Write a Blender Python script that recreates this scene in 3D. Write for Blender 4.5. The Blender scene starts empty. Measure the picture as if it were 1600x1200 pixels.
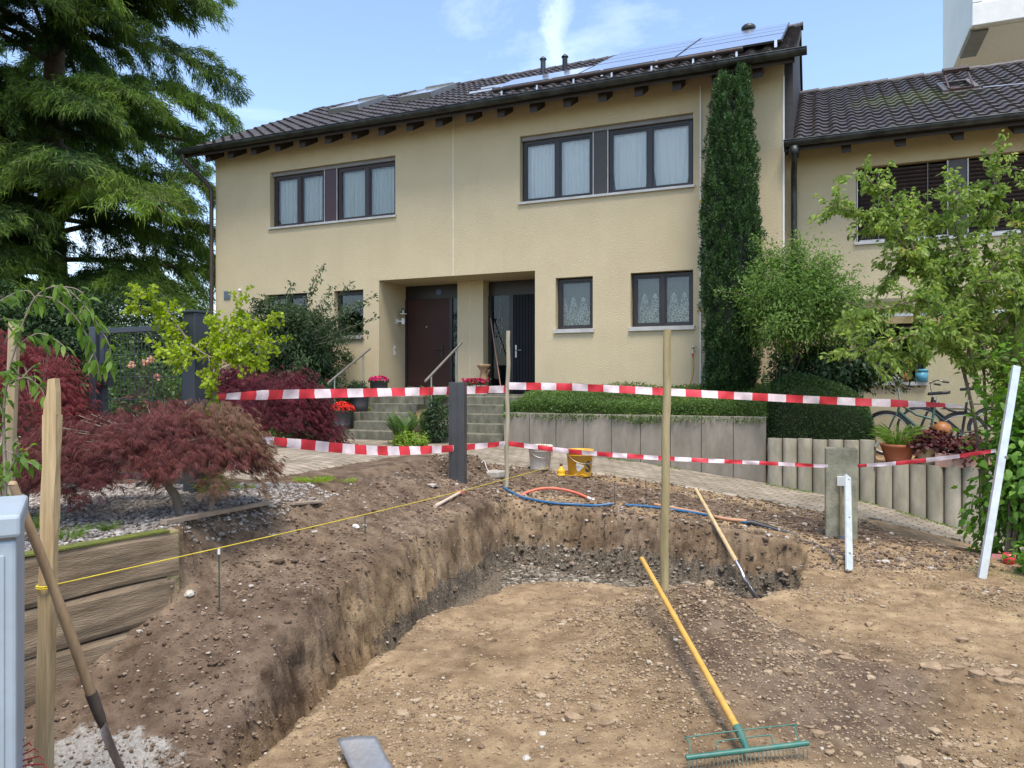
import bpy, bmesh, math, random
import numpy as np
from mathutils import Vector, Matrix

scene = bpy.context.scene
random.seed(11)
rng = np.random.default_rng(11)
R = math.radians

# ---------------------------------------------------------------- camera, sky, sun, exposure
EYE = 1.6          # eye height above the dug floor
FPX = 1150.0       # focal length in photograph pixels (1600 wide)
cam_d = bpy.data.cameras.new('camera')
cam = bpy.data.objects.new('camera', cam_d)
scene.collection.objects.link(cam)
cam.location = (0, 0, EYE)
cam.rotation_euler = (R(90), 0, 0)
cam_d.sensor_width = 36.0
cam_d.lens = 36.0 * FPX / 1600.0
cam_d.clip_start = 0.05
cam_d.clip_end = 2000
scene.camera = cam

SUN_EL, SUN_AZ = 67.0, 172.0        # azimuth: degrees clockwise from +Y (172 = behind the camera, a little to the right)
w = bpy.data.worlds.new('World')
scene.world = w
w.use_nodes = True
nt = w.node_tree
nt.nodes.clear()
wo = nt.nodes.new('ShaderNodeOutputWorld')
bg = nt.nodes.new('ShaderNodeBackground')
sky = nt.nodes.new('ShaderNodeTexSky')
sky.sky_type = 'NISHITA'
sky.sun_disc = False
sky.sun_elevation = R(SUN_EL)
sky.sun_rotation = R(SUN_AZ)
sky.air_density = 1.0
sky.dust_density = 1.3
sky.ozone_density = 1.2
bg.inputs['Strength'].default_value = 0.15
tc = nt.nodes.new('ShaderNodeTexCoord')
mp = nt.nodes.new('ShaderNodeMapping'); mp.inputs['Scale'].default_value = (1.0, 1.0, 2.6)
mp.inputs['Location'].default_value = (0.35, 0.1, 0.0)
nz = nt.nodes.new('ShaderNodeTexNoise'); nz.inputs['Scale'].default_value = 1.9
nz.inputs['Detail'].default_value = 9; nz.inputs['Roughness'].default_value = 0.62
nz.inputs['Distortion'].default_value = 0.5
cr = nt.nodes.new('ShaderNodeValToRGB')
cr.color_ramp.elements[0].position = 0.54; cr.color_ramp.elements[0].color = (0, 0, 0, 1)
cr.color_ramp.elements[1].position = 0.85; cr.color_ramp.elements[1].color = (0.45, 0.45, 0.45, 1)
# one old contrail dissolving upwards: a narrow band of azimuth above the middle of the house
sx = nt.nodes.new('ShaderNodeSeparateXYZ')
dv = nt.nodes.new('ShaderNodeMath'); dv.operation = 'DIVIDE'
nz2 = nt.nodes.new('ShaderNodeTexNoise'); nz2.inputs['Scale'].default_value = 22; nz2.inputs['Detail'].default_value = 7
nz2.inputs['Roughness'].default_value = 0.7
ad = nt.nodes.new('ShaderNodeMath'); ad.operation = 'MULTIPLY_ADD'; ad.inputs[1].default_value = 0.06; ad.inputs[2].default_value = -0.089
ad2 = nt.nodes.new('ShaderNodeMath'); ad2.operation = 'ADD'
ab = nt.nodes.new('ShaderNodeMath'); ab.operation = 'ABSOLUTE'
mr = nt.nodes.new('ShaderNodeMapRange'); mr.inputs['From Min'].default_value = 0.024; mr.inputs['From Max'].default_value = 0.004
mr.inputs['To Min'].default_value = 0.0; mr.inputs['To Max'].default_value = 0.45
mxs = nt.nodes.new('ShaderNodeMath'); mxs.operation = 'MAXIMUM'
mul = nt.nodes.new('ShaderNodeMath'); mul.operation = 'MULTIPLY'
mix = nt.nodes.new('ShaderNodeMixRGB'); mix.inputs['Color2'].default_value = (7.2, 7.8, 8.6, 1)
lk = nt.links.new
lk(tc.outputs['Generated'], mp.inputs['Vector']); lk(mp.outputs[0], nz.inputs['Vector']); lk(nz.outputs['Fac'], cr.inputs[0])
lk(tc.outputs['Generated'], sx.inputs[0]); lk(sx.outputs['X'], dv.inputs[0]); lk(sx.outputs['Y'], dv.inputs[1])
lk(tc.outputs['Generated'], nz2.inputs['Vector']); lk(nz2.outputs['Fac'], ad.inputs[0])
lk(dv.outputs[0], ad2.inputs[0]); lk(ad.outputs[0], ad2.inputs[1]); lk(ad2.outputs[0], ab.inputs[0]); lk(ab.outputs[0], mr.inputs['Value'])
lk(mr.outputs[0], mul.inputs[0]); lk(nz2.outputs['Fac'], mul.inputs[1])
lk(cr.outputs[0], mxs.inputs[0]); lk(mul.outputs[0], mxs.inputs[1])
lk(sky.outputs[0], mix.inputs['Color1']); lk(mxs.outputs[0], mix.inputs['Fac'])
lk(mix.outputs[0], bg.inputs['Color']); lk(bg.outputs[0], wo.inputs[0])

sun_d = bpy.data.lights.new('sun', 'SUN')
sun = bpy.data.objects.new('sun', sun_d)
scene.collection.objects.link(sun)
sun_d.energy = 2.1
sun_d.angle = R(22)
sun_d.color = (1.0, 0.93, 0.82)
sd = Vector((math.sin(R(SUN_AZ)) * math.cos(R(SUN_EL)), math.cos(R(SUN_AZ)) * math.cos(R(SUN_EL)), math.sin(R(SUN_EL))))
sun.rotation_euler = sd.to_track_quat('Z', 'Y').to_euler()

scene.view_settings.view_transform = 'Standard'
scene.view_settings.look = 'None'
scene.view_settings.exposure = 1.12
scene.view_settings.gamma = 1.0
scene.view_settings.use_curve_mapping = False
scene.cycles.max_bounces = 6
scene.cycles.transparent_max_bounces = 12
scene.cycles.sample_clamp_indirect = 6

# ---------------------------------------------------------------- helpers
def at(px, py, Y):
    return Vector(((px - 800) / FPX * Y, Y, EYE - (py - 600) / FPX * Y))
def onz(px, py, z):
    return at(px, py, (EYE - z) * FPX / (py - 600))
TH = math.atan2(-0.3858, 0.9225)
U = Vector((math.cos(TH), math.sin(TH), 0)); N = Vector((-math.sin(TH), math.cos(TH), 0))
P0 = Vector((-7.476, 18.57, 0))
D0 = P0.dot(N)
def H(s, t, z=0):
    return P0 + U * s + N * t + Vector((0, 0, z))
def st(x, y):
    return ((x - P0.x) * U.x + (y - P0.y) * U.y, (x - P0.x) * N.x + (y - P0.y) * N.y)

def tag(o, label=None, cat=None, group=None, kind=None):
    if label: o['label'] = label
    if cat: o['category'] = cat
    if group: o['group'] = group
    if kind: o['kind'] = kind
    return o
def thing(name, label, cat, loc=(0, 0, 0), rz=0.0, group=None):
    o = bpy.data.objects.new(name, None)
    scene.collection.objects.link(o)
    o.empty_display_size = 0.2
    o.location = loc; o.rotation_euler = (0, 0, rz)
    return tag(o, label, cat, group)
def kids(o):
    return [c for c in bpy.data.objects if c.parent == o]
def copy_tree(o, parent=None):
    c = o.copy(); scene.collection.objects.link(c); c.parent = parent
    for ch in kids(o): copy_tree(ch, c)
    return c

class MB:
    def __init__(s): s.v = []; s.f = []; s.m = []; s.sm = []
    def add(s, vs, fs, m=0, smooth=False):
        b = len(s.v); s.v += [tuple(v) for v in vs]
        for f in fs: s.f.append(tuple(b + i for i in f)); s.m.append(m); s.sm.append(smooth)
        return s
    def box(s, x0, x1, y0, y1, z0, z1, m=0):
        v = [(x0, y0, z0), (x1, y0, z0), (x1, y1, z0), (x0, y1, z0), (x0, y0, z1), (x1, y0, z1), (x1, y1, z1), (x0, y1, z1)]
        return s.add(v, [(0, 3, 2, 1), (4, 5, 6, 7), (0, 1, 5, 4), (1, 2, 6, 5), (2, 3, 7, 6), (3, 0, 4, 7)], m)
    def quad(s, a, b, c, d, m=0): return s.add([a, b, c, d], [(0, 1, 2, 3)], m)
    def bar(s, a, b, wd, ht, up=(0, 0, 1), m=0):
        a = Vector(a); b = Vector(b); d = (b - a).normalized(); up = Vector(up)
        x = d.cross(up)
        if x.length < 1e-4: x = d.cross(Vector((0, 1, 0)))
        x.normalize(); y = x.cross(d).normalized()
        v = []
        for p in (a, b):
            for sx_, sy_ in ((-1, -1), (1, -1), (1, 1), (-1, 1)): v.append(p + x * sx_ * wd / 2 + y * sy_ * ht / 2)
        return s.add(v, [(3, 2, 1, 0), (4, 5, 6, 7), (0, 1, 5, 4), (1, 2, 6, 5), (2, 3, 7, 6), (3, 0, 4, 7)], m)
    def tube(s, pts, r, n=10, m=0, cap=True, smooth=True):
        pts = [Vector(p) for p in pts]; k = len(pts)
        rs = r if hasattr(r, '__len__') else [r] * k
        vs = []; t0 = (pts[1] - pts[0]).normalized()
        x = t0.cross(Vector((0, 0, 1)))
        if x.length < 0.05: x = t0.cross(Vector((0, 1, 0)))
        x.normalize()
        for i, p in enumerate(pts):
            t = (pts[min(i + 1, k - 1)] - pts[max(i - 1, 0)])
            if t.length < 1e-7: t = t0
            t = t.normalized(); x = (x - t * x.dot(t)).normalized(); y = t.cross(x)
            for j in range(n):
                a = 2 * math.pi * j / n
                vs.append(p + (x * math.cos(a) + y * math.sin(a)) * rs[i])
        fs = []
        for i in range(k - 1):
            for j in range(n):
                fs.append((i * n + j, i * n + (j + 1) % n, (i + 1) * n + (j + 1) % n, (i + 1) * n + j))
        s.add(vs, fs, m, smooth)
        if cap:
            s.add([vs[j] for j in range(n)], [tuple(range(n - 1, -1, -1))], m)
            s.add([vs[(k - 1) * n + j] for j in range(n)], [tuple(range(n))], m)
        return s
    def lathe(s, prof, c=(0, 0, 0), n=24, m=0, smooth=True):
        vs = []; fs = []; c = Vector(c)
        for r, z in prof:
            for j in range(n):
                a = 2 * math.pi * j / n; vs.append(c + Vector((r * math.cos(a), r * math.sin(a), z)))
        for i in range(len(prof) - 1):
            for j in range(n): fs.append((i * n + j, i * n + (j + 1) % n, (i + 1) * n + (j + 1) % n, (i + 1) * n + j))
        return s.add(vs, fs, m, smooth)
    def prism(s, poly, d, m=0):
        n = len(poly); d = Vector(d); a = [Vector(p) for p in poly]
        return s.add(a + [p + d for p in a], [tuple(range(n - 1, -1, -1)), tuple(range(n, 2 * n))] + [(i, (i + 1) % n, n + (i + 1) % n, n + i) for i in range(n)], m)
    def build(s, name, mats, parent=None, bevel=0.0, fixn=False):
        me = bpy.data.meshes.new(name)
        me.from_pydata(s.v, [], s.f)
        if not isinstance(mats, (list, tuple)): mats = [mats]
        for mm in mats: me.materials.append(mm)
        me.polygons.foreach_set('material_index', s.m)
        me.polygons.foreach_set('use_smooth', s.sm)
        if fixn:
            bm = bmesh.new(); bm.from_mesh(me); bmesh.ops.recalc_face_normals(bm, faces=bm.faces); bm.to_mesh(me); bm.free()
        me.update()
        o = bpy.data.objects.new(name, me); scene.collection.objects.link(o)
        if parent: o.parent = parent
        if bevel:
            b = o.modifiers.new('bevel', 'BEVEL'); b.width = bevel; b.segments = 2; b.limit_method = 'ANGLE'; b.angle_limit = R(40)
        return o

def np_mesh(name, verts, faces, mats, parent=None, attrs=None, smooth=False, fm=None):
    """verts (n,3); faces (m,k) all the same k"""
    me = bpy.data.meshes.new(name)
    nv = len(verts); nf, k = faces.shape
    me.vertices.add(nv); me.vertices.foreach_set('co', np.asarray(verts, np.float32).ravel())
    me.loops.add(nf * k); me.loops.foreach_set('vertex_index', faces.astype(np.int32).ravel())
    me.polygons.add(nf); me.polygons.foreach_set('loop_start', np.arange(0, nf * k, k, dtype=np.int32))
    me.polygons.foreach_set('loop_total', np.full(nf, k, np.int32))
    me.polygons.foreach_set('use_smooth', np.full(nf, smooth, bool))
    if not isinstance(mats, (list, tuple)): mats = [mats]
    for mm in mats: me.materials.append(mm)
    if fm is not None: me.polygons.foreach_set('material_index', fm.astype(np.int32))
    if attrs:
        for an, av in attrs.items():
            a = me.attributes.new(an, 'FLOAT', 'POINT'); a.data.foreach_set('value', np.asarray(av, np.float32))
    me.update(); me.validate()
    o = bpy.data.objects.new(name, me); scene.collection.objects.link(o)
    if parent: o.parent = parent
    return o

# ---- numpy noise
def _hash(ix, iy, seed):
    h = (ix.astype(np.int64) * 374761393 + iy.astype(np.int64) * 668265263 + seed * 1442695041) & 0xffffffff
    h = ((h ^ (h >> 13)) * 1274126177) & 0xffffffff
    return ((h ^ (h >> 16)) & 0xffffff) / float(0xffffff)
def vnoise(x, y, seed=0):
    ix = np.floor(x); iy = np.floor(y); fx = x - ix; fy = y - iy
    fx = fx * fx * (3 - 2 * fx); fy = fy * fy * (3 - 2 * fy)
    a = _hash(ix, iy, seed); b = _hash(ix + 1, iy, seed); c = _hash(ix, iy + 1, seed); d = _hash(ix + 1, iy + 1, seed)
    return (a + (b - a) * fx) * (1 - fy) + (c + (d - c) * fx) * fy
def fbm(x, y, f, octv=4, seed=0, gain=0.5):
    r = 0; a = 1; tot = 0
    for o in range(octv):
        r = r + a * (vnoise(x * f + 17.3 * o, y * f - 9.1 * o, seed + o) - 0.5) * 2; tot += a; a *= gain; f *= 2.03
    return r / tot
def sstep(x, a, b):
    t = np.clip((x - a) / (b - a), 0, 1); return t * t * (3 - 2 * t)

# ---- materials
def new_mat(name):
    m = bpy.data.materials.new(name); m.use_nodes = True
    return m, m.node_tree, m.node_tree.nodes['Principled BSDF'], m.node_tree.nodes['Material Output']
def pmat(name, c, c2=None, scale=8.0, rough=0.7, metal=0.0, bump=0.0, bscale=60.0, detail=5, stretch=None, spec=0.5, rvar=0.0, lo=0.35, hi=0.65, bdist=0.01, c3=None, scale3=1.2, f3=0.6):
    m, t, b, o = new_mat(name)
    b.inputs['Roughness'].default_value = rough; b.inputs['Metallic'].default_value = metal
    b.inputs['Specular IOR Level'].default_value = spec
    tcn = t.nodes.new('ShaderNodeTexCoord'); src = tcn.outputs['Object']
    if stretch:
        mpn = t.nodes.new('ShaderNodeMapping'); mpn.inputs['Scale'].default_value = stretch
        t.links.new(src, mpn.inputs[0]); src = mpn.outputs[0]
    if c2 is None: c2 = tuple(x * 0.82 for x in c)
    n = t.nodes.new('ShaderNodeTexNoise'); n.inputs['Scale'].default_value = scale; n.inputs['Detail'].default_value = detail
    n.inputs['Roughness'].default_value = 0.6
    t.links.new(src, n.inputs['Vector'])
    r = t.nodes.new('ShaderNodeValToRGB'); r.color_ramp.elements[0].position = lo; r.color_ramp.elements[1].position = hi
    r.color_ramp.elements[0].color = (*c2, 1); r.color_ramp.elements[1].color = (*c, 1)
    t.links.new(n.outputs['Fac'], r.inputs[0]); col = r.outputs[0]
    if c3 is not None:
        n3 = t.nodes.new('ShaderNodeTexNoise'); n3.inputs['Scale'].default_value = scale3; n3.inputs['Detail'].default_value = 6
        n3.inputs['Roughness'].default_value = 0.65
        t.links.new(src, n3.inputs['Vector'])
        r3 = t.nodes.new('ShaderNodeMapRange'); r3.inputs['From Min'].default_value = 0.45; r3.inputs['From Max'].default_value = 0.72
        r3.inputs['To Max'].default_value = f3
        t.links.new(n3.outputs['Fac'], r3.inputs['Value'])
        mx = t.nodes.new('ShaderNodeMixRGB'); mx.inputs['Color2'].default_value = (*c3, 1)
        t.links.new(r3.outputs[0], mx.inputs['Fac']); t.links.new(col, mx.inputs['Color1']); col = mx.outputs[0]
    t.links.new(col, b.inputs['Base Color'])
    if rvar:
        mrn = t.nodes.new('ShaderNodeMapRange'); mrn.inputs['To Min'].default_value = rough - rvar; mrn.inputs['To Max'].default_value = rough + rvar
        t.links.new(n.outputs['Fac'], mrn.inputs['Value']); t.links.new(mrn.outputs[0], b.inputs['Roughness'])
    if bump:
        nb = t.nodes.new('ShaderNodeTexNoise'); nb.inputs['Scale'].default_value = bscale; nb.inputs['Detail'].default_value = 4
        t.links.new(src, nb.inputs['Vector'])
        bp = t.nodes.new('ShaderNodeBump'); bp.inputs['Strength'].default_value = bump; bp.inputs['Distance'].default_value = bdist
        t.links.new(nb.outputs['Fac'], bp.inputs['Height']); t.links.new(bp.outputs[0], b.inputs['Normal'])
    return m
def leafmat(name, dark, light, trans=0.35, rough=0.5, third=None):
    """leaf colour varies leaf by leaf through the 'var' attribute; part of the light passes through the blade"""
    m, t, b, o = new_mat(name)
    a = t.nodes.new('ShaderNodeAttribute'); a.attribute_name = 'var'
    r = t.nodes.new('ShaderNodeValToRGB'); r.color_ramp.elements[0].color = (*dark, 1); r.color_ramp.elements[1].color = (*light, 1)
    if third:
        e = r.color_ramp.elements.new(0.93); e.color = (*light, 1); r.color_ramp.elements[-1].color = (*third, 1)
    t.links.new(a.outputs['Fac'], r.inputs[0]); t.links.new(r.outputs[0], b.inputs['Base Color'])
    b.inputs['Roughness'].default_value = rough; b.inputs['Specular IOR Level'].default_value = 0.35
    tr = t.nodes.new('ShaderNodeBsdfTranslucent')
    hs = t.nodes.new('ShaderNodeHueSaturation'); hs.inputs['Value'].default_value = 1.5; hs.inputs['Saturation'].default_value = 1.1
    t.links.new(r.outputs[0], hs.inputs['Color']); t.links.new(hs.outputs[0], tr.inputs['Color'])
    mx = t.nodes.new('ShaderNodeMixShader'); mx.inputs[0].default_value = trans
    t.links.new(b.outputs[0], mx.inputs[1]); t.links.new(tr.outputs[0], mx.inputs[2]); t.links.new(mx.outputs[0], o.inputs['Surface'])
    return m
# ---------------------------------------------------------------- the ground: one height function
def cutX(Y): return np.interp(Y, [2, 3, 3.6, 4.55, 5.2, 6.1, 6.5, 8.3], [-1.5, -1.45, -1.42, -1.29, -1.09, -.82, -.68, -.02])
def floX(Y): return np.interp(Y, [2, 3.07, 3.83, 5.1, 6.1, 6.45], [-1.4, -1.25, -1.07, -.71, 0, .39])
def floY(X): return np.interp(X, [0, .39, 1.3, 1.8, 2.3, 2.65, 3.0], [6.1, 6.15, 5.95, 5.65, 6.0, 6.7, 7.6])
def farY(X): return np.interp(X, [-.1, .7, 1.7, 2.65, 3.2, 5], [8.3, 8.0, 7.5, 6.98, 6.8, 6.2])
def baseX(Y): return np.minimum(floX(Y) - .05, cutX(Y) + .155)
def gardX(Y): return np.interp(Y, [2.5, 3.8, 4.5, 6, 8.5, 9.5], [-3.42, -2.53, -2.05, -1.60, -.95, -.2])
ZD_S = [-30, 8.2, 8.82, 9.9, 11.27, 13.26, 14.75, 16.1, 18, 40]
ZD_Z = [.5, .5, .49, .40, .28, .04, -.17, -.52, -.85, -1.2]
def gardX2(Y): return gardX(Y) - .10 * (np.asarray(Y) < 4.47)
def zd(s): return np.interp(s, ZD_S, ZD_Z)
def pathT(s): return np.interp(s, [9.3, 10.3, 11.6, 14, 16, 18], [-4.45, -4.2, -3.8, -3.8, -3.15, -3.0])
SLA, SLB = Vector((-2.53, 3.8, 0)), Vector((-2.05, 4.5, 0))
SLD = (SLB - SLA).normalized(); SLN = Vector((SLD.y, -SLD.x, 0))

FOOT = [(.05, 5.35, 1.3), (.35, 5.0, 1.2), (-.1, 4.7, 1.5), (2.1, 5.3, .2), (2.5, 5.45, .3), (2.9, 5.1, .1), (3.1, 4.5, 2.4), (2.6, 4.8, 2.2), (.1, 3.9, 1.9), (-.35, 3.6, 1.7), (3.3, 5.9, .5), (.9, 5.5, .4), (-.3, 3.0, 1.4), (.0, 3.3, 1.2)]
def ground(x, y, fine=True):
    x = np.asarray(x, float); y = np.asarray(y, float)
    s, t = st(x, y)
    n1 = fbm(x, y, .9, 4, 3); n2 = fbm(x, y, 3.5, 4, 9); n3 = fbm(x, y, 14, 4, 21); n4 = fbm(x, y, 45, 2, 33)
    # floor with its loose heap
    heap = 0.375 * np.exp(-(((x - 1.16) / np.where(x < 1.16, .45, .42)) ** 2 + ((y - 4.40) / .80) ** 2)) + .10 * np.exp(-(((x - 1.15) / .9) ** 2 + ((y - 3.2) / .9) ** 2))
    heap = heap + .07 * np.exp(-(((x - 2.3) / .5) ** 2 + ((y - 3.9) / .45) ** 2))
    lumps = sstep(n1 + .35 * np.sin(x * 2.1 + y), .0, .5)
    rut = np.exp(-((y - (4.75 - .62 * (x - 1.5))) / .16) ** 2) * sstep(x, 1.6, 2.1) * sstep(-x, -3.1, -2.6)
    floor = heap - .02 - .035 * sstep(x, 2.4, 5) + .028 * n1 + .02 * n2 + (.008 + .022 * lumps) * n3 + (.004 + .007 * lumps) * n4 + .05 * rut * (n2 + .3)
    for (fx, fy, fa) in FOOT:
        u = (x - fx) * math.cos(fa) + (y - fy) * math.sin(fa); v = -(x - fx) * math.sin(fa) + (y - fy) * math.cos(fa)
        e_ = (u / .15) ** 4 + (v / (.052 - .012 * (u < 0))) ** 4; floor = floor - .016 * np.exp(-e_) + .006 * np.exp(-(np.sqrt(e_) - 1.6) ** 2 * 2)
    trench = np.interp(y, [3, 4.5, 6, 7], [-.44, -.44, -.42, -.38]) + .05 * n1 + .03 * n2 + .02 * n3
    # ledge beyond the far wall, bank up to the path
    led = np.interp(x, [-.5, .1, .9, 1.7, 2.6, 3.2, 6], [.36, .27, .24, .20, .12, -.01, -.08]) + .02 * n1 + .02 * n2 + .012 * n3
    zp = zd(s)
    pt = pathT(s)
    bk = sstep(t + .12 * n2 + .06 * n3, -5.95, -5.0)
    bk = np.where(x > 2.8, sstep(t, -6.0, -3.9), bk)
    lump2 = .05 * np.exp(-((t + 5.0 + .2 * n1) / .28) ** 2) * (1 + n2) * sstep(-x, -3.2, -2.4)
    far = led * (1 - bk) + (zp + .02 * n2 + .01 * n3) * bk + lump2
    # excavated zone
    cx = x - cutX(y) + .045 * n2 + .045 * n3 + .02 * n4
    fy = farY(x) - y + .09 * n2 + .07 * n3 + .03 * n4
    fw = np.minimum(x - floX(y) + .05 * n2 + .035 * n3, floY(x) - y + .06 * n2 + .03 * n3)
    fl = sstep(fw, -.05, .12)
    pit = trench * (1 - fl) + floor * fl
    kf = np.where(x > 2.9, .9, .30)
    z = far + (pit - far) * sstep(fy, -.08, kf)
    # left bank
    zo = np.interp(y, [2.5, 3.2, 3.9, 4.6, 6, 8.5], [-.36, -.31, -.08, .20, .27, .31])
    foot = np.interp(y, [3.5, 4.7, 6, 8.5], [-2.3, -1.87, -1.28, -.62])
    rise = np.clip((cutX(y) - x) / np.maximum(cutX(y) - foot, .1), 0, 1.6)
    bank = zo + np.interp(y, [3.6, 4.0, 4.5, 5.2], [.0, .03, .10, .17]) * rise + .03 * n1 + .032 * n2 + .020 * n3 + .010 * n4
    zg = .70 - .2 * sstep(t, -6.5, -3.6) + .012 * n2
    wdt = np.interp(y, [4.45, 4.9, 6], [.03, .28, .38])
    gx = gardX2(y) + sstep(y, 4.5, 4.9) * (.07 * n2 + .05 * n3)
    g = sstep(gx - x, 0, wdt)
    bank = bank * (1 - g) + zg * g
    # bank continues up to the paved path beyond
    bb = sstep(t, -5.2, -4.5)
    bank = bank * (1 - bb) + (zp + .01 * n2) * bb
    wn = .05 * n2 + .045 * n3 + .02 * n4
    wl = np.clip((x + wn - cutX(y) + .05) / (baseX(y) - cutX(y) + .05), 0, 1); wl = .5 * wl + .5 * sstep(wl, 0, 1)
    z2 = bank * (1 - wl) + z * wl
    z = np.where(y > 9.2, np.where(x < cutX(9.2) , bank, far), z2)
    fc = np.minimum(z, zd(s) + .2 * (1 - sstep(t, -6.5, -3.6)) - .045); fm_ = (s < 9.2) & (t > -8.8) & (t < -4.3) & (x > -2.9)
    z = np.where(fm_, fc, z)
    # path, beds, yard and the land around the houses
    onp = sstep(t, pt - .02, pt + .02)
    z = z * (1 - onp) + (zp - .03) * onp
    lawn = (x < -2.1) & (t < -7.3)
    bed = .5 + (1.30 - .5) * sstep(t, -2.1, -.2)
    z = np.where((t > -2.0) & (s < 5.2), bed, z)
    z = np.where((t > -2.0) & (s >= 5.2) & (s < 8.9), .3, z)
    z = np.where((t > -2.0) & (s >= 6.42) & (s < 7.13), .48 + .68 * sstep(t, -2.1, -.75), z)
    plant = 1.03 + .33 * sstep(t, -1.9, -.3)
    z = np.where((t > -1.84) & (s >= 8.9) & (s < 13.20), plant, z)
    z = np.where((t > -1.92) & (s >= 13.28) & (s < 14.7), .68, z)
    z = np.where((t > -1.92) & (s >= 14.7), .41, z)
    z = np.where((t > -1.92) & (s >= 19.0), .1, z)
    out = sstep(np.maximum(np.abs(x) - 30, np.abs(y - 12) - 30), 0, 60)
    z = z * (1 - out) - .3 * out
    return z
def gz(x, y): return float(ground(np.array([x]), np.array([y]))[0])

def grid_axis(lo, hi, f0, f1, d, grow=1.18):
    a = list(np.arange(f0, f1 + 1e-6, d)); st_ = d; v = f1
    while v < hi: st_ = min(st_ * grow, 25); v += st_; a.append(v)
    st_ = d; v = f0
    while v > lo: st_ = min(st_ * grow, 25); v -= st_; a.insert(0, v)
    return np.array(a)
gx_ = grid_axis(-260, 260, -3.0, 4.4, .019)
ya = np.concatenate([np.arange(2.3, 5.2, .015), np.arange(5.2, 8.6, .02), np.arange(8.6, 11, .035)])
yb = [11.0]; d_ = .035
while yb[-1] < 620: d_ = min(d_ * 1.15, 30); yb.append(yb[-1] + d_)
yc = [2.3]; d_ = .02
while yc[-1] > -120: d_ = min(d_ * 1.3, 15); yc.append(yc[-1] - d_)
gy_ = np.concatenate([yc[:0:-1], ya, yb])
GX, GY = np.meshgrid(gx_, gy_)
GZ = ground(GX, GY)
nx_, ny_ = len(gx_), len(gy_)
# overhang a little: push the steep cut faces sideways so they are ragged, not a clean curtain
ii = np.arange(nx_ * ny_).reshape(ny_, nx_)
F = np.stack([ii[:-1, :-1], ii[:-1, 1:], ii[1:, 1:], ii[1:, :-1]], -1).reshape(-1, 4)
gzx = np.gradient(GZ, axis=1) / np.gradient(GX, axis=1); gzy = np.gradient(GZ, axis=0) / np.gradient(GY, axis=0)
steep = np.clip(np.hypot(gzx, gzy) / 2.5, 0, 1)
# rough displacement along the wall normal, keyed on height
q = fbm(GX * 1 + GZ * 3.1, GY + GZ * 2.3, 9, 4, 77) * .04 + fbm(GX + GZ * 9.1, GY - GZ * 8.3, 22, 3, 78) * .022
inpit = (GX > -4) & (GX < 4) & (GY > 2.5) & (GY < 9.3)
nn = np.hypot(gzx, gzy) + 1e-6
PX_ = GX - gzx / nn * q * steep * inpit; PY_ = GY - gzy / nn * q * steep * inpit
# what the soil is made of, zone by zone
s_, t_ = st(GX, GY)
nA = fbm(GX, GY, 1.3, 5, 51); nB = fbm(GX, GY, 5, 4, 52)
brown = np.zeros_like(GX)
brown = np.maximum(brown, sstep(cutX(GY) - GX + .1 * nA, -.18, .12) * (GY < 9.5))       # topsoil of the left bank
brown = np.maximum(brown, sstep(t_ + .2 * nA, -6.0, -5.6) * (1 - sstep(t_, -4.7, -4.3)))          # bank under the path
brown = np.maximum(brown, .35 * sstep(.31 - np.abs(GY - (4.75 - .62 * (GX - 1.5))) + .25 * nA, 0, .25) * (GX > 1.7) * (GX < 3.4))
brown = np.maximum(brown, .85 * sstep(1.15 - np.hypot((GX - 1.45) / .75, (GY - 3.95) / 1.05) + .3 * nA, 0, .5))
brown = np.maximum(brown, .65 * sstep(GY - floY(GX), -.02, .1) * sstep(farY(GX) + .3 - GY, 0, .1) * (GX > -.6) * (GX < 2.8))
brown = np.clip(brown + .40 * nA + .18 * nB, 0, 1)
gravel = sstep(-.10 - GZ + .05 * nA, 0, .14) * (GX > cutX(GY) - .05) * (GX < floX(GY) + .05) * sstep(GY, 4.5, 6) + \
    sstep(-.08 - GZ + .10 * nA + .08 * nB, 0, .12) * sstep(GY - floY(GX), -.02, .1) * sstep(farY(GX) + .25 - GY, 0, .05) * (GX > -.8) * (GX < 2.8) * .8
gravel = np.clip(gravel, 0, 1)
lime = .75 * sstep(.46 - np.hypot((GX + 1.95) / 1.0, (GY - 3.42) / .70) + .30 * nB + .35 * nA, 0, .35) * (GX < -1.5)
lime = np.maximum(lime, .45 * sstep(.14 - np.hypot(GX + .25, (GY - 7.3) / 1.8) + .2 * nB, 0, .2) * (GZ < .15) * (GZ > -.2))
grass = sstep(GX - 3.1 + .5 * nA, 0, 1.2) * (GY < 6.4) * .45 + sstep(-1.7 - GX + .3 * nA, 0, .4) * (t_ < -7) * (GZ > .5) * .25
grass = np.maximum(grass, .8 * (t_ > -2.3) * (s_ < 5.2)); grass = np.maximum(grass, 1.0 * (np.hypot(GX, GY - 12) > 30))
grass = np.clip(grass, 0, 1)

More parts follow.
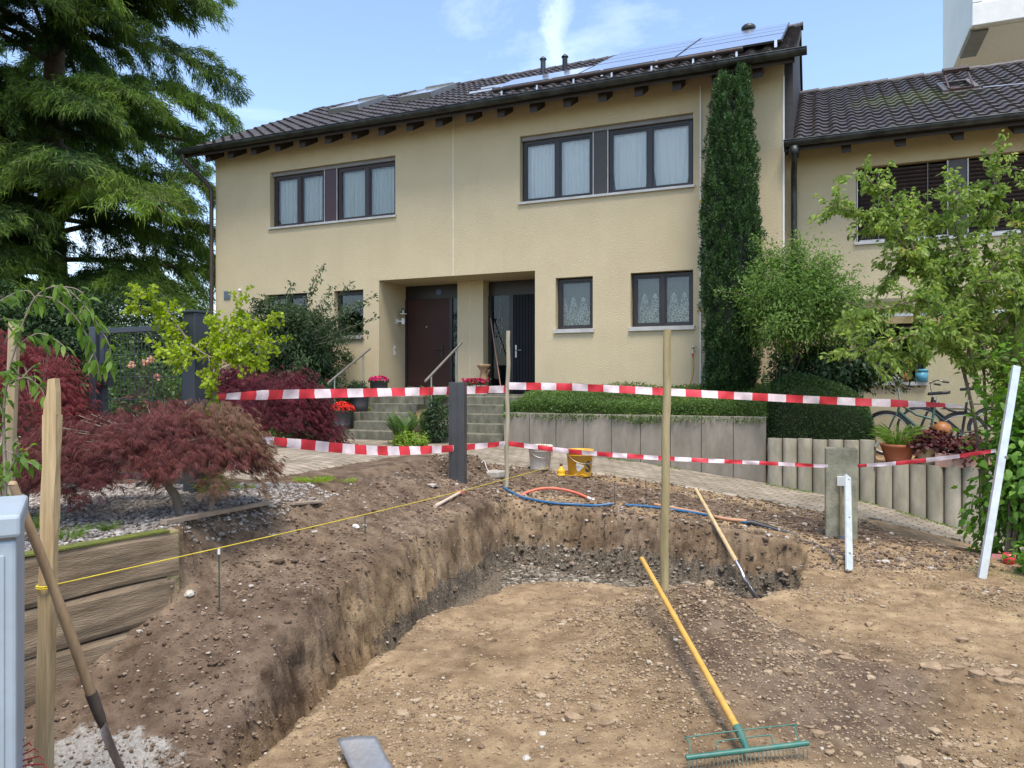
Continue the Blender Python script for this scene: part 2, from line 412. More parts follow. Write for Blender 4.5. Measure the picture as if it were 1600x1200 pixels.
m, t, b, o = new_mat('soil')
b.inputs['Roughness'].default_value = 0.95; b.inputs['Specular IOR Level'].default_value = 0.15
tcn = t.nodes.new('ShaderNodeTexCoord')
def _n(scale, det, rough=.6):
    n = t.nodes.new('ShaderNodeTexNoise'); n.inputs['Scale'].default_value = scale; n.inputs['Detail'].default_value = det
    n.inputs['Roughness'].default_value = rough; t.links.new(tcn.outputs['Object'], n.inputs['Vector']); return n
def _ramp(src, p0, c0, p1, c1):
    r = t.nodes.new('ShaderNodeValToRGB'); r.color_ramp.elements[0].position = p0; r.color_ramp.elements[1].position = p1
    r.color_ramp.elements[0].color = (*c0, 1); r.color_ramp.elements[1].color = (*c1, 1); t.links.new(src, r.inputs[0]); return r
def _att(n):
    a = t.nodes.new('ShaderNodeAttribute'); a.attribute_name = n; return a.outputs['Fac']
def _mix(f, a, c):
    x = t.nodes.new('ShaderNodeMixRGB'); t.links.new(f, x.inputs['Fac']); t.links.new(a, x.inputs['Color1']); t.links.new(c, x.inputs['Color2']); return x.outputs[0]
nz_big = _n(7, 9, .68); nz_sm = _n(60, 6, .7)
tan = _ramp(nz_big.outputs['Fac'], .34, (.235, .160, .092), .66, (.44, .325, .195))
brn = _ramp(nz_big.outputs['Fac'], .33, (.085, .058, .040), .68, (.255, .190, .138))
grv = _ramp(nz_sm.outputs['Fac'], .36, (.055, .042, .030), .68, (.25, .205, .150))
lim = _ramp(nz_sm.outputs['Fac'], .30, (.20, .18, .155), .70, (.50, .475, .43))
grs = _ramp(nz_sm.outputs['Fac'], .30, (.05, .07, .02), .70, (.16, .19, .06))
c_ = _mix(_att('brown'), tan.outputs[0], brn.outputs[0])
nz_pt = _n(1.9, 7, .62); ptr = _ramp(nz_pt.outputs['Fac'], .36, (.66, .62, .58), .66, (1.14, 1.13, 1.10))
_mm = t.nodes.new('ShaderNodeMixRGB'); _mm.blend_type = 'MULTIPLY'; _mm.inputs['Fac'].default_value = 1; t.links.new(c_, _mm.inputs['Color1']); t.links.new(ptr.outputs[0], _mm.inputs['Color2']); c_ = _mm.outputs[0]
def _rag(att, nz_, k=1.3):
    m1 = t.nodes.new('ShaderNodeMath'); m1.operation = 'MULTIPLY_ADD'; m1.inputs[1].default_value = k; t.links.new(nz_.outputs['Fac'], m1.inputs[0])
    m1.inputs[2].default_value = -.5 * k; m2 = t.nodes.new('ShaderNodeMath'); m2.operation = 'ADD'; t.links.new(m1.outputs[0], m2.inputs[0]); t.links.new(att, m2.inputs[1])
    r_ = t.nodes.new('ShaderNodeMapRange'); r_.inputs['From Min'].default_value = .38; r_.inputs['From Max'].default_value = .62; t.links.new(m2.outputs[0], r_.inputs['Value']); return r_.outputs[0]
nz_md = _n(16, 8, .75)
c_ = _mix(_rag(_att('gravel'), nz_md), c_, grv.outputs[0])
c_ = _mix(_rag(_att('lime'), nz_md, 1.9), c_, lim.outputs[0])
c_ = _mix(_rag(_att('grass'), nz_md, 1.2), c_, grs.outputs[0])
vo = t.nodes.new('ShaderNodeTexVoronoi'); vo.inputs['Scale'].default_value = 55; t.links.new(tcn.outputs['Object'], vo.inputs['Vector'])
peb = t.nodes.new('ShaderNodeMapRange'); peb.inputs['From Min'].default_value = .17; peb.inputs['From Max'].default_value = .11
t.links.new(vo.outputs['Distance'], peb.inputs['Value'])
sel = t.nodes.new('ShaderNodeSeparateColor'); t.links.new(vo.outputs['Color'], sel.inputs[0])
sl = t.nodes.new('ShaderNodeMath'); sl.operation = 'GREATER_THAN'; sl.inputs[1].default_value = .80; t.links.new(sel.outputs[0], sl.inputs[0])
pm = t.nodes.new('ShaderNodeMath'); pm.operation = 'MULTIPLY'; t.links.new(peb.outputs[0], pm.inputs[0]); t.links.new(sl.outputs[0], pm.inputs[1])
pc = t.nodes.new('ShaderNodeRGB'); pc.outputs[0].default_value = (.35, .29, .22, 1)
c_ = _mix(pm.outputs[0], c_, pc.outputs[0])
t.links.new(c_, b.inputs['Base Color'])
ba = t.nodes.new('ShaderNodeMath'); ba.operation = 'ADD'; t.links.new(nz_sm.outputs['Fac'], ba.inputs[0]); t.links.new(pm.outputs[0], ba.inputs[1])
bp = t.nodes.new('ShaderNodeBump'); bp.inputs['Strength'].default_value = .9; bp.inputs['Distance'].default_value = .02
t.links.new(ba.outputs[0], bp.inputs['Height']); t.links.new(bp.outputs[0], b.inputs['Normal'])
SOIL = m
g_ob = np_mesh('ground', np.stack([PX_, PY_, GZ], -1).reshape(-1, 3), F, SOIL, attrs={'brown': brown.ravel(), 'gravel': gravel.ravel(), 'lime': lime.ravel(), 'grass': grass.ravel()}, smooth=True)
tag(g_ob, kind='structure')

# ---- paved path and forecourt: concrete setts
m, t, b, o = new_mat('setts')
tcn = t.nodes.new('ShaderNodeTexCoord'); mpn = t.nodes.new('ShaderNodeMapping'); mpn.inputs['Rotation'].default_value = (0, 0, -TH + R(18))
t.links.new(tcn.outputs['Object'], mpn.inputs[0])
br = t.nodes.new('ShaderNodeTexBrick'); br.inputs['Scale'].default_value = 1.0
br.inputs['Brick Width'].default_value = .20; br.inputs['Row Height'].default_value = .135; br.inputs['Mortar Size'].default_value = .008; br.inputs['Mortar Smooth'].default_value = .4
br.inputs['Color1'].default_value = (.36, .31, .255, 1); br.inputs['Color2'].default_value = (.27, .235, .19, 1); br.inputs['Mortar'].default_value = (.10, .085, .055, 1)
nw = t.nodes.new('ShaderNodeTexNoise'); nw.inputs['Scale'].default_value = 5; nw.inputs['Detail'].default_value = 3
t.links.new(tcn.outputs['Object'], nw.inputs['Vector'])
va = t.nodes.new('ShaderNodeVectorMath'); va.operation = 'MULTIPLY_ADD'; va.inputs[1].default_value = (.05, .05, 0)
t.links.new(nw.outputs['Color'], va.inputs[0]); t.links.new(mpn.outputs[0], va.inputs[2]); t.links.new(va.outputs[0], br.inputs['Vector'])
n2_ = t.nodes.new('ShaderNodeTexNoise'); n2_.inputs['Scale'].default_value = 2.0; n2_.inputs['Detail'].default_value = 8; n2_.inputs['Roughness'].default_value = .7
t.links.new(tcn.outputs['Object'], n2_.inputs['Vector'])
rr = t.nodes.new('ShaderNodeValToRGB'); rr.color_ramp.elements[0].position = .38; rr.color_ramp.elements[0].color = (.62, .60, .52, 1); rr.color_ramp.elements[1].position = .65; rr.color_ramp.elements[1].color = (1.1, 1.06, 1.0, 1)
t.links.new(n2_.outputs['Fac'], rr.inputs[0])
mm_ = t.nodes.new('ShaderNodeMixRGB'); mm_.blend_type = 'MULTIPLY'; mm_.inputs['Fac'].default_value = 1
t.links.new(br.outputs['Color'], mm_.inputs['Color1']); t.links.new(rr.outputs[0], mm_.inputs['Color2']); t.links.new(mm_.outputs[0], b.inputs['Base Color'])
bp = t.nodes.new('ShaderNodeBump'); bp.inputs['Strength'].default_value = .8; bp.inputs['Distance'].default_value = .012; bp.invert = True
t.links.new(br.outputs['Fac'], bp.inputs['Height']); t.links.new(bp.outputs[0], b.inputs['Normal']); b.inputs['Roughness'].default_value = .85
SETTS = m
def path_sheet():
    ss = np.arange(-8, 18.6, .12); nt_ = 46
    vs = []; n_ = 0
    V = np.zeros((len(ss), nt_, 3))
    for i, s in enumerate(ss):
        tn = float(pathT(s)) if s > 9.3 else (-8.9 if s > 8.2 else -7.5)
        if 9.05 < s <= 9.3: tn = -4.45 - 3.0 * (9.3 - s) / .25
        tt = np.linspace(tn, -2.08, nt_)
        tt[0] += .06 * math.sin(i * 1.7) + .05 * math.sin(i * .61)
        for j, t2 in enumerate(tt):
            p = H(s, t2)
            V[i, j] = (p.x, p.y, 0)
    # height: smooth surface of the path itself
    S = np.repeat(ss, nt_).reshape(len(ss), nt_)
    s2, t2 = st(V[..., 0], V[..., 1])
    zz = zd(S) + .2 * (1 - sstep(t2, -6.5, -3.6)) * (S < 9.3)
    V[..., 2] = zz + .014; V[:, 0, 2] -= .05
    ii = np.arange(V.shape[0] * nt_).reshape(-1, nt_)
    FF = np.stack([ii[:-1, :-1], ii[1:, :-1], ii[1:, 1:], ii[:-1, 1:]], -1).reshape(-1, 4)
    return np_mesh('path', V.reshape(-1, 3), FF, SETTS, smooth=True)
tag(path_sheet(), kind='structure')

# ---- stones and clods: small irregular lumps, scattered by zone
def lump_base(k, seed):
    bm = bmesh.new(); bmesh.ops.create_icosphere(bm, subdivisions=1, radius=1)
    r_ = random.Random(seed)
    for v in bm.verts: v.co = Vector((v.co.x * r_.uniform(.7, 1.15), v.co.y * r_.uniform(.7, 1.15), v.co.z * r_.uniform(.5, .85)))
    vs = np.array([v.co[:] for v in bm.verts]); fs = np.array([[v.index for v in f.verts] for f in bm.faces]); bm.free()
    return vs, fs
LB = [lump_base(0, i) for i in range(6)]
def scatter(name, xs, ys, rad, mat_, sink=.3, zoff=0, parent=None, var=None, zf=None):
    n = len(xs); zs = (ground(xs, ys) if zf is None else zf(xs, ys)) + zoff
    V = []; Fa = []; A = []; base = 0
    kinds = rng.integers(0, 6, n)
    for k in range(6):
        idx = np.where(kinds == k)[0]
        if len(idx) == 0: continue
        vs, fs = LB[k]; a = rng.uniform(0, 6.28, len(idx)); r = rad[idx]
        sc = np.stack([r * rng.uniform(.75, 1.3, len(idx)), r * rng.uniform(.75, 1.3, len(idx)), r * rng.uniform(.6, 1.1, len(idx))], -1)
        L = vs[None] * sc[:, None]
        x = L[..., 0] * np.cos(a)[:, None] - L[..., 1] * np.sin(a)[:, None] + xs[idx][:, None]
        y = L[..., 0] * np.sin(a)[:, None] + L[..., 1] * np.cos(a)[:, None] + ys[idx][:, None]
        z = L[..., 2] + (zs[idx] + r * (1 - sink) * .45)[:, None]
        P = np.stack([x, y, z], -1).reshape(-1, 3)
        nv = len(vs)
        Fa.append((fs[None] + (np.arange(len(idx)) * nv)[:, None, None]).reshape(-1, 3) + base); base += len(P); V.append(P)
        vv = rng.uniform(0, 1, len(idx)) if var is None else var[idx]
        A.append(np.repeat(vv, nv))
    return np_mesh(name, np.concatenate(V), np.concatenate(Fa), mat_, attrs={'var': np.concatenate(A)}, smooth=False, parent=parent)
def varmat(name, stops, rough=.9, bump=.4):
    m, t, b, o = new_mat(name); a = t.nodes.new('ShaderNodeAttribute'); a.attribute_name = 'var'
    r = t.nodes.new('ShaderNodeValToRGB')
    while len(r.color_ramp.elements) < len(stops): r.color_ramp.elements.new(.5)
    for e, (p, c) in zip(r.color_ramp.elements, stops): e.position = p; e.color = (*c, 1)
    t.links.new(a.outputs['Fac'], r.inputs[0])
    nn_ = t.nodes.new('ShaderNodeTexNoise'); nn_.inputs['Scale'].default_value = 90; nn_.inputs['Detail'].default_value = 4
    tcn = t.nodes.new('ShaderNodeTexCoord'); t.links.new(tcn.outputs['Object'], nn_.inputs['Vector'])
    mr_ = t.nodes.new('ShaderNodeMapRange'); mr_.inputs['To Min'].default_value = .7; mr_.inputs['To Max'].default_value = 1.3; t.links.new(nn_.outputs['Fac'], mr_.inputs['Value'])
    mm_ = t.nodes.new('ShaderNodeMixRGB'); mm_.blend_type = 'MULTIPLY'; mm_.inputs['Fac'].default_value = 1
    t.links.new(r.outputs[0], mm_.inputs['Color1']); t.links.new(mr_.outputs[0], mm_.inputs['Color2']); t.links.new(mm_.outputs[0], b.inputs['Base Color'])
    bp = t.nodes.new('ShaderNodeBump'); bp.inputs['Strength'].default_value = bump; bp.inputs['Distance'].default_value = .01
    t.links.new(nn_.outputs['Fac'], bp.inputs['Height']); t.links.new(bp.outputs[0], b.inputs['Normal'])
    b.inputs['Roughness'].default_value = rough; b.inputs['Specular IOR Level'].default_value = .2
    return m
CLOD_T = varmat('clod_tan', [(0, (.15, .10, .060)), (.6, (.29, .212, .135)), (.95, (.35, .265, .175)), (.995, (.42, .38, .31))])
CLOD_B = varmat('clod_brown', [(0, (.07, .046, .031)), (.6, (.17, .12, .082)), (.93, (.26, .20, .15)), (.985, (.42, .38, .33))])
GRAV = varmat('grey_stone', [(0, (.07, .058, .042)), (.5, (.16, .135, .10)), (.88, (.25, .215, .165)), (1, (.38, .35, .29))])
def pick(n, fn, x0, x1, y0, y1):
    xs = rng.uniform(x0, x1, n); ys = rng.uniform(y0, y1, n); k = rng.uniform(0, 1, n) < fn(xs, ys); return xs[k], ys[k]
def infloor(x, y): return (x > floX(y) + .02) & (y < np.minimum(floY(x), 6.6) + .9 * (x > 2.7)) & (st(x, y)[1] < -4.4)
def clump(x, y): return sstep(fbm(x, y, 1.6, 4, 61) , -.15, .45)
# fine crumbs on the floor, denser on and in front of the heap
xs, ys = pick(120000, lambda x, y: infloor(x, y) * (.10 + .75 * clump(x, y) + .5 * np.exp(-(((x - 1.15) / .8) ** 2 + ((y - 3.9) / 1.1) ** 2))), -1.4, 4.3, 2.45, 6.9)
tag(scatter('soil_crumbs', xs, ys, rng.gamma(1.8, .0020, len(xs)) + .0018, CLOD_T), kind='stuff')
xs, ys = pick(3600, lambda x, y: infloor(x, y) * (.06 + .9 * clump(x, y) ** 2), -1.3, 4.3, 2.45, 6.9)
tag(scatter('loose_clods', xs, ys, rng.gamma(1.6, .0058, len(xs)) + .004, CLOD_T, sink=.5), kind='stuff')
xs, ys = pick(48000, lambda x, y: ((x < baseX(y) - .02) & (x > gardX(y) - .2)) * (.35 + .65 * clump(x, y)), -3.0, -.1, 2.6, 9)
tag(scatter('bank_clods', xs, ys, rng.gamma(1.4, .0031, len(xs)) + .0020, CLOD_B), kind='stuff')
xs, ys = pick(34000, lambda x, y: ((st(x, y)[1] < pathT(st(x, y)[0]) - .02) & (y > farY(x) - .45) & (x > -1)) * (.4 + .6 * clump(x, y)), -1, 4.5, 6.4, 11)
tag(scatter('far_bank_clods', xs, ys, rng.gamma(1.5, .0052, len(xs)) + .003, CLOD_B), kind='stuff')
xs, ys = pick(15000, lambda x, y: (y > floY(x) - .05) & (y < farY(x) + .1) & (ground(x, y) < -.12 + .12 * rng.uniform(-1, 1, len(x))) & (x > floX(y) - .5) & (x > cutX(y)), -.7, 2.8, 5.6, 8.3)
tag(scatter('trench_pebbles', xs, ys, rng.gamma(2.0, .0055, len(xs)) + .004, GRAV), kind='stuff')
xs, ys = pick(34000, lambda x, y: (x < gardX(y) - .12) & (y < 6.6), -4.6, -1.3, 3.3, 6.9)
tag(scatter('garden_gravel', xs, ys, rng.gamma(2.6, .0028, len(xs)) + .0035, varmat('garden_stone', [(0, (.14, .12, .11)), (.4, (.27, .24, .21)), (.85, (.34, .31, .28)), (1, (.52, .50, .46))])), kind='stuff')

# broken crusts of compacted earth, right foreground
def crust(cx, cy, n, sz, seed):
    r2 = random.Random(seed); mb = MB()
    for _ in range(n):
        x = cx + r2.gauss(0, .16); y = cy + r2.gauss(0, .05) - .55 * (x - cx); z = gz(x, y); k = 7; a0 = r2.uniform(0, 6.28); s_ = sz * r2.uniform(.35, 1.2)
        tl = (r2.uniform(-.25, .25), r2.uniform(-.1, .3)); top = []; bot = []
        for i in range(k):
            a = a0 + i / k * 6.283; q_ = s_ * r2.uniform(.65, 1.15); u, v = q_ * math.cos(a), q_ * .62 * math.sin(a); zz = z + .012 + tl[0] * u + tl[1] * v + .3 * s_ * .4
            top.append((x + u, y + v, zz + r2.uniform(-.002, .003))); bot.append((x + u * .9, y + v * .9, zz - s_ * .45 - .01))
        mb.add(bot + top, [tuple(range(k - 1, -1, -1)), tuple(range(k, 2 * k))] + [(i, (i + 1) % k, k + (i + 1) % k, k + i) for i in range(k)])
    return mb
EARTH = pmat('earth_crust', (.34, .245, .150), (.18, .12, .07), scale=14, rough=.95, bump=.8, bscale=60, bdist=.01)
mb = crust(1.95, 4.25, 16, .050, 3); m2 = crust(2.45, 3.95, 14, .055, 5); m3 = crust(.35, 3.45, 7, .045, 8); m4 = crust(.55, 4.9, 6, .035, 9); m5 = crust(-.05, 4.6, 6, .030, 10)
for q_ in (m2, m3, m4, m5): mb.add(q_.v, q_.f)
tag(mb.build('earth_crust', EARTH, bevel=.004), kind='stuff')
# ---------------------------------------------------------------- houses
STUCCO = pmat('stucco', (.54, .452, .295), (.505, .42, .27), scale=1.3, rough=.93, bump=.8, bscale=42, bdist=.012, spec=.15, c3=(.43, .36, .24), scale3=.55, f3=.35)
def streaks(m):
    t = m.node_tree; b = t.nodes['Principled BSDF']; src = b.inputs['Base Color'].links[0].from_socket
    tcn = t.nodes.new('ShaderNodeTexCoord'); mpn = t.nodes.new('ShaderNodeMapping'); mpn.inputs['Scale'].default_value = (3.2, 3.2, .28); t.links.new(tcn.outputs['Object'], mpn.inputs[0])
    n = t.nodes.new('ShaderNodeTexNoise'); n.inputs['Scale'].default_value = 1.6; n.inputs['Detail'].default_value = 7; n.inputs['Roughness'].default_value = .7; t.links.new(mpn.outputs[0], n.inputs['Vector'])
    r = t.nodes.new('ShaderNodeMapRange'); r.inputs['From Min'].default_value = .52; r.inputs['From Max'].default_value = .78; r.inputs['To Max'].default_value = .20; t.links.new(n.outputs['Fac'], r.inputs['Value'])
    sp = t.nodes.new('ShaderNodeSeparateXYZ'); t.links.new(tcn.outputs['Object'], sp.inputs[0])
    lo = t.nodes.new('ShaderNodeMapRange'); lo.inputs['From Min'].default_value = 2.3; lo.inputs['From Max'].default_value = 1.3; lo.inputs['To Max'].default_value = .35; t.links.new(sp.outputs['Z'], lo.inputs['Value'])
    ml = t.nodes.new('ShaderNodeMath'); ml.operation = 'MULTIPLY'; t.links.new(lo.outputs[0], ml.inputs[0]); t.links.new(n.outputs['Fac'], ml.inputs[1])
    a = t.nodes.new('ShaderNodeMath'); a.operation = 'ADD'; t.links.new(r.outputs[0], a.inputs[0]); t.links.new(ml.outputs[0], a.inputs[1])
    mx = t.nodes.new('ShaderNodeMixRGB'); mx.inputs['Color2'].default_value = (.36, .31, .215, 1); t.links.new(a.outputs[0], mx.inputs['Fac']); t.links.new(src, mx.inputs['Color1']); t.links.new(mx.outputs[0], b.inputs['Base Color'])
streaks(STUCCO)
SOFFIT = pmat('soffit', (.54, .455, .31), (.50, .42, .285), scale=2, rough=.93, bump=.3, bscale=75, spec=.15)
DARKWOOD = pmat('dark_wood', (.035, .024, .020), (.018, .013, .012), scale=9, rough=.6, stretch=(1, 1, 8))
FRAME = pmat('frame_brown', (.040, .024, .024), (.030, .018, .018), scale=3, rough=.42)
MAROON = pmat('panel_maroon', (.060, .018, .022), (.048, .014, .018), scale=2, rough=.35)
FRAMEB = pmat('frame_dark', (.022, .018, .018), (.016, .013, .013), scale=3, rough=.4)
SILL = pmat('sill_metal', (.50, .48, .45), (.40, .38, .35), scale=6, rough=.4, metal=.3)
GREYTRIM = pmat('grey_trim', (.20, .19, .18), (.16, .15, .14), scale=4, rough=.5)
GUTTER = pmat('gutter_metal', (.055, .062, .060), (.028, .030, .030), scale=2.5, rough=.42, metal=.6, c3=(.09, .095, .09), scale3=5, f3=.7)
PIPE_BR = pmat('pipe_brown', (.07, .050, .042), (.045, .032, .028), scale=5, rough=.4, metal=.3)
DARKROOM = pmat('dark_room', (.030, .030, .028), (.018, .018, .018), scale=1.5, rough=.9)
WHITE = pmat('white_paint', (.74, .73, .70), (.66, .65, .62), scale=3, rough=.5)
CONC = pmat('concrete', (.30, .262, .215), (.20, .175, .138), scale=5, rough=.9, bump=.5, bscale=120, stretch=(1, 1, .35), spec=.2, c3=(.17, .16, .125), scale3=2.0, f3=.65, bdist=.006)
CONC_ST = pmat('step_concrete', (.21, .20, .15), (.115, .11, .078), scale=9, rough=.9, bump=.5, bscale=110, spec=.2, c3=(.09, .085, .06), scale3=5.0, f3=.85, stretch=(1, 1, .5))
STEEL = pmat('steel_rail', (.50, .49, .46), (.40, .39, .37), scale=6, rough=.35, metal=.85)
TILE = pmat('roof_tile', (.058, .046, .044), (.030, .024, .024), scale=5.5, rough=.48, bump=.3, bscale=90, rvar=.1, c3=(.085, .070, .066), scale3=22, f3=.7)
m = TILE.copy(); m.name = 'roof_tile_mossy'
# moss in the neighbour's roof: patches in the middle of the slope
def add_moss(m, cx, cy, rx, ry):
    t = m.node_tree; b = t.nodes['Principled BSDF']; src = b.inputs['Base Color'].links[0].from_socket
    tcn = t.nodes.new('ShaderNodeTexCoord'); sp = t.nodes.new('ShaderNodeMapping'); sp.inputs['Location'].default_value = (-cx / rx, -cy / ry, 0); sp.inputs['Scale'].default_value = (1 / rx, 1 / ry, 0)
    t.links.new(tcn.outputs['Object'], sp.inputs[0])
    ln = t.nodes.new('ShaderNodeVectorMath'); ln.operation = 'LENGTH'; t.links.new(sp.outputs[0], ln.inputs[0])
    nn_ = t.nodes.new('ShaderNodeTexNoise'); nn_.inputs['Scale'].default_value = 6; nn_.inputs['Detail'].default_value = 7; t.links.new(tcn.outputs['Object'], nn_.inputs['Vector'])
    s1 = t.nodes.new('ShaderNodeMath'); s1.operation = 'MULTIPLY_ADD'; s1.inputs[1].default_value = -.75; s1.inputs[2].default_value = .98
    t.links.new(ln.outputs['Value'], s1.inputs[0])
    s2 = t.nodes.new('ShaderNodeMath'); s2.operation = 'ADD'; t.links.new(s1.outputs[0], s2.inputs[0]); t.links.new(nn_.outputs['Fac'], s2.inputs[1])
    mr_ = t.nodes.new('ShaderNodeMapRange'); mr_.inputs['From Min'].default_value = .95; mr_.inputs['From Max'].default_value = 1.25; mr_.inputs['To Max'].default_value = .7; t.links.new(s2.outputs[0], mr_.inputs['Value'])
    mx = t.nodes.new('ShaderNodeMixRGB'); mx.inputs['Color2'].default_value = (.085, .095, .028, 1); t.links.new(mr_.outputs[0], mx.inputs['Fac']); t.links.new(src, mx.inputs['Color1']); t.links.new(mx.outputs[0], b.inputs['Base Color'])
add_moss(m, 2.3, 2.0, 1.9, 1.4)
TILEM = m

def glassmat(name, tint=(.9, .95, .95), ior=1.9):
    m, t, b, o = new_mat(name); t.nodes.remove(b)
    fr = t.nodes.new('ShaderNodeFresnel'); fr.inputs['IOR'].default_value = ior
    g = t.nodes.new('ShaderNodeBsdfGlossy'); g.inputs['Roughness'].default_value = .02
    tr = t.nodes.new('ShaderNodeBsdfTransparent'); tr.inputs['Color'].default_value = (*tint, 1)
    mx = t.nodes.new('ShaderNodeMixShader'); t.links.new(fr.outputs[0], mx.inputs[0]); t.links.new(tr.outputs[0], mx.inputs[1]); t.links.new(g.outputs[0], mx.inputs[2])
    t.links.new(mx.outputs[0], o.inputs['Surface']); return m
GLASS = glassmat('window_glass')
GLASSD = glassmat('tinted_glass', (.45, .52, .54), 1.45)
def curtainmat(name, c, trans=.5):
    m, t, b, o = new_mat(name); b.inputs['Base Color'].default_value = (*c, 1); b.inputs['Roughness'].default_value = .9
    tp = t.nodes.new('ShaderNodeBsdfTransparent'); mx = t.nodes.new('ShaderNodeMixShader'); mx.inputs[0].default_value = trans
    t.links.new(b.outputs[0], mx.inputs[1]); t.links.new(tp.outputs[0], mx.inputs[2]); t.links.new(mx.outputs[0], o.inputs['Surface']); return m
CURT = curtainmat('curtain_white', (1.0, 1.0, 1.0), .03)
CURT2 = curtainmat('curtain_sheer', (.80, .82, .78), .10)
def lacemat():
    m, t, b, o = new_mat('lace'); b.inputs['Base Color'].default_value = (.85, .88, .84, 1); b.inputs['Roughness'].default_value = .9
    tcn = t.nodes.new('ShaderNodeTexCoord'); sx_ = t.nodes.new('ShaderNodeSeparateXYZ'); t.links.new(tcn.outputs['Object'], sx_.inputs[0])
    # arches: rising lace points with floral holes
    w_ = t.nodes.new('ShaderNodeMath'); w_.operation = 'MULTIPLY'; w_.inputs[1].default_value = math.pi / .21; t.links.new(sx_.outputs['X'], w_.inputs[0])
    sn = t.nodes.new('ShaderNodeMath'); sn.operation = 'SINE'; t.links.new(w_.outputs[0], sn.inputs[0])
    ab_ = t.nodes.new('ShaderNodeMath'); ab_.operation = 'ABSOLUTE'; t.links.new(sn.outputs[0], ab_.inputs[0])
    hg = t.nodes.new('ShaderNodeMath'); hg.operation = 'MULTIPLY_ADD'; hg.inputs[1].default_value = .36; hg.inputs[2].default_value = .26; t.links.new(ab_.outputs[0], hg.inputs[0])
    d = t.nodes.new('ShaderNodeMath'); d.operation = 'SUBTRACT'; t.links.new(hg.outputs[0], d.inputs[0]); t.links.new(sx_.outputs['Z'], d.inputs[1])
    inside = t.nodes.new('ShaderNodeMath'); inside.operation = 'GREATER_THAN'; inside.inputs[1].default_value = 0; t.links.new(d.outputs[0], inside.inputs[0])
    edge = t.nodes.new('ShaderNodeMath'); edge.operation = 'COMPARE'; edge.inputs[1].default_value = .02; edge.inputs[2].default_value = .018; t.links.new(d.outputs[0], edge.inputs[0])
    vo = t.nodes.new('ShaderNodeTexVoronoi'); vo.feature = 'DISTANCE_TO_EDGE'; vo.inputs['Scale'].default_value = 17; t.links.new(tcn.outputs['Object'], vo.inputs['Vector'])
    vl = t.nodes.new('ShaderNodeMath'); vl.operation = 'LESS_THAN'; vl.inputs[1].default_value = .10; t.links.new(vo.outputs['Distance'], vl.inputs[0])
    pt_ = t.nodes.new('ShaderNodeMath'); pt_.operation = 'MULTIPLY'; t.links.new(vl.outputs[0], pt_.inputs[0]); t.links.new(inside.outputs[0], pt_.inputs[1])
    mxx = t.nodes.new('ShaderNodeMath'); mxx.operation = 'MAXIMUM'; t.links.new(pt_.outputs[0], mxx.inputs[0]); t.links.new(edge.outputs[0], mxx.inputs[1])
    mr_ = t.nodes.new('ShaderNodeMapRange'); mr_.inputs['To Min'].default_value = .80; mr_.inputs['To Max'].default_value = .12; t.links.new(mxx.outputs[0], mr_.inputs['Value'])
    tp = t.nodes.new('ShaderNodeBsdfTransparent'); mx = t.nodes.new('ShaderNodeMixShader'); t.links.new(mr_.outputs[0], mx.inputs[0])
    t.links.new(b.outputs[0], mx.inputs[1]); t.links.new(tp.outputs[0], mx.inputs[2]); t.links.new(mx.outputs[0], o.inputs['Surface']); return m
LACE = lacemat()

def wall_front(mb, s0, s1, z0, z1, t, ops, depth=.2):
    """front wall sheet with openings (s0,s1,z0,z1[,depth]) and their reveals"""
    xs = sorted({s0, s1, *[o[0] for o in ops], *[o[1] for o in ops]}); zs = sorted({z0, z1, *[o[2] for o in ops], *[o[3] for o in ops]})
    for i in range(len(xs) - 1):
        for j in range(len(zs) - 1):
            cx = (xs[i] + xs[i + 1]) / 2; cz = (zs[j] + zs[j + 1]) / 2
            if any(o[0] < cx < o[1] and o[2] < cz < o[3] for o in ops): continue
            mb.quad((xs[i], t, zs[j]), (xs[i + 1], t, zs[j]), (xs[i + 1], t, zs[j + 1]), (xs[i], t, zs[j + 1]))
    for o in ops:
        a, b_, c, d = o[:4]; dp = o[4] if len(o) > 4 else depth; e = t + dp
        mb.quad((a, t, c), (a, t, d), (a, e, d), (a, e, c)); mb.quad((b_, t, c), (b_, e, c), (b_, e, d), (b_, t, d))
        mb.quad((a, t, d), (b_, t, d), (b_, e, d), (a, e, d)); mb.quad((a, t, c), (a, e, c), (b_, e, c), (b_, t, c))

def wavy(name, s0, s1, z0, z1, t, mat_, parent, amp=.018, per=.09, flare=0.0, gather=0.0):
    n = int((s1 - s0) / .008); us = np.linspace(0, 1, n); vs = np.linspace(0, 1, 10)
    UU, VV = np.meshgrid(us, vs); S = s0 + (s1 - s0) * UU
    ph = S / per * 6.283 + 1.2 * np.sin(S * 7) + flare * (VV - .5) * np.sin(S * 9)
    T = t + amp * (np.sin(ph) + .4 * np.sin(2.3 * ph + 1)) * (1 - .3 * VV)
    Z = z0 + (z1 - z0) * VV
    if gather: S = S + gather * (1 - VV) ** 2 * np.where(UU > .5, -(UU - .5), (.5 - UU)) * .35
    ii = np.arange(n * 10).reshape(10, n)
    FF = np.stack([ii[:-1, :-1], ii[:-1, 1:], ii[1:, 1:], ii[1:, :-1]], -1).reshape(-1, 4)
    return np_mesh(name, np.stack([S, T, Z], -1).reshape(-1, 3), FF, mat_, smooth=True, parent=parent)

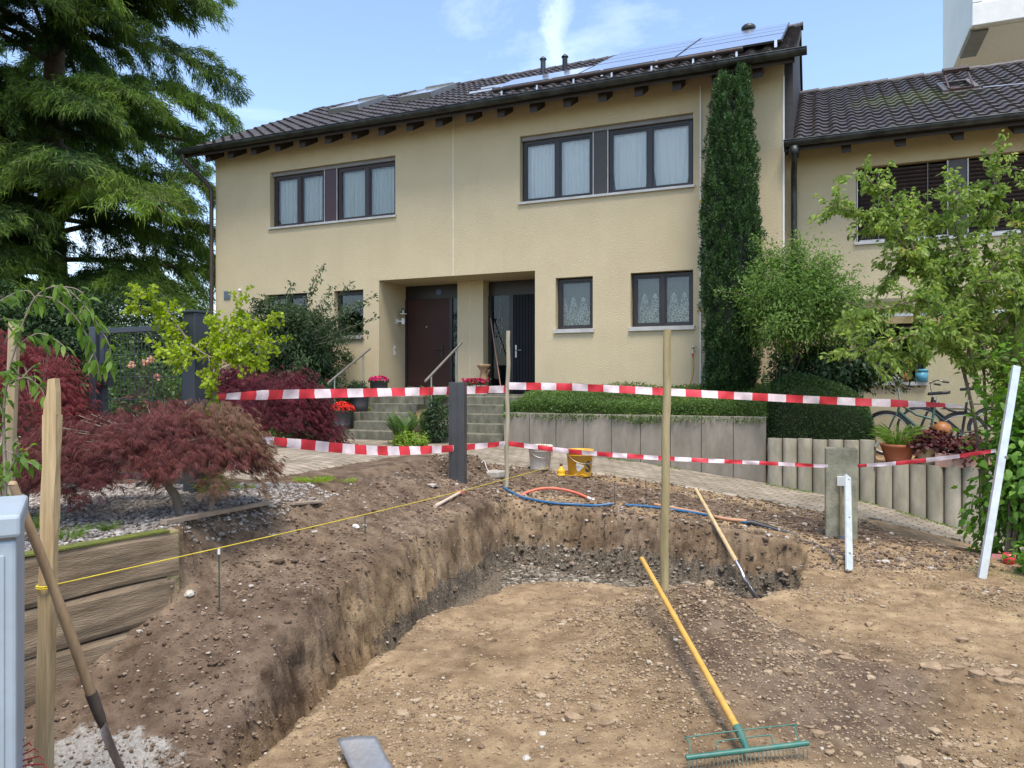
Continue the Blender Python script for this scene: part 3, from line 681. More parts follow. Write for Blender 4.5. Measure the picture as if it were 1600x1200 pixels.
def room(s0, s1, z0, z1, t, parent, depth=.9):
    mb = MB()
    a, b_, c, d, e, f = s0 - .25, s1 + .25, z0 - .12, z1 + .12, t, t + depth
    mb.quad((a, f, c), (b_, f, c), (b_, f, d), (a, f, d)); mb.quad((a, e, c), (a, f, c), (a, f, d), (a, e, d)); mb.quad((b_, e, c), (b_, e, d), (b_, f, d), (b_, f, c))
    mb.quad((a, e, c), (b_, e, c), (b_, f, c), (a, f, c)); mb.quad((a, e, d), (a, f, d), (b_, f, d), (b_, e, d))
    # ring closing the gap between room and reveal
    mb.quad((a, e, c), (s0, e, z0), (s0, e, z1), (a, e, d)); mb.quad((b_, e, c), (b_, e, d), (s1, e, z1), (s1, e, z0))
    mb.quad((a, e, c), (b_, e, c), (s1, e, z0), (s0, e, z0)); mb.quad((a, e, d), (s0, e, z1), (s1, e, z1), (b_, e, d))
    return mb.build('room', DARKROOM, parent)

def sashes(parent, s0, s1, z0, z1, t, n, fm_, fw=.055, glass=None, curtain=None, boxtop=0.0):
    """n casements side by side; returns the window frame part"""
    mb = MB(); T0, T1 = t, t + .06
    zt_ = z1 - boxtop
    mb.box(s0, s0 + fw, T0, T1, z0, zt_); mb.box(s1 - fw, s1, T0, T1, z0, zt_)
    mb.box(s0 + fw, s1 - fw, T0, T1, z0, z0 + fw); mb.box(s0 + fw, s1 - fw, T0, T1, zt_ - fw, zt_)
    wdt = (s1 - s0 - 2 * fw - (n - 1) * .09) / n
    for k in range(n - 1):
        a = s0 + fw + wdt * (k + 1) + .09 * k
        mb.box(a, a + .09, T0 - .004, T1, z0 + fw, zt_ - fw)
    w_ = mb.build('window', fm_, parent, bevel=.004)
    for k in range(n):
        a = s0 + fw + (wdt + .09) * k
        sb = MB(); q_ = .028
        sb.box(a, a + q_, T0 + .012, T1, z0 + fw, zt_ - fw).box(a + wdt - q_, a + wdt, T0 + .012, T1, z0 + fw, zt_ - fw).box(a + q_, a + wdt - q_, T0 + .012, T1, z0 + fw, z0 + fw + q_).box(a + q_, a + wdt - q_, T0 + .012, T1, zt_ - fw - q_, zt_ - fw)
        sb.build('sash', fm_, w_)
        MB().quad((a + q_, T0 + .038, z0 + fw + q_), (a + wdt - q_, T0 + .038, z0 + fw + q_), (a + wdt - q_, T0 + .038, zt_ - fw - q_), (a + q_, T0 + .038, zt_ - fw - q_)).build('pane', glass or GLASS, w_)
        if curtain: curtain(k, a + .01, a + wdt - .01, z0 + fw, zt_ - fw, w_)
    return w_

def tiles(name, s0, s1, t0, z0, run, slope, mat_, parent, holes=(), w_=.30, e=.335):
    """a field of interlocking pantiles: every row is a wave, tilted so that its lower edge laps the row below"""
    ln = run / math.cos(slope); rows = int(round(ln / e)); e = ln / rows
    cs = []; k = int((s1 - s0) / w_); w_ = (s1 - s0) / k
    prof = [(0, .0), (.10, .022), (.22, .044), (.34, .050), (.46, .042), (.56, .018), (.66, .002), (.80, -.004), (.93, -.002)]
    xs = np.array([s0 + (i + a) * w_ for i in range(k) for a, _ in prof] + [s1]); hs = np.array([h for i in range(k) for _, h in prof] + [0])
    V = []; Fs = []; n = len(xs); base = 0; va = []
    ca, sa = math.cos(slope), math.sin(slope)
    for r in range(rows):
        jit = rng.uniform(-.006, .006, k + 1)[np.minimum((np.arange(n) // len(prof)), k)]
        prs = [(r * e - .01, -.012), (r * e - .01, .046), (r * e + e * .97, .012)]
        for d, up in prs:
            x = xs; h = hs + up + (jit if up > 0 else 0)
            if up < 0: h = np.zeros(n) - .02 + 0 * hs
            V.append(np.stack([x, t0 + d * ca - h * sa, z0 + d * sa + h * ca], -1))
        ii = base + np.arange(n)
        for q_ in range(2):
            a = ii[:-1] + q_ * n; b_ = ii[1:] + q_ * n; c = b_ + n; d2 = a + n
            Fs.append(np.stack([a, b_, c, d2], -1))
        base += 3 * n
    return np_mesh(name, np.concatenate(V), np.concatenate(Fs), mat_, smooth=False, parent=parent)

def gutter(s0, s1, t, z, parent, r=.085, mat_=None):
    mb = MB(); n = 10; k = 2
    prof = [(t + r * math.cos(a), z + r * math.sin(a)) for a in np.linspace(math.pi, 2 * math.pi, n)]
    prof2 = [(t + (r - .006) * math.cos(a), z + (r - .006) * math.sin(a)) for a in np.linspace(2 * math.pi, math.pi, n)]
    pr = prof + prof2
    a = [(s0, y, zz) for y, zz in pr]; b_ = [(s1, y, zz) for y, zz in pr]; q_ = len(pr)
    mb.add(a + b_, [(i, (i + 1) % q_, q_ + (i + 1) % q_, q_ + i) for i in range(q_)], 0, True)
    for s in (s0, s1):
        mb.add([(s, y, zz) for y, zz in prof], [tuple(range(n))])
    # bead on the lip, seams
    mb.tube([(s0, t - r, z + .004), (s1, t - r, z + .004)], .010, 8)
    s = s0 + 1.5
    while s < s1 - .5:
        mb.tube([(s, t + r * 1.03 * math.cos(a_), z + r * 1.03 * math.sin(a_)) for a_ in np.linspace(math.pi, 2 * math.pi, 8)], .006, 5); s += 2.9
    return mb.build('gutter', mat_ or GUTTER, parent)

# ================= the double house
HW = 13.46; EZ = 7.32; SL = math.atan(2.74 / 5.1)
hs_ = thing('double_house', 'long beige rendered double house with solar panels, skylights and two recessed front doors', 'house', P0, TH)
UPR = (8.28, 11.84, 5.37, 6.77); UPL = (1.72, 5.26, 5.38, 6.74)
LOB = (10.63, 11.84, 2.68, 3.78); LOS = (9.07, 9.86, 2.68, 3.77)
LLB = (1.55, 2.83, 2.68, 3.77); LLS = (3.60, 4.41, 2.68, 3.77)
PORCH = (4.83, 8.62, 1.36, 3.95)
mb = MB()
wall_front(mb, 0, HW, -.3, 7.62, 0, [UPR, UPL, LOB, LOS, LLB, LLS, (*PORCH, 1.2)])
mb.quad((0, 0, -.3), (0, 0, 7.62), (0, 9.0, 7.62), (0, 9.0, -.3)); mb.quad((HW, 0, -.3), (HW, 9, -.3), (HW, 9, 7.62), (HW, 0, 7.62))
mb.add([(0, 0, 7.62), (0, 4.5, 9.9), (0, 9, 7.62)], [(0, 1, 2)]); mb.quad((0, 9, -.3), (HW, 9, -.3), (HW, 9, 7.62), (0, 9, 7.62))
mb.quad((PORCH[0], 1.2, 3.95), (PORCH[1], 1.2, 3.95), (PORCH[1], 1.2, 3.90), (PORCH[0], 1.2, 3.90))
# pier between the doors
mb.box(6.385, 7.035, .86, 1.2, 1.36, 3.949)
wall = mb.build('wall', STUCCO, hs_)
# expansion joints in the render
MB().box(6.705, 6.735, -.006, .004, 3.95, 7.5).build('joint', pmat('joint_bead', (.62, .57, .44), (.55, .5, .38), rough=.7), wall)
MB().box(6.70, 6.72, .852, .862, 1.37, 3.94).build('joint', pmat('joint_bead_low', (.60, .54, .40), (.52, .46, .33), rough=.7), wall)
MB().box(HW - .02, HW + .012, -.012, .03, .9, 7.2).build('corner_bead', WHITE, wall)
# plinth of the porch floor
MB().box(PORCH[0] + .002, PORCH[1] - .002, -.02, 1.19, 1.18, 1.372).build('porch_floor', CONC_ST, hs_)

# windows
def cu_white(t0):
    def f(k, a, b_, c, d, w_): wavy('curtain', a - .03, b_ + .03, c - .02, d - .0, t0, CURT, w_, amp=.014, per=.075)
    return f
def cu_gather(k, a, b_, c, d, w_): wavy('curtain', a - .03, b_ + .03, c - .02, d, .235, CURT, w_, amp=.010, per=.16, flare=2.5, gather=.5)
def cu_sheer(k, a, b_, c, d, w_): wavy('curtain', a, b_, c, d, .26, CURT2, w_, amp=.02, per=.10)
def cu_lace(k, a, b_, c, d, w_):
    o_ = wavy('lace_curtain', -(b_ - a) / 2, (b_ - a) / 2, 0, d - c, 0, LACE, w_, amp=.006, per=.12); o_.location = ((a + b_) / 2, .30, c)
TW = .13
def top_window(s0, s1, z0, z1, mid0, mid1, fm_, pm_, cl, cr_):
    sashes(hs_, s0 + .03, mid0, z0 + .03, z1 - .09, TW, 2, fm_, curtain=cl)
    sashes(hs_, mid1, s1 - .03, z0 + .03, z1 - .09, TW, 2, fm_, curtain=cr_)
    MB().box(mid0 + .002, mid1 - .002, TW - .03, TW + .06, z0 + .03, z1 - .06).build('window_panel', pm_, hs_, bevel=.004)
    for a in (mid0 + .004, mid1 - .022): MB().box(a, a + .018, TW - .045, TW - .031, z0 + .03, z1 - .06).build('blind_rail', SILL, hs_)

    MB().box(s0 + .01, s1 - .01, TW - .06, TW + .05, z1 - .085, z1 - .004).build('blind_box', GREYTRIM, hs_)
    MB().box(s0 - .03, s1 + .03, -.05, TW, z0 - .032, z0 + .018).build('window_sill', SILL, hs_, bevel=.004)
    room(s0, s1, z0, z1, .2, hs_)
top_window(*UPR, 9.83, 10.16, FRAMEB, pmat('panel_dark', (.055, .042, .038), (.045, .034, .031), rough=.45), cu_white(.235), cu_gather)
top_window(*UPL, 3.25, 3.63, FRAME, MAROON, cu_sheer, cu_sheer)
def low_window(s0, s1, z0, z1, n, cu, sill=SILL, fm_=FRAMEB):
    sashes(hs_, s0 + .02, s1 - .02, z0 + .04, z1 - .02, TW, n, fm_, curtain=cu)
    MB().box(s0 - .03, s1 + .03, -.05, TW, z0 - .045, z0 + .035).build('window_sill', sill, hs_, bevel=.004)
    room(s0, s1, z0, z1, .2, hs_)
low_window(*LOB, 2, cu_lace); low_window(*LOS, 1, cu_lace); low_window(*LLB, 2, None); low_window(*LLS, 1, None)

# doors
DBROWN = pmat('door_brown', (.050, .022, .018), (.040, .018, .015), scale=2, rough=.5, spec=.25)
DBLACK = pmat('door_anthracite', (.010, .010, .013), (.007, .007, .010), scale=2, rough=.5, spec=.2)
zf0 = 1.375
d1 = MB().box(4.84, 6.38, 1.16, 1.2, 3.62, 3.945).box(4.84, 4.90, 1.13, 1.2, zf0, 3.62).box(6.04, 6.11, 1.13, 1.2, zf0, 3.62).box(6.31, 6.38, 1.13, 1.2, zf0, 3.62).box(6.11, 6.31, 1.13, 1.2, zf0, zf0 + .06).build('door_frame', FRAMEB, hs_)
dl = MB().box(4.905, 6.035, 1.145, 1.19, zf0 + .01, 3.615).build('door', DBROWN, hs_, bevel=.004); tag(dl, 'brown panel door')
MB().box(6.112, 6.308, 1.165, 1.172, zf0 + .06, 3.62).build('pane', GLASSD, d1); MB().box(6.11, 6.31, 1.185, 1.195, zf0, 3.62).build('frosted_blind', pmat('blind_grey', (.10, .14, .16), (.07, .10, .12), scale=3, rough=.6), d1)
MB().box(5.80, 5.87, 1.125, 1.145, 2.22, 2.52).tube([(5.83, 1.13, 2.40), (5.83, 1.07, 2.40), (5.67, 1.07, 2.40)], .011, 8).build('door_handle', FRAMEB, dl)
MB().tube([(5.42, 1.15, 2.96), (5.42, 1.135, 2.96)], .018, 10).build('peephole', STEEL, dl)
d2 = MB().box(7.04, 8.61, 1.16, 1.2, 3.62, 3.945).box(7.04, 7.11, 1.13, 1.2, zf0, 3.62).box(7.56, 7.66, 1.13, 1.2, zf0, 3.62).box(8.53, 8.61, 1.13, 1.2, zf0, 3.62).box(7.11, 7.56, 1.13, 1.2, zf0, zf0 + .08).build('door_frame', FRAMEB, hs_)
mb = MB(); a = 7.665
while a < 8.50: mb.box(a, a + .066, 1.145, 1.19, zf0 + .01, 3.615); a += .072
dr = mb.build('door', DBLACK, hs_, bevel=.004); tag(dr, 'black grooved door')
MB().box(7.112, 7.558, 1.165, 1.172, zf0 + .08, 3.62).build('pane', GLASSD, d2)
MB().box(7.11, 7.56, 1.190, 1.198, zf0, 3.62).build('hall_backing', pmat('hall_dark', (.09, .115, .12), (.02, .03, .03), scale=2.2, rough=.6, stretch=(1, 1, .5)), d2)
mb = MB(); r_ = random.Random(4)
for k in range(44):
    z = 3.52 - k * .028; x = 7.345 + (.012 + .0022 * k if k < 30 else .05) * r_.uniform(-1, 1)
    mb.lathe([(.001, -.010), (.009, -.004), (.009, .004), (.001, .010)], (x, 1.150, z), 6)
mb.build('hanging_garland', pmat('garland', (.55, .52, .44), (.4, .38, .3), scale=40, rough=.6), d2)
MB().box(7.71, 7.745, 1.125, 1.145, 2.20, 2.48).tube([(7.73, 1.13, 2.36), (7.73, 1.07, 2.36), (7.88, 1.07, 2.36)], .011, 8).build('door_handle', STEEL, dr)
# small enamel house number plates over the doors (blurred in the photograph)
PLATE = pmat('plate_blue', (.05, .09, .22), (.04, .07, .18), rough=.3)
for s in (5.68, 8.36): MB().box(s, s + .13, 1.148, 1.158, 3.72, 3.84).build('number_plate', PLATE, hs_)
# porch lamp, bell plate, vent grille and sensor on the front
lp = MB().lathe([(.045, 0), (.045, .012), (.03, .014)], (0, 0, 0), 14)
lp = MB().box(4.832, 4.86, .72, .82, 3.03, 3.13).tube([(4.85, .77, 3.08), (5.0, .77, 3.08), (5.0, .77, 3.12)], .018, 8).lathe([(.04, -.09), (.045, -.02), (.045, .04)], (5.0, .77, 3.1), 14).build('porch_lamp', WHITE, hs_)
MB().lathe([(.045, .14), (.09, .145), (.09, .155), (.03, .18)], (5.0, .77, 3.1), 16).build('lamp_cap', WHITE, lp)
MB().lathe([(.055, .18), (.06, .24), (.035, .28), (0, .285)], (5.0, .77, 3.1), 16).build('lamp_glass', glassmat('lamp_glass', (.8, .85, .85)), lp)
MB().box(4.832, 4.842, .62, .70, 2.28, 2.50).build('bell_plate', WHITE, hs_, bevel=.003)
MB().box(4.842, 4.846, .645, .675, 2.38, 2.42).build('bell_button', FRAMEB, hs_)
vg = MB().box(.28, .49, -.018, 0, 3.72, 3.93).build('vent_grille', pmat('vent_blue', (.20, .23, .28), (.15, .18, .22), rough=.5), hs_)
mb = MB()
for k in range(6): mb.box(.295, .475, -.028, -.019, 3.735 + k * .032, 3.752 + k * .032)
mb.build('slat', pmat('vent_slat', (.17, .20, .25), (.14, .17, .2), rough=.5), vg)
MB().lathe([(.0, -.04), (.03, -.035), (.038, 0), (.03, .03), (0, .04)], (.82, -.05, 3.92), 14).tube([(.82, -.05, 3.92), (.82, .0, 3.92)], .014, 8).build('motion_sensor', WHITE, hs_)
# cable conduit on the right, with its yellow clip
cd = MB().tube([(11.98, -.025, 1.3), (11.98, -.025, 7.25)], .017, 8).build('conduit', WHITE, hs_)
MB().box(11.955, 12.005, -.05, 0, 2.98, 3.04).box(11.955, 12.005, -.05, 0, 5.02, 5.08).build('yellow_clip', pmat('clip_yellow', (.65, .5, .05), rough=.5), cd)
# water tap with hose
tp = MB().tube([(11.85, 0, 2.23), (11.85, -.10, 2.23), (11.85, -.12, 2.17)], .014, 8).lathe([(.012, 0), (.03, .04), (.03, .05), (.01, .055)], (11.85, -.08, 2.26), 12).build('water_tap', STEEL, hs_)
MB().tube([(11.85, -.12, 2.18), (11.85, -.12, 2.12)], .019, 8).build('tap_coupling', pmat('coupling_red', (.55, .06, .07), rough=.5), tp)

# roof
rf = tiles('roof', -.42, HW + .20, -.60, EZ, 5.1, SL, TILE, hs_)
mb = MB()     # under-boarding, back slope, verges, ridge
ca, sa = math.cos(SL), math.sin(SL)
mb.quad((-.42, -.58, EZ - .05), (HW + .20, -.58, EZ - .05), (HW + .20, 4.5, 10.01), (-.42, 4.5, 10.01))
mb.quad((-.42, 4.5, 10.05), (HW + .20, 4.5, 10.05), (HW + .20, 9.6, EZ), (-.42, 9.6, EZ))
for s in (-.46, HW + .16):
    mb.prism([(s, -.6, EZ - .16), (s, -.6, EZ + .03), (s, 4.5, 10.07), (s, 9.6, EZ + .03), (s, 9.6, EZ - .16), (s, 4.5, 9.87)], (.035, 0, 0))
mb.build('roof_boarding', DARKWOOD, hs_)
# dark cladding of the gable above the neighbour's roof
MB().prism([(HW + .001, .12, 5.9), (HW + .001, .12, 7.6), (HW + .001, 4.5, 9.92), (HW + .001, 8.9, 7.6), (HW + .001, 8.9, 5.9)], (.15, 0, 0)).build('gable_cladding', pmat('slate_cladding', (.030, .026, .028), (.016, .014, .015), scale=6, rough=.6, bump=.4, bscale=8, stretch=(1, 1, 3)), hs_)
mb = MB(); s = -.44
while s < HW + .15:
    e_ = min(s + .40, HW + .24); n_ = 9
    pr = [(.125 * math.cos(a_), .09 * math.sin(a_)) for a_ in np.linspace(-.2, math.pi + .2, n_)]
    jz = rng.uniform(-.012, .012)
    A = [(s, 4.5 + y, 10.06 + z + jz) for y, z in pr]; B = [(e_, 4.5 + y * 1.14, 10.06 + z * 1.22 + jz) for y, z in pr]
    mb.add(A + B, [(i, i + 1, n_ + i + 1, n_ + i) for i in range(n_ - 1)] + [tuple(range(n_)), tuple(range(2 * n_ - 1, n_ - 1, -1))], 0, False)
    s += .36
mb.build('ridge_tile', TILE, hs_)
gutter(-.52, HW + .40, -.70, EZ + .01, hs_, r=.10)
mb = MB(); 
RS = [.12 + i * .713 for i in range(19)]
for i, s in enumerate(RS):
    p = [(s, -.50, EZ - .26), (s, -.50, EZ - .10), (s, .0, EZ + .17), (s, .0, EZ - .06)]
    MB().prism([(s, -.46, EZ - .27), (s, -.46, EZ - .03), (s, .02, EZ + .25), (s, .02, EZ + .0)], (.165, 0, 0)).build('rafter_end', DARKWOOD, hs_)
MB().box(-.42, HW + .2, -.60, -.575, EZ - .14, EZ + .04).build('eave_board', DARKWOOD, hs_)
# downpipe at the left corner
MB().tube([(-.38, -.70, EZ - .05), (-.36, -.66, EZ - .25), (-.12, -.30, EZ - .62), (-.02, -.14, EZ - .82), (-.02, -.12, EZ - 1.1), (-.02, -.12, .5)], .052, 12).build('downpipe', PIPE_BR, hs_)
def roofp(s, d, up=0):     # point on the main roof plane: d metres up the slope from the eave
    return Vector((s, -.6 + d * ca - up * sa, EZ + d * sa + up * ca))
def roof_hit(px, py, up=0):
    """(s, d) where the sight line meets the roof plane"""
    o_ = Vector((0, 0, EYE)) ; dr_ = at(px, py, 1.0) - o_
    nrm = (N * -sa + Vector((0, 0, 1)) * ca)
    q0 = H(0, -.6, EZ) + nrm * up
    k = (q0 - o_).dot(nrm) / dr_.dot(nrm); P = o_ + dr_ * k - q0
    return P.dot(U), P.dot(N * ca + Vector((0, 0, 1)) * sa)
def skylight(s0, s1, d0, d1):
    mb = MB(); up0, up1 = .04, .20
    def bx(sa_, sb_, da, db, u0, u1, mm=0):
        v = [roofp(sa_, da, u0), roofp(sb_, da, u0), roofp(sb_, db, u0), roofp(sa_, db, u0), roofp(sa_, da, u1), roofp(sb_, da, u1), roofp(sb_, db, u1), roofp(sa_, db, u1)]
        mb.add(v, [(0, 3, 2, 1), (4, 5, 6, 7), (0, 1, 5, 4), (1, 2, 6, 5), (2, 3, 7, 6), (3, 0, 4, 7)], mm)
    bx(s0, s0 + .07, d0, d1, up0, up1); bx(s1 - .07, s1, d0, d1, up0, up1); bx(s0 + .07, s1 - .07, d0, d0 + .08, up0, up1); bx(s0 + .07, s1 - .07, d1 - .1, d1, up0, up1 + .03)
    k = mb.build('skylight', pmat('skylight_metal', (.34, .35, .34), (.26, .27, .26), rough=.35, metal=.6), hs_)
    mb = MB(); bx(s0 + .07, s1 - .07, d0 + .08, d1 - .1, up0, up1 - .02)
    mb.v = []; mb.f = []; mb.m = []; mb.sm = []
    mb.add([roofp(s0 + .07, d0 + .08, .185), roofp(s1 - .07, d0 + .08, .185), roofp(s1 - .07, d1 - .1, .185), roofp(s0 + .07, d1 - .1, .185)], [(0, 1, 2, 3)])
    mb.build('pane', SKYGLASS, k); return k
m, t, b, o = new_mat('skylight_glass'); b.inputs['Metallic'].default_value = .6; b.inputs['Base Color'].default_value = (.60, .64, .68, 1); b.inputs['Roughness'].default_value = .08; b.inputs['Specular IOR Level'].default_value = 1.0; b.inputs['IOR'].default_value = 2.0
SKYGLASS = m
skylight(1.95, 2.9, 3.0, 4.6); skylight(4.15, 5.1, 2.95, 4.55)

# solar array
m, t, b, o = new_mat('solar_cell'); b.inputs['Base Color'].default_value = (.84, .82, .86, 1); b.inputs['Metallic'].default_value = .9; b.inputs['Roughness'].default_value = .10
b.inputs['IOR'].default_value = 1.9; b.inputs['Specular IOR Level'].default_value = 1.0
tcn = t.nodes.new('ShaderNodeTexCoord'); nn_ = t.nodes.new('ShaderNodeTexNoise'); nn_.inputs['Scale'].default_value = 3; t.links.new(tcn.outputs['Object'], nn_.inputs['Vector'])
mr_ = t.nodes.new('ShaderNodeMapRange'); mr_.inputs['To Min'].default_value = .05; mr_.inputs['To Max'].default_value = .2; t.links.new(nn_.outputs['Fac'], mr_.inputs['Value']); t.links.new(mr_.outputs[0], b.inputs['Roughness'])
SOLAR = m
ALU = pmat('aluminium', (.62, .62, .61), (.54, .54, .53), scale=8, rough=.35, metal=.8)
PFR = pmat('panel_frame', (.06, .06, .065), (.045, .045, .05), rough=.4, metal=.4)
def solar(s0, s1, d0, d1, up=.17):
    mb = MB(); th_ = .035
    v = [roofp(s0, d0, up - th_), roofp(s1, d0, up - th_), roofp(s1, d1, up - th_), roofp(s0, d1, up - th_), roofp(s0, d0, up), roofp(s1, d0, up), roofp(s1, d1, up), roofp(s0, d1, up)]
    mb.add(v, [(0, 3, 2, 1), (4, 5, 6, 7), (0, 1, 5, 4), (1, 2, 6, 5), (2, 3, 7, 6), (3, 0, 4, 7)])
    k = mb.build('solar_panel', PFR, hs_)
    g_ = .020; MB().add([roofp(s0 + g_, d0 + g_, up + .003), roofp(s1 - g_, d0 + g_, up + .003), roofp(s1 - g_, d1 - g_, up + .003), roofp(s0 + g_, d1 - g_, up + .003)], [(0, 1, 2, 3)]).build('cell_face', SOLAR, k)

for d0, d1, a in [(1.22, 2.62, 7.45), (2.68, 3.62, 9.40), (3.635, 4.57, 9.40), (4.585, 5.5, 9.40)]:
    b_ = 13.42; n_ = round((b_ - a) / 1.965); w_ = (b_ - a) / n_
    for k in range(n_): solar(a + k * w_ + .012, a + (k + 1) * w_ - .012, d0, d1)
for d in (1.6, 2.3): MB().bar(roofp(6.75, d, .12), roofp(13.4, d, .12), .04, .04).build('mounting_rail', ALU, hs_)
for d in (3.1, 4.1, 5.1): MB().bar(roofp(9.4, d, .12), roofp(13.4, d, .12), .04, .04).build('mounting_rail', ALU, hs_)
sg = MB().tube([roofp(7.7, .70, .16), roofp(12.75, .70, .16)], .045, 10).build('snow_guard', PIPE_BR, hs_)
for k in range(7): MB().bar(roofp(7.9 + k * .79, .62, .05), roofp(7.9 + k * .79, .70, .18), .035, .015).build('bracket', ALU, sg)
for k in range(6): MB().bar(roofp(7.7 + k * 1.12, 1.15, .05), roofp(7.7 + k * 1.12, 1.22, .17), .05, .03).build('panel_clamp', ALU, hs_)
for s, d, h_ in ((7.62, 4.3, .46), (8.2, 4.3, .42)):
    p = roofp(s, d, 0); v_ = MB().tube([p, p + Vector((0, 0, h_ - .03))], .065, 12).build('vent_pipe', GUTTER, hs_)
    MB().lathe([(.09, 0), (.085, .02), (.03, .07), (0, .075)], p + Vector((0, 0, h_ - .03)), 14).build('vent_cap', GUTTER, v_)
p = Vector((12.45, 4.62, 9.72)); MB().lathe([(.13, 0), (.13, .50), (.17, .50), (.17, .62), (.13, .66), (0, .66)], p, 16).build('chimney', GUTTER, hs_)
# ================= the neighbour's house, lower and set back a little
nb = thing('terraced_house', 'lower beige house set back beside the double house, dark blinds down', 'house', H(13.46, .5, 0), TH)
NW_ = 10.5; NE = 5.93
UW = (1.21, 4.75, 4.15, 5.53); LW = (1.21, 2.30, 1.62, 2.68); DW = (3.45, 4.5, .4, 2.55)
mb = MB(); wall_front(mb, .002, NW_, -1.6, 6.25, 0, [UW, LW, DW])
mb.quad((NW_, 0, -1.6), (NW_, 9, -1.6), (NW_, 9, 6.25), (NW_, 0, 6.25)); mb.quad((.002, 9, -1.6), (NW_, 9, -1.6), (NW_, 9, 6.25), (.002, 9, 6.25)); mb.add([(NW_, 0, 6.25), (NW_, 4.5, 8.5), (NW_, 9, 6.25)], [(0, 1, 2)])
mb.build('wall', STUCCO, nb)
SLN2 = math.atan(2.70 / 5.1)
tiles('roof', .16, NW_ + .2, -.60, NE, 5.1, SLN2, TILEM, nb, w_=.30, e=.33)
mb = MB(); mb.quad((.16, -.58, NE - .05), (NW_ + .2, -.58, NE - .05), (NW_ + .2, 4.5, 8.58), (.16, 4.5, 8.58)); mb.quad((.16, 4.5, 8.61), (NW_ + .2, 4.5, 8.61), (NW_ + .2, 9.6, NE), (.16, 9.6, NE))
mb.box(.005, NW_ + .2, -.60, -.575, NE - .14, NE + .02)
mb.build('roof_boarding', DARKWOOD, nb)
mb = MB(); s = .16
while s < NW_ + .1:
    e_ = s + .42; n_ = 9; pr = [(.125 * math.cos(a_), .085 * math.sin(a_)) for a_ in np.linspace(-.2, math.pi + .2, n_)]; jz = rng.uniform(-.01, .01)
    A = [(s, 4.5 + y, 8.63 + z + jz) for y, z in pr]; B = [(e_, 4.5 + y * 1.14, 8.63 + z * 1.22 + jz) for y, z in pr]
    mb.add(A + B, [(i, i + 1, n_ + i + 1, n_ + i) for i in range(n_ - 1)] + [tuple(range(n_)), tuple(range(2 * n_ - 1, n_ - 1, -1))]); s += .37
mb.build('ridge_tile', TILEM, nb)
gutter(.005, NW_ + .25, -.70, NE + .005, nb, r=.095)
for i in range(12):
    s = .10 + i * .86
    MB().prism([(s, -.46, NE - .24), (s, -.46, NE - .03), (s, .02, NE + .23), (s, .02, NE + .02)], (.15, 0, 0)).build('rafter_end', DARKWOOD, nb)
MB().tube([(.18, -.68, NE - .08), (.18, -.66, NE - .30), (.16, -.18, NE - .52), (.16, -.12, NE - .75), (.16, -.12, .4)], .052, 12).lathe([(.06, 0), (.085, .03), (.085, .15), (.05, .15)], (.18, -.69, NE - .24), 14).build('downpipe', GUTTER, nb)
# blinds: closed external venetian blinds
BL = pmat('blind_slat', (.045, .032, .034), (.032, .024, .026), scale=3, rough=.4, metal=.2)
def blind(s0, s1, z0, z1, t, parent):
    mb = MB(); z = z0 + .02
    while z < z1 - .04:
        mb.quad((s0, t + .035, z), (s1, t + .035, z), (s1, t - .012, z + .062), (s0, t - .012, z + .062)); z += .070
    bl_ = mb.build('blind', BL, parent); 
    MB().box(s0, s1, t - .02, t + .035, z0 - .012, z0 + .018).build('bottom_rail', SILL, bl_)
    for f_ in (.22, .78):
        x = s0 + (s1 - s0) * f_; MB().box(x, x + .012, t - .028, t - .020, z0, z1).build('ladder_tape', GREYTRIM, bl_)
    return bl_
blind(UW[0] + .06, 2.66, UW[2] + .05, UW[3] - .02, .10, nb); blind(2.98, UW[1] - .06, UW[2] + .05, UW[3] - .02, .10, nb)
MB().box(2.68, 2.955, .07, .17, UW[2] + .02, UW[3] - .02).build('window_panel', pmat('panel_n', (.07, .055, .055), (.055, .045, .045), rough=.45), nb)
for a in (2.655, 2.96, UW[0] + .012): MB().box(a, a + .02, .055, .17, UW[2] + .02, UW[3] - .02).build('blind_rail', SILL, nb)
MB().box(UW[0] - .03, UW[1] + .03, -.05, .16, UW[2] - .032, UW[2] + .018).build('window_sill', SILL, nb, bevel=.004)
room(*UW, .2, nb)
sashes(nb, LW[0] + .02, LW[1] - .02, LW[2] + .04, LW[3] - .02, .14, 2, FRAMEB)
MB().box(LW[0] - .03, LW[1] + .04, -.07, .15, LW[2] - .045, LW[2] + .02).build('window_sill', SILL, nb, bevel=.004)
room(*LW, .2, nb)
dn = MB().box(DW[0], DW[0] + .07, .12, .18, DW[2], DW[3]).box(DW[1] - .07, DW[1], .12, .18, DW[2], DW[3]).box(DW[0] + .07, DW[1] - .07, .12, .18, DW[3] - .07, DW[3]).box(DW[0] + .07, DW[1] - .07, .12, .18, DW[2], DW[2] + .9).build('door', FRAMEB, nb)
MB().box(DW[0] + .07, DW[1] - .07, .145, .152, DW[2] + .9, DW[3] - .07).build('pane', GLASSD, dn); MB().box(DW[0] - .2, DW[1] + .2, .3, .32, DW[2] - .1, DW[3] + .1).build('hall_backing', DARKROOM, dn)
# glass canopy over window and door
cp = MB()
for s in (1.0, 2.1, 3.2, 4.4): cp.bar((s, -.01, 3.10), (s, -.95, 2.76), .04, .05)
cp.bar((.98, -.96, 2.75), (4.42, -.96, 2.75), .06, .05).bar((.98, -.03, 3.10), (4.42, -.03, 3.10), .05, .05)
cp_ = cp.build('canopy', ALU, nb); MB().quad((1.0, -.95, 2.80), (4.4, -.95, 2.80), (4.4, -.02, 3.14), (1.0, -.02, 3.14)).build('canopy_glass', glassmat('canopy_glass', (.8, .88, .86)), cp_)
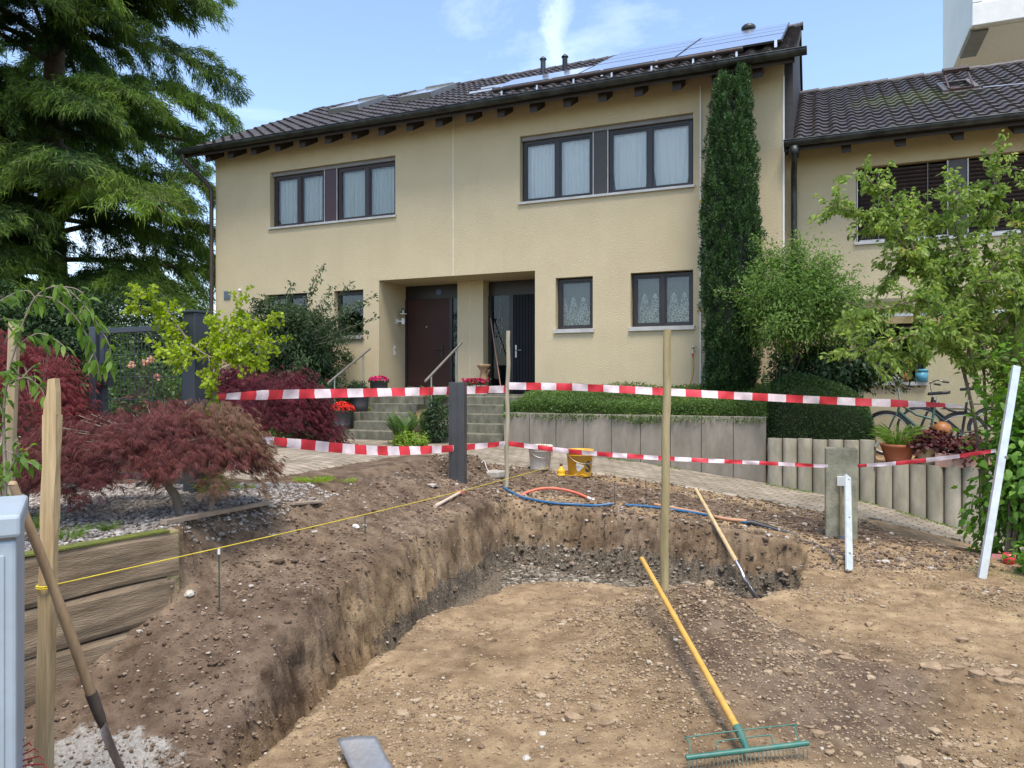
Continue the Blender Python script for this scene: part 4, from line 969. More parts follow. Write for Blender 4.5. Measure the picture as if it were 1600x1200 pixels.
# open roof window with rust-brown flashing
def nroofp(s, d, up=0):
    ca_, sa_ = math.cos(SLN2), math.sin(SLN2); return Vector((s, -.6 + d * ca_ - up * sa_, NE + d * sa_ + up * ca_))
mb = MB()
def rbx(mb, s0, s1, d0, d1, u0, u1):
    v = [nroofp(s0, d0, u0), nroofp(s1, d0, u0), nroofp(s1, d1, u0), nroofp(s0, d1, u0), nroofp(s0, d0, u1), nroofp(s1, d0, u1), nroofp(s1, d1, u1), nroofp(s0, d1, u1)]
    mb.add(v, [(0, 3, 2, 1), (4, 5, 6, 7), (0, 1, 5, 4), (1, 2, 6, 5), (2, 3, 7, 6), (3, 0, 4, 7)])
RWS = (RW0, RW1, RWD0, RWD1) = (2.95, 3.36, 2.9, 3.9)
rbx(mb, RW0 - .12, RW1 + .12, RWD0 - .18, RWD0, .03, .075); rbx(mb, RW0 - .1, RW0, RWD0, RWD1, .03, .11); rbx(mb, RW1, RW1 + .1, RWD0, RWD1, .03, .11); rbx(mb, RW0 - .1, RW1 + .1, RWD1, RWD1 + .1, .03, .11)
sk = mb.build('skylight', pmat('flashing', (.16, .14, .13), (.10, .09, .085), rough=.4, metal=.5), nb)
mb = MB(); rbx(mb, RW0 + .001, RW1 - .001, RWD0, RWD0 + .05, .04, .12); rbx(mb, RW0 + .001, RW1 - .001, RWD0 + .05, RWD1, .035, .05); rbx(mb, RW0 - .02, RW1 + .02, RWD1 - .25, RWD1 + .05, .32, .38)
mb.bar(nroofp(RW0, RWD0 + .05, .12), nroofp(RW0, RWD1, .34), .03, .03).bar(nroofp(RW1, RWD0 + .05, .12), nroofp(RW1, RWD1, .34), .03, .03)
mb.build('open_sash', pmat('rust_brown', (.060, .030, .024), (.040, .02, .016), rough=.5), sk)
MB().bar(nroofp(3.5, 2.8, .09), nroofp(8.5, 1.2, .09), .012, .012).build('lightning_rod', ALU, nb)

# white building with a projecting storey behind the neighbour's roof
WHB = pmat('white_render', (.80, .79, .76), (.74, .73, .70), scale=1, rough=.8, bump=.1)
p1 = at(1519, 35, 21.5)
wb = thing('white_building', 'tall white building with projecting storey behind the right-hand roof', 'building', (p1.x, p1.y, 0), TH)
Zb = p1.z
MB().box(.002, 9, .25, 3.7, Zb + .001, Zb + 6).build('projecting_storey', WHB, wb, bevel=.03)
MB().box(.6, 9.6, 3.72, 10, -1.5, Zb + 7).build('wall', WHB, wb)
SFT = pmat('soffit_beige', (.82, .80, .76), (.76, .74, .70), rough=.8)
MB().box(.15, 8.9, .45, 3.6, Zb - .03, Zb - .002).build('soffit', SFT, wb)
MB().box(0, 9, -.001, .24, Zb - .10, Zb + .55).box(0, .26, .001, .24, Zb + .56, Zb + 3).build('front_frame', WHITE, wb, bevel=.02)
MB().box(.9, 8.8, .18, .245, Zb + .60, Zb + 1.6).build('window_band', pmat('band_grey', (.30, .30, .29), (.25, .25, .24), rough=.3), wb)
MB().box(.05, .5, .5, 2.4, Zb - .09, Zb - .035).build('soffit_beam', GREYTRIM, wb)

# ================= retaining wall of concrete panels
rw = thing('retaining_wall', 'long grey concrete panel retaining wall under the ground cover plants', 'wall', P0, TH)
s = 8.80
for k in range(9):
    j = rng.uniform(-.006, .006)
    MB().box(s + .004, s + .494, -2.06 + j, -1.95 + j, -.8, 1.085 + rng.uniform(-.004, .004)).build('wall_panel', CONC, rw, bevel=.006); s += .4985
# ================= palisades
CONCP = pmat('palisade_concrete', (.33, .30, .235), (.21, .19, .145), scale=6, rough=.9, bump=.5, bscale=130, stretch=(1, 1, .4), spec=.2, c3=(.15, .145, .10), scale3=2.2, f3=.7, bdist=.006)
def palisade(name, label, s0, n, w_, top):
    r_ = thing(name, label, 'palisade wall', H(s0, -2.10, 0), TH)
    for k in range(n):
        prof = []
        for i in range(28):
            a = 2 * math.pi * i / 28; c, s_2 = math.cos(a), math.sin(a)
            prof.append((w_ * .495 * math.copysign(abs(c) ** .72, c), w_ * .495 * math.copysign(abs(s_2) ** .85, s_2)))
        base = zd(s0 + w_ * k) - .5; t_ = top + rng.uniform(-.008, .008); x0 = w_ * (k + .5); dy = rng.uniform(-.008, .008)
        mb = MB(); nn_ = len(prof)
        v = [(x0 + x, y + dy, base) for x, y in prof] + [(x0 + x, y + dy, t_ - .012) for x, y in prof] + [(x0 + x * .94, y * .94 + dy, t_) for x, y in prof]
        mb.add(v, [(i, (i + 1) % nn_, nn_ + (i + 1) % nn_, nn_ + i) for i in range(nn_)] + [(nn_ + i, nn_ + (i + 1) % nn_, 2 * nn_ + (i + 1) % nn_, 2 * nn_ + i) for i in range(nn_)], 0, True)
        mb.add(v[2 * nn_:], [tuple(range(nn_))])
        mb.build('palisade', CONCP, r_)
palisade('palisade_wall', 'taller run of round concrete palisades below the clipped hedge', 13.31, 7, .216, .76)
palisade('palisade_wall', 'lower run of round concrete palisades in front of the potted plants', 14.83, 13, .218, .435)

# ================= steps, landing, railings
def flight(label, s0, s1, extra):
    r_ = thing('stair_flight', label, 'stairs', P0, TH, None)
    for k in range(5):
        z1 = .68 + .17 * k - (0 if k < 4 else .015); t0 = -2.0 + .30 * k
        MB().box(s0 + .001 * k, s1 - .001 * k, t0, -.76 if k == 4 else t0 + .34, -.3 if k == 0 else z1 - .18, z1).build('step', CONC_ST, r_, bevel=.012)
    for (a, b_, c, d, z) in extra: MB().box(a, b_, c, d, .1, z).build('side_block', CONC_ST, r_, bevel=.01)
    return r_
flight('mossy concrete steps on the left, up to the brown door beside grey pots', 5.33, 6.45, [(4.84, 5.326, -2.02, -1.49, .68), (4.84, 5.326, -1.488, -.77, 1.02)])
flight('dark weathered concrete steps on the right, next to the retaining wall', 7.10, 8.76, [])
MB().box(4.80, 8.78, -.755, -.022, .9, 1.345).build('landing', CONC_ST, hs_, bevel=.01)
def railing(label, s, tl, zl, tu, zu, posts):
    r_ = thing('stair_railing', label, 'handrail', P0, TH, 'steel stair handrails')
    MB().tube([(s, tl, zl), (s, tu, zu)], .024, 12).build('handrail', STEEL, r_)
    for t_, zb in posts:
        z_ = zl + (zu - zl) * (t_ - tl) / (tu - tl); MB().tube([(s, t_, zb), (s, t_, z_)], .017, 10).build('post', STEEL, r_)
railing('steel handrail on the left beside the grey pots', 4.98, -2.07, 1.62, -.60, 2.37, [(-1.86, .4), (-.84, .9)])
railing('steel handrail between the ferns and the right-hand steps', 7.22, -2.12, 1.65, -.58, 2.46, [(-1.88, .55), (-.84, 1.1)])

# ================= left edge: timber sleeper wall
SLEEP = pmat('old_timber', (.33, .25, .165), (.15, .105, .068), scale=4, rough=.9, bump=.9, bscale=40, stretch=(.5, 3, 4), spec=.15, c3=(.08, .065, .045), scale3=2.4, f3=.75, bdist=.006, detail=8)
SLEEPM = pmat('timber_mossy', (.30, .25, .12), (.12, .10, .05), scale=5, rough=.95, bump=.8, bscale=40, c3=(.16, .17, .03), scale3=1.8, f3=.9, stretch=(1, 1.5, 2))
sw = thing('sleeper_wall', 'weathered timber sleeper wall holding back the gravel garden', 'retaining wall', (SLB.x, SLB.y, 0), math.atan2(SLD.y, SLD.x))
for k, (z0, z1) in enumerate([(-.34, -.09), (-.085, .165), (.17, .425), (.43, .70)]):
    mb = MB(); L = -3.6; n_ = 44; e = [.0, .02, .0, .015][k]
    rows_ = [(-.001, z0 + .004), (.006, z0 + .03), (.006, z1 - .03), (-.003, z1 - .004), (-.02, z1), (-.09, z1), (-.09, z0)]
    xs = np.linspace(L, e, n_); V = []
    for x in xs:
        for (y, z) in rows_:
            V.append((x, -y * -1 - .0 if False else -(-y), z + .004 * math.sin(x * 5 + k)))
    V = [(x, -abs(0) - (y - .006) * -1 - .006 + 0, z) for x, y, z in V]
    V = [(x, y + .004 * math.sin(9 * x + 40 * z + k) * (y > -.015), z) for x, y, z in V]
    V = [(x, -y, z) for x, y, z in V]
    q_ = len(rows_)
    fs = [(i * q_ + j, (i + 1) * q_ + j, (i + 1) * q_ + (j + 1) % q_, i * q_ + (j + 1) % q_) for i in range(n_ - 1) for j in range(q_)]
    fs += [tuple(range(q_)), tuple(range((n_ - 1) * q_, n_ * q_))]
    mb.add(V, fs); mb.build('sleeper', SLEEP if k < 3 else SLEEP, sw, fixn=True)
MB().box(-.06, .03, .012, .11, -.2, .705).build('end_post', SLEEPM, sw, bevel=.01)
MB().box(-1.15, -.04, .005, .10, .702, .712).build('moss_cap', pmat('moss', (.16, .17, .02), (.09, .11, .02), scale=20, rough=1, bump=1, bscale=150), sw)

# ================= concrete gate post with water meter bracket (right)
b0 = Vector(((1314 - 800) / FPX * 7.75, 7.75, -.12))
cpst = thing('concrete_post', 'old square concrete post with lichen standing in the soil', 'post', b0, R(-20))
MB().box(-.155, .155, -.075, .075, -.3, 1.05).build('shaft', pmat('old_concrete', (.36, .34, .25), (.20, .19, .14), scale=7, rough=.95, bump=.8, bscale=70, c3=(.12, .125, .06), scale3=2.5, f3=.7, bdist=.008, spec=.1), cpst, bevel=.015)
WM = pmat('white_metal', (.72, .74, .73), (.62, .64, .63), scale=6, rough=.4, metal=.3)
mt = MB().box(.0 - .045, .035, -.115, -.077, .66, .76).build('meter_box', WM, cpst, bevel=.004)
MB().tube([(-.01, -.10, .66), (-.01, -.10, .12)], .012, 10).build('riser_pipe', pmat('brass_pipe', (.36, .30, .16), (.26, .22, .12), rough=.4, metal=.6), cpst)
MB().tube([(-.01, -.10, .14), (-.01, -.10, -.2)], .018, 10).build('pipe_sleeve', pmat('sleeve_blue', (.03, .16, .34), (.02, .12, .26), rough=.5), cpst)
# ================= things on the site
def hitg(px, py, y0=2.4, y1=14.0):
    Ys = np.arange(y0, y1, .01); X = (px - 800) / FPX * Ys; Z = EYE - (py - 600) / FPX * Ys
    G = ground(X, Ys); k = np.argmax(Z <= G)
    return Vector((X[k], Ys[k], G[k]))
WOODP = pmat('pale_wood', (.52, .38, .20), (.40, .28, .14), scale=5, rough=.75, stretch=(6, 6, .5), bump=.3, bscale=40, bdist=.004)
WOODG = pmat('greenish_round_wood', (.34, .27, .13), (.22, .18, .085), scale=4, rough=.8, stretch=(5, 5, .6), bump=.4, bscale=30, bdist=.004, c3=(.44, .36, .22), scale3=3, f3=.7)
WOODO = pmat('worn_handle', (.40, .27, .15), (.24, .155, .085), scale=4, rough=.65, stretch=(4, 4, .7), bump=.2, bscale=50, bdist=.003)
WOODY = pmat('yellow_handle', (.62, .36, .07), (.52, .29, .05), scale=4, rough=.45, stretch=(4, 4, .6), c3=(.36, .22, .10), scale3=9, f3=.6)
RED = pmat('tape_red', (.66, .045, .06), (.60, .035, .05), scale=14, rough=.35)
PINK = pmat('tape_white', (.80, .72, .72), (.76, .56, .58), scale=18, rough=.35)
BLACKP = pmat('black_plastic', (.018, .018, .020), (.012, .012, .014), rough=.4)
IRON = pmat('tool_iron', (.18, .15, .13), (.10, .08, .07), scale=12, rough=.5, metal=.6)
STEELW = pmat('worn_steel', (.55, .56, .58), (.40, .41, .43), scale=14, rough=.3, metal=.9, c3=(.30, .24, .18), scale3=5, f3=.5)
GREENP = pmat('green_paint', (.03, .16, .12), (.02, .11, .085), scale=10, rough=.45, c3=(.14, .12, .09), scale3=20, f3=.5)
def stick(name, label, cat, a, b_, wd, ht=None, mat_=WOODP, round_=False, group=None, lumpy=0.0, cut=True):
    r_ = thing(name, label, cat, a, 0, group); d = Vector(b_) - Vector(a); mb = MB(); n_ = 14
    if round_:
        pts = [d * (i / n_) + Vector((lumpy * math.sin(i * 1.3), lumpy * math.cos(i * 2.1), 0)) for i in range(-1, n_ + 1)]
        rs = [wd / 2 * (1.06 - .12 * i / n_) * (1 + 2.2 * lumpy * math.sin(i * 2.7)) for i in range(-1, n_ + 1)]
        mb.tube(pts, rs, 14)
    else:
        mb.bar(d * -.05, d, wd, ht or wd, up=(0, 1, 0))
    mb.build('shaft', mat_, r_, bevel=0 if round_ else .004)
    return r_
def polyl(pts, n):
    """smooth curve through the points"""
    pts = [Vector(p) for p in pts]; out = []
    P = [pts[0] * 2 - pts[1]] + pts + [pts[-1] * 2 - pts[-2]]
    for i in range(1, len(P) - 2):
        for k in range(n):
            u = k / n; a, b_, c, d = P[i - 1], P[i], P[i + 1], P[i + 2]
            out.append(.5 * ((2 * b_) + (c - a) * u + (2 * a - 5 * b_ + 4 * c - d) * u * u + (3 * b_ - a - 3 * c + d) * u ** 3))
    return out + [pts[-1]]

# -- posts and stakes
p = hitg(1037, 936); p = Vector(((1037 - 800) / FPX * 5.45, 5.45, gz((1037 - 800) / FPX * 5.45, 5.45) - .05))
RP_T = at(1043, 515, 5.47)
stick('fence_post', 'tall greenish round wooden post standing behind the loose soil heap', 'post', p, RP_T, .062, mat_=WOODG, round_=True, lumpy=.003)
TP_B = Vector(((791 - 800) / FPX * 8.95, 8.95, gz((791 - 800) / FPX * 8.95, 8.95))); TP_T = at(794.5, 517, 8.97)
stick('fence_post', 'slim grey wooden post by the footing, tape tied to it', 'post', TP_B, TP_T, .052, mat_=pmat('grey_wood', (.40, .35, .25), (.28, .24, .16), scale=5, rough=.85, stretch=(5, 5, .6)), round_=True, lumpy=.006)
# near broken stake
a = at(66, 1290, 3.1); b_ = at(82, 648, 3.12); d = (b_ - a)
r_ = thing('wooden_stake', 'pale square stake with a split top in the left foreground', 'stake', a)
mb = MB(); hw = .029; n_ = 16; vs = []
for i in range(n_ + 1):
    c = d * (i / n_); k = .003 * math.sin(i * 1.9); vs += [c + Vector((-hw + k, -.02, 0)), c + Vector((hw + k, -.02, 0)), c + Vector((hw - k, .02, 0)), c + Vector((-hw + k, .02, 0))]
fs = [(4 * i + j, 4 * i + (j + 1) % 4, 4 * i + 4 + (j + 1) % 4, 4 * i + 4 + j) for i in range(n_) for j in range(4)]
mb.add(vs, fs + [(3, 2, 1, 0)])
c = d
mb.prism([c + Vector((-hw + .002, -.0199, 0)), c + Vector((hw, -.0199, 0)), c + Vector((hw - .002, -.0199, .10)), c + Vector((hw - .008, -.0199, .155)), c + Vector((-.008, -.0199, .150)), c + Vector((-.014, -.0199, .085)), c + Vector((-hw + .004, -.0199, .05))], (0, .034, 0))
mb.build('shaft', pmat('stake_wood', (.55, .41, .23), (.36, .25, .12), scale=6, rough=.8, stretch=(9, 9, .45), bump=.5, bscale=25, bdist=.004, c3=(.25, .17, .08), scale3=5, f3=.5), r_, fixn=True)
MB().tube([(.0 + hw * 1.15 * math.cos(q_), .026 * math.sin(q_), 0) for q_ in np.linspace(0, 6.28, 14)], .004, 6).tube([(hw * 1.15 * math.cos(q_), .026 * math.sin(q_), .008) for q_ in np.linspace(0, 6.28, 14)], .004, 6).build('string_loop', pmat('string_y', (.70, .55, .04), rough=.7), r_).location = at(70.5, 918, 3.1) - a
stick('wooden_stake', 'square stake tied beside the young cherry on the left edge', 'stake', at(9, 900, 4.1), at(23, 500, 4.1), .050, .035, mat_=pmat('stake_wood2', (.50, .38, .24), (.38, .28, .17), scale=6, rough=.8, stretch=(8, 8, .5)))

# -- string line on thin green rods
SA = at(71, 917, 3.075); SB = at(857, 730, 9.7)
mb = MB(); mb.tube([SA + (SB - SA) * (i / 20) - Vector((0, 0, .03 * math.sin(math.pi * i / 20))) for i in range(21)], .0030, 6)
tag(mb.build('string_line', pmat('string_yellow', (.68, .52, .04), rough=.7)), 'yellow mason string stretched across the dug bank from the near stake', 'string')
def rod(px, pyt, pyb, mat_, label, name='marker_rod', white=False, rad=.0045, grp=None):
    g = hitg(px, pyb); t_ = at(px - 1, pyt, g.y); r_ = thing(name, label, 'rod', g, 0, grp)
    MB().tube([(0, 0, -.1), t_ - g], rad, 8).build('shaft', mat_, r_)
    if white: MB().tube([(t_ - g) - Vector((0, 0, .035)), (t_ - g) + Vector((0, 0, .004))], rad * 1.9, 8).build('cap', WHITE, r_)
rod(343, 857, 960, pmat('rod_green', (.03, .08, .06), rough=.5), 'dark green marker rod with white tip under the yellow string', white=True)
rod(571, 805, 836, pmat('rod_green2', (.03, .08, .06), rough=.5), 'short green marker rod farther along the yellow string')
rod(961, 752, 791, IRON, 'rusty rod on the ledge between the two blue pipe pieces'); rod(1010, 749, 792, pmat('rod_dark', (.03, .03, .03), rough=.6), 'dark thin rod just left of the tall round post')

# -- barrier tape
def tape(label, P, w_, seg=.19, phase=0, twist=0.0, n=10):
    pts = polyl(P, n); mb = MB(); L = phase; d0 = 0; pts2 = []; 
    # resample at fine steps
    out = [pts[0]]; acc = 0
    for a, b_ in zip(pts[:-1], pts[1:]):
        l = (b_ - a).length; k = max(1, int(l / .02))
        for i in range(1, k + 1): out.append(a + (b_ - a) * i / k)
    red = []; vs = []; s = phase
    tot = sum((b_ - a).length for a, b_ in zip(out[:-1], out[1:]))
    ww = w_ if callable(w_) else (lambda u: w_)
    cum = 0
    for i, p in enumerate(out):
        if i: cum += (p - out[i - 1]).length
        u = cum / tot; t_ = (out[min(i + 1, len(out) - 1)] - out[max(i - 1, 0)]).normalized(); side = t_.cross(Vector((0, 0, 1))).normalized()
        an = .16 * math.sin(cum * 2.3) + .10 * math.sin(cum * 7.1 + 1) + twist * cum
        up = (Vector((0, 0, 1)) * math.cos(an) + side * math.sin(an)) * ww(u) / 2
        wv = side * .0035 * math.sin(cum * 31)
        vs += [p - up + wv, p + side * .007 * math.sin(cum * 13 + 2 * math.sin(cum * 5)), p + up - wv]
        red.append(int(((cum + phase) / seg)) % 2)
    fs = []; ms = []
    for i in range(len(out) - 1):
        for j in (0, 1):
            fs.append((3 * i + j, 3 * i + 3 + j, 3 * i + 4 + j, 3 * i + 1 + j)); ms.append(red[i])
    mb.add(vs, fs, 0, True); mb.m = ms
    return tag(mb.build('barrier_tape', [RED, PINK]), label, 'barrier tape', 'red and white barrier tape')
TY = TP_B.y
pole1 = at(790, 608, TY - .03); pole1r = at(795, 603, TY - .03)
tape('upper barrier tape from the gate post on the left to the slim post', [at(335, 620, 6.1), at(450, 616, 7.0), at(600, 613, 7.9), at(700, 610.5, 8.5), pole1], lambda u: .04 + .05 * min(1, u * 6), phase=.05)
tape('lower sagging barrier tape on the left in front of the steps', [at(378, 683, 6.0), at(470, 694, 6.6), at(570, 703, 7.3), at(640, 704, 7.9), at(715, 700, 8.5), at(789, 693, TY - .03)], lambda u: .04 + .055 * min(1, u * 5) - .035 * max(0, (u - .6) / .4), seg=.17)
tape('upper barrier tape running right from the slim post to the big shrub', [pole1r, at(900, 605, 8.9), at(1037, 612, 8.7), at(1200, 621, 8.55), at(1330, 627.5, 8.4), at(1450, 632, 8.3), at(1506, 635, 8.25)], lambda u: .088 - .055 * max(0, (u - .85) / .15), phase=.19)
tape('lower barrier tape from the slim post to the concrete post', [at(795, 693, TY - .03), at(900, 706, 8.7), at(1037, 716, 8.3), at(1180, 723, 8.0), at(1294, 728.5, 7.72)], lambda u: .062 - .026 * u, seg=.18)
tape('short low barrier tape between the concrete post and the leaning aluminium bar', [at(1336, 728, 7.70), at(1400, 724, 7.4), at(1480, 715, 7.0), at(1556, 704, 6.62)], lambda u: .030 + .012 * math.sin(u * 3.1), seg=.30, phase=.2)

# -- anthracite gate post beside the footing
g = Vector((at(715, 725, 8.5).x, 8.5, gz(at(715, 725, 8.5).x, 8.5)))
ANTH = pmat('anthracite', (.070, .072, .076), (.055, .057, .060), scale=3, rough=.45, metal=.2, c3=(.12, .11, .10), scale3=8, f3=.25)
r_ = thing('gate_post', 'anthracite metal gate post standing alone on its concrete footing', 'post', g, R(-14))
hz = at(0, 597, 8.5).z - g.z
MB().box(-.06, .095, -.06, .06, -.1, hz).box(-.095, -.0605, -.045, .045, -.1, hz - .004).box(.005, .017, -.068, -.0605, .05, hz - .02).build('shaft', ANTH, r_, bevel=.004)
MB().lathe([(.006, 0), (.006, .004)], (0, 0, 0), 8).build('bolt', STEEL, r_).location = (.05, -.062, .09)
f0 = hitg(762, 737)
r_ = thing('footing', 'flat pale concrete footing slab between the anthracite post and slim post', 'footing', f0 + Vector((-.12, .12, -.03)), R(-10))
mb = MB(); r2 = random.Random(3)
pl = [(-.34, -.12), (-.15, -.20), (.12, -.19), (.30, -.14), (.36, .02), (.22, .13), (-.1, .16), (-.33, .08)]
mb.prism([(x + r2.uniform(-.01, .01), y, -.05) for x, y in pl], (0, 0, .085)); mb.build('slab', pmat('footing_c', (.42, .38, .32), (.30, .26, .21), scale=9, rough=.95, bump=.6, bscale=60), r_, bevel=.015)
cw = hitg(795, 737); MB
tag(MB().tube(polyl([hitg(748, 735) + Vector((0, 0, .03)), hitg(756, 728) + Vector((0, 0, .06)), hitg(762, 738) + Vector((0, 0, .03)), hitg(775, 748) + Vector((0, 0, .01))], 8), .004, 6).build('wire_offcut', WHITE), 'short white wire offcut curling over the concrete footing', 'wire')

# -- metal gate on the left
gl, gr_ = at(157, 512, 6.75), at(297, 507, 6.15)
gdir = Vector((gr_.x - gl.x, gr_.y - gl.y, 0)); glen = gdir.length; gaz = math.atan2(gdir.y, gdir.x)
ANTHB = pmat('anthracite_blue', (.045, .055, .070), (.036, .044, .056), scale=3, rough=.42, metal=.2)
gt = thing('garden_gate', 'anthracite garden gate with double wire mesh between two square posts', 'gate', (gl.x, gl.y, .70), gaz)
zt_ = EYE + (600 - 512) / FPX * 6.6 - .70
MB().box(-.10, .0, -.05, .05, -.2, zt_ + .02).build('post', ANTHB, gt, bevel=.005); MB().box(glen, glen + .15, -.07, .07, -.2, zt_ + .08).build('post', ANTHB, gt, bevel=.005)
MB().box(glen - .01, glen + .16, -.08, .08, zt_ + .081, zt_ + .10).build('post_cap', ANTHB, gt, bevel=.004)
MB().box(.02, .08, -.025, .025, .06, zt_ - .05).box(glen - .08, glen - .02, -.025, .025, .06, zt_ - .05).box(.02, glen - .02, -.026, .026, zt_ - .049, zt_).box(.08, glen - .08, -.024, .024, .06, .11).build('gate_frame', ANTHB, gt, bevel=.004)
mb = MB(); x = .10
while x < glen - .09: mb.tube([(x, 0, .11), (x, 0, zt_ - .05)], .0028, 6); x += .05
z = .16
while z < zt_ - .06: mb.tube([(.08, -.006, z), (glen - .08, -.006, z)], .0035, 6).tube([(.08, .006, z), (glen - .08, .006, z)], .0035, 6); z += .2
tag(mb.build('wire_mesh', ANTHB, gt), kind=None)
MB().box(.01, .13, -.05, .05, .88, 1.10).build('lock_case', BLACKP, gt, bevel=.006)
MB().tube([(.07, -.05, 1.0), (.07, -.10, 1.0), (.20, -.10, .99)], .010, 8).build('handle', STEEL, gt)

# -- utility cabinet at the left edge
cab = thing('utility_cabinet', 'light grey blue plastic cabinet cut off by the left edge', 'cabinet', at(33, 1400, 2.42) - Vector((0, 0, 0)), R(31))
cab.location = (at(33, 0, 2.42).x, 2.42, -.32); ht = at(0, 803, 2.42).z + .32
CABM = pmat('cabinet_plastic', (.36, .42, .47), (.32, .38, .43), scale=2, rough=.45, c3=(.27, .28, .27), scale3=7, f3=.4)
MB().box(-.70, -.012, .0, .5, 0, ht - .085).build('body', CABM, cab, bevel=.012); MB().box(-.72, .0, -.015, .5, ht - .075, ht).build('lid', CABM, cab, bevel=.012)
MB().box(-.70, -.02, .01, .49, ht - .0855, ht - .0755).build('seam', GREYTRIM, cab); MB().box(-.60, -.045, -.006, .0, .1, ht - .13).build('door', CABM, cab, bevel=.004)
MB().lathe([(.018, 0), (.018, .01), (0, .012)], (0, 0, 0), 12).build('lock', STEEL, cab).location = (-.1, -.01, ht - .5)

# -- tools
def axes(d):
    d = d.normalized(); x = d.cross(Vector((0, 0, 1))); x = x.normalized(); return x, x.cross(d).normalized(), d
# left shovel, blade in the ground
tip = at(183, 1192, 3.30); top = at(20, 757, 2.86); dd = (tip - top)
r_ = thing('shovel', 'worn shovel leaning across the pale stake in the left foreground', 'shovel', tip)
neck = top + dd * .74; hb = lambda q_: q_ - tip
MB().tube(polyl([hb(top), hb(top + dd * .25) + Vector((.004, 0, .006)), hb(top + dd * .5) + Vector((.006, 0, .0)), hb(neck)], 6), [.016] * 4 + [.018] * 6 + [.0205] * 9, 12).lathe([(.0, .014), (.012, .012), (.0165, 0)], hb(top), 12).build('handle', WOODO, r_)
x_, y_, z_ = axes(dd)
def blade(mb, base, x_, y_, z_, L, W, curv=.25, taper=.5, n=9, sq=False):
    rows_ = 10; vs = []
    for i in range(rows_ + 1):
        u = i / rows_; w_ = W / 2 * (min(1, .55 + u * 3.0) if u < .2 and not sq else 1.0) * (1 - taper * max(0, (u - .55) / .45) ** 2)
        for j in range(n):
            v = j / (n - 1) * 2 - 1; vs.append(base + z_ * (u * L) + x_ * (v * w_) + y_ * (curv * W * (v * v - .5) * .5 * (1 - .4 * u)) + y_ * (-.05 * L * u * u))
    m_ = len(vs); vs2 = vs + [v + y_ * .0028 for v in vs]
    fs = [(i * n + j, i * n + j + 1, (i + 1) * n + j + 1, (i + 1) * n + j) for i in range(rows_) for j in range(n - 1)]
    fs2 = [tuple(m_ + k for k in reversed(f)) for f in fs]
    ed = [(j, m_ + j, m_ + j + 1, j + 1) for j in range(n - 1)] + [(rows_ * n + j, rows_ * n + j + 1, m_ + rows_ * n + j + 1, m_ + rows_ * n + j) for j in range(n - 1)]
    ed += [(i * n, (i + 1) * n, m_ + (i + 1) * n, m_ + i * n) for i in range(rows_)] + [(i * n + n - 1, m_ + i * n + n - 1, m_ + (i + 1) * n + n - 1, (i + 1) * n + n - 1) for i in range(rows_)]
    mb.add(vs2, fs + fs2 + ed, 0, True)
mb = MB(); mb.tube([hb(neck) - z_ * .03, hb(neck) + z_ * .10, hb(neck) + z_ * .20], [.024, .022, .012], 12)
vax = (x_ * .25 + y_ * .97).normalized(); xax = vax.cross(z_).normalized()
wv_ = (hb(neck) + tip - Vector((0, 0, EYE))).normalized(); wv_ = (wv_ - z_ * wv_.dot(z_)).normalized(); blade(mb, hb(neck) + z_ * .13, wv_, wv_.cross(z_), z_, .34, .19, .35, .7)
mb.build('blade', IRON, r_)
# shovel standing in the trench
tip = Vector((at(1173, 918, 6.72).x, 6.72, at(1173, 918, 6.72).z)); top = at(1087, 764, 7.75); dd = tip - top; x_, y_, z_ = axes(dd); neck = top + dd * .76
r_ = thing('shovel', 'shovel with pale handle standing inside the deep trench', 'shovel', tip); hb = lambda q_: q_ - tip
MB().tube([hb(top), hb(top + dd * .4), hb(neck)], [.018, .020, .022], 12).build('handle', WOODP, r_)
mb = MB(); mb.tube(polyl([hb(neck) - z_ * .02, hb(neck) + z_ * .10, hb(neck) + z_ * .2 - y_ * .015, hb(neck) + z_ * .26 - y_ * .0], 5), .017, 10); blade(mb, hb(neck) + z_ * .22, x_ * .5 + y_ * .86, x_ * .86 - y_ * .5, z_, .26, .22, .3, .8)
mb.build('blade', STEELW, r_)
# rake on the heap
ry_ = float(hitg(1168, 1192).y)
hc = at(1168, 1170, ry_); hl = at(1072, 1184, ry_ - .02); hr = at(1263, 1161, ry_ + .01)
hdir = (hr - hl).normalized(); W_ = (hr - hl).length
top = at(1003, 873, 4.62); r_ = thing('rake', 'wide green hay rake with yellow handle lying on the soil heap', 'rake', hc)
hb = lambda q_: q_ - hc
neck = at(1157, 1147, ry_ + .07)
MB().tube([hb(top), hb(neck)], [.0145, .0155], 14).lathe([(0, .012), (.010, .010), (.0145, 0)], hb(top), 12).build('handle', WOODY, r_)
hcen = (hl + hr) / 2
mb = MB(); mb.tube([hb(hl), hb(hr)], .0105, 12); mb.build('head_bar', GREENP, r_)
MB().tube([hb(neck) + (hb(top) - hb(neck)).normalized() * .04, hb(neck), hb(hcen) + hdir * .0], [.019, .018, .011], 12).build('socket', GREENP, r_)
dwn = Vector((0, -.35, -1)).normalized(); n_ = 30
mb = MB()
for k in range(n_):
    c = hl + (hr - hl) * ((k + .5) / n_); mb.tube([hb(c), hb(c) + dwn * .03 + Vector((0, -.006, 0)), hb(c) + dwn * .062 + Vector((0, .008, 0))], [.0026, .0026, .0014], 6)
mb.build('tines', pmat('tine_wire', (.22, .25, .20), (.15, .16, .12), rough=.4, metal=.5), r_)
mb = MB(); bk = Vector((0, .055, .035))
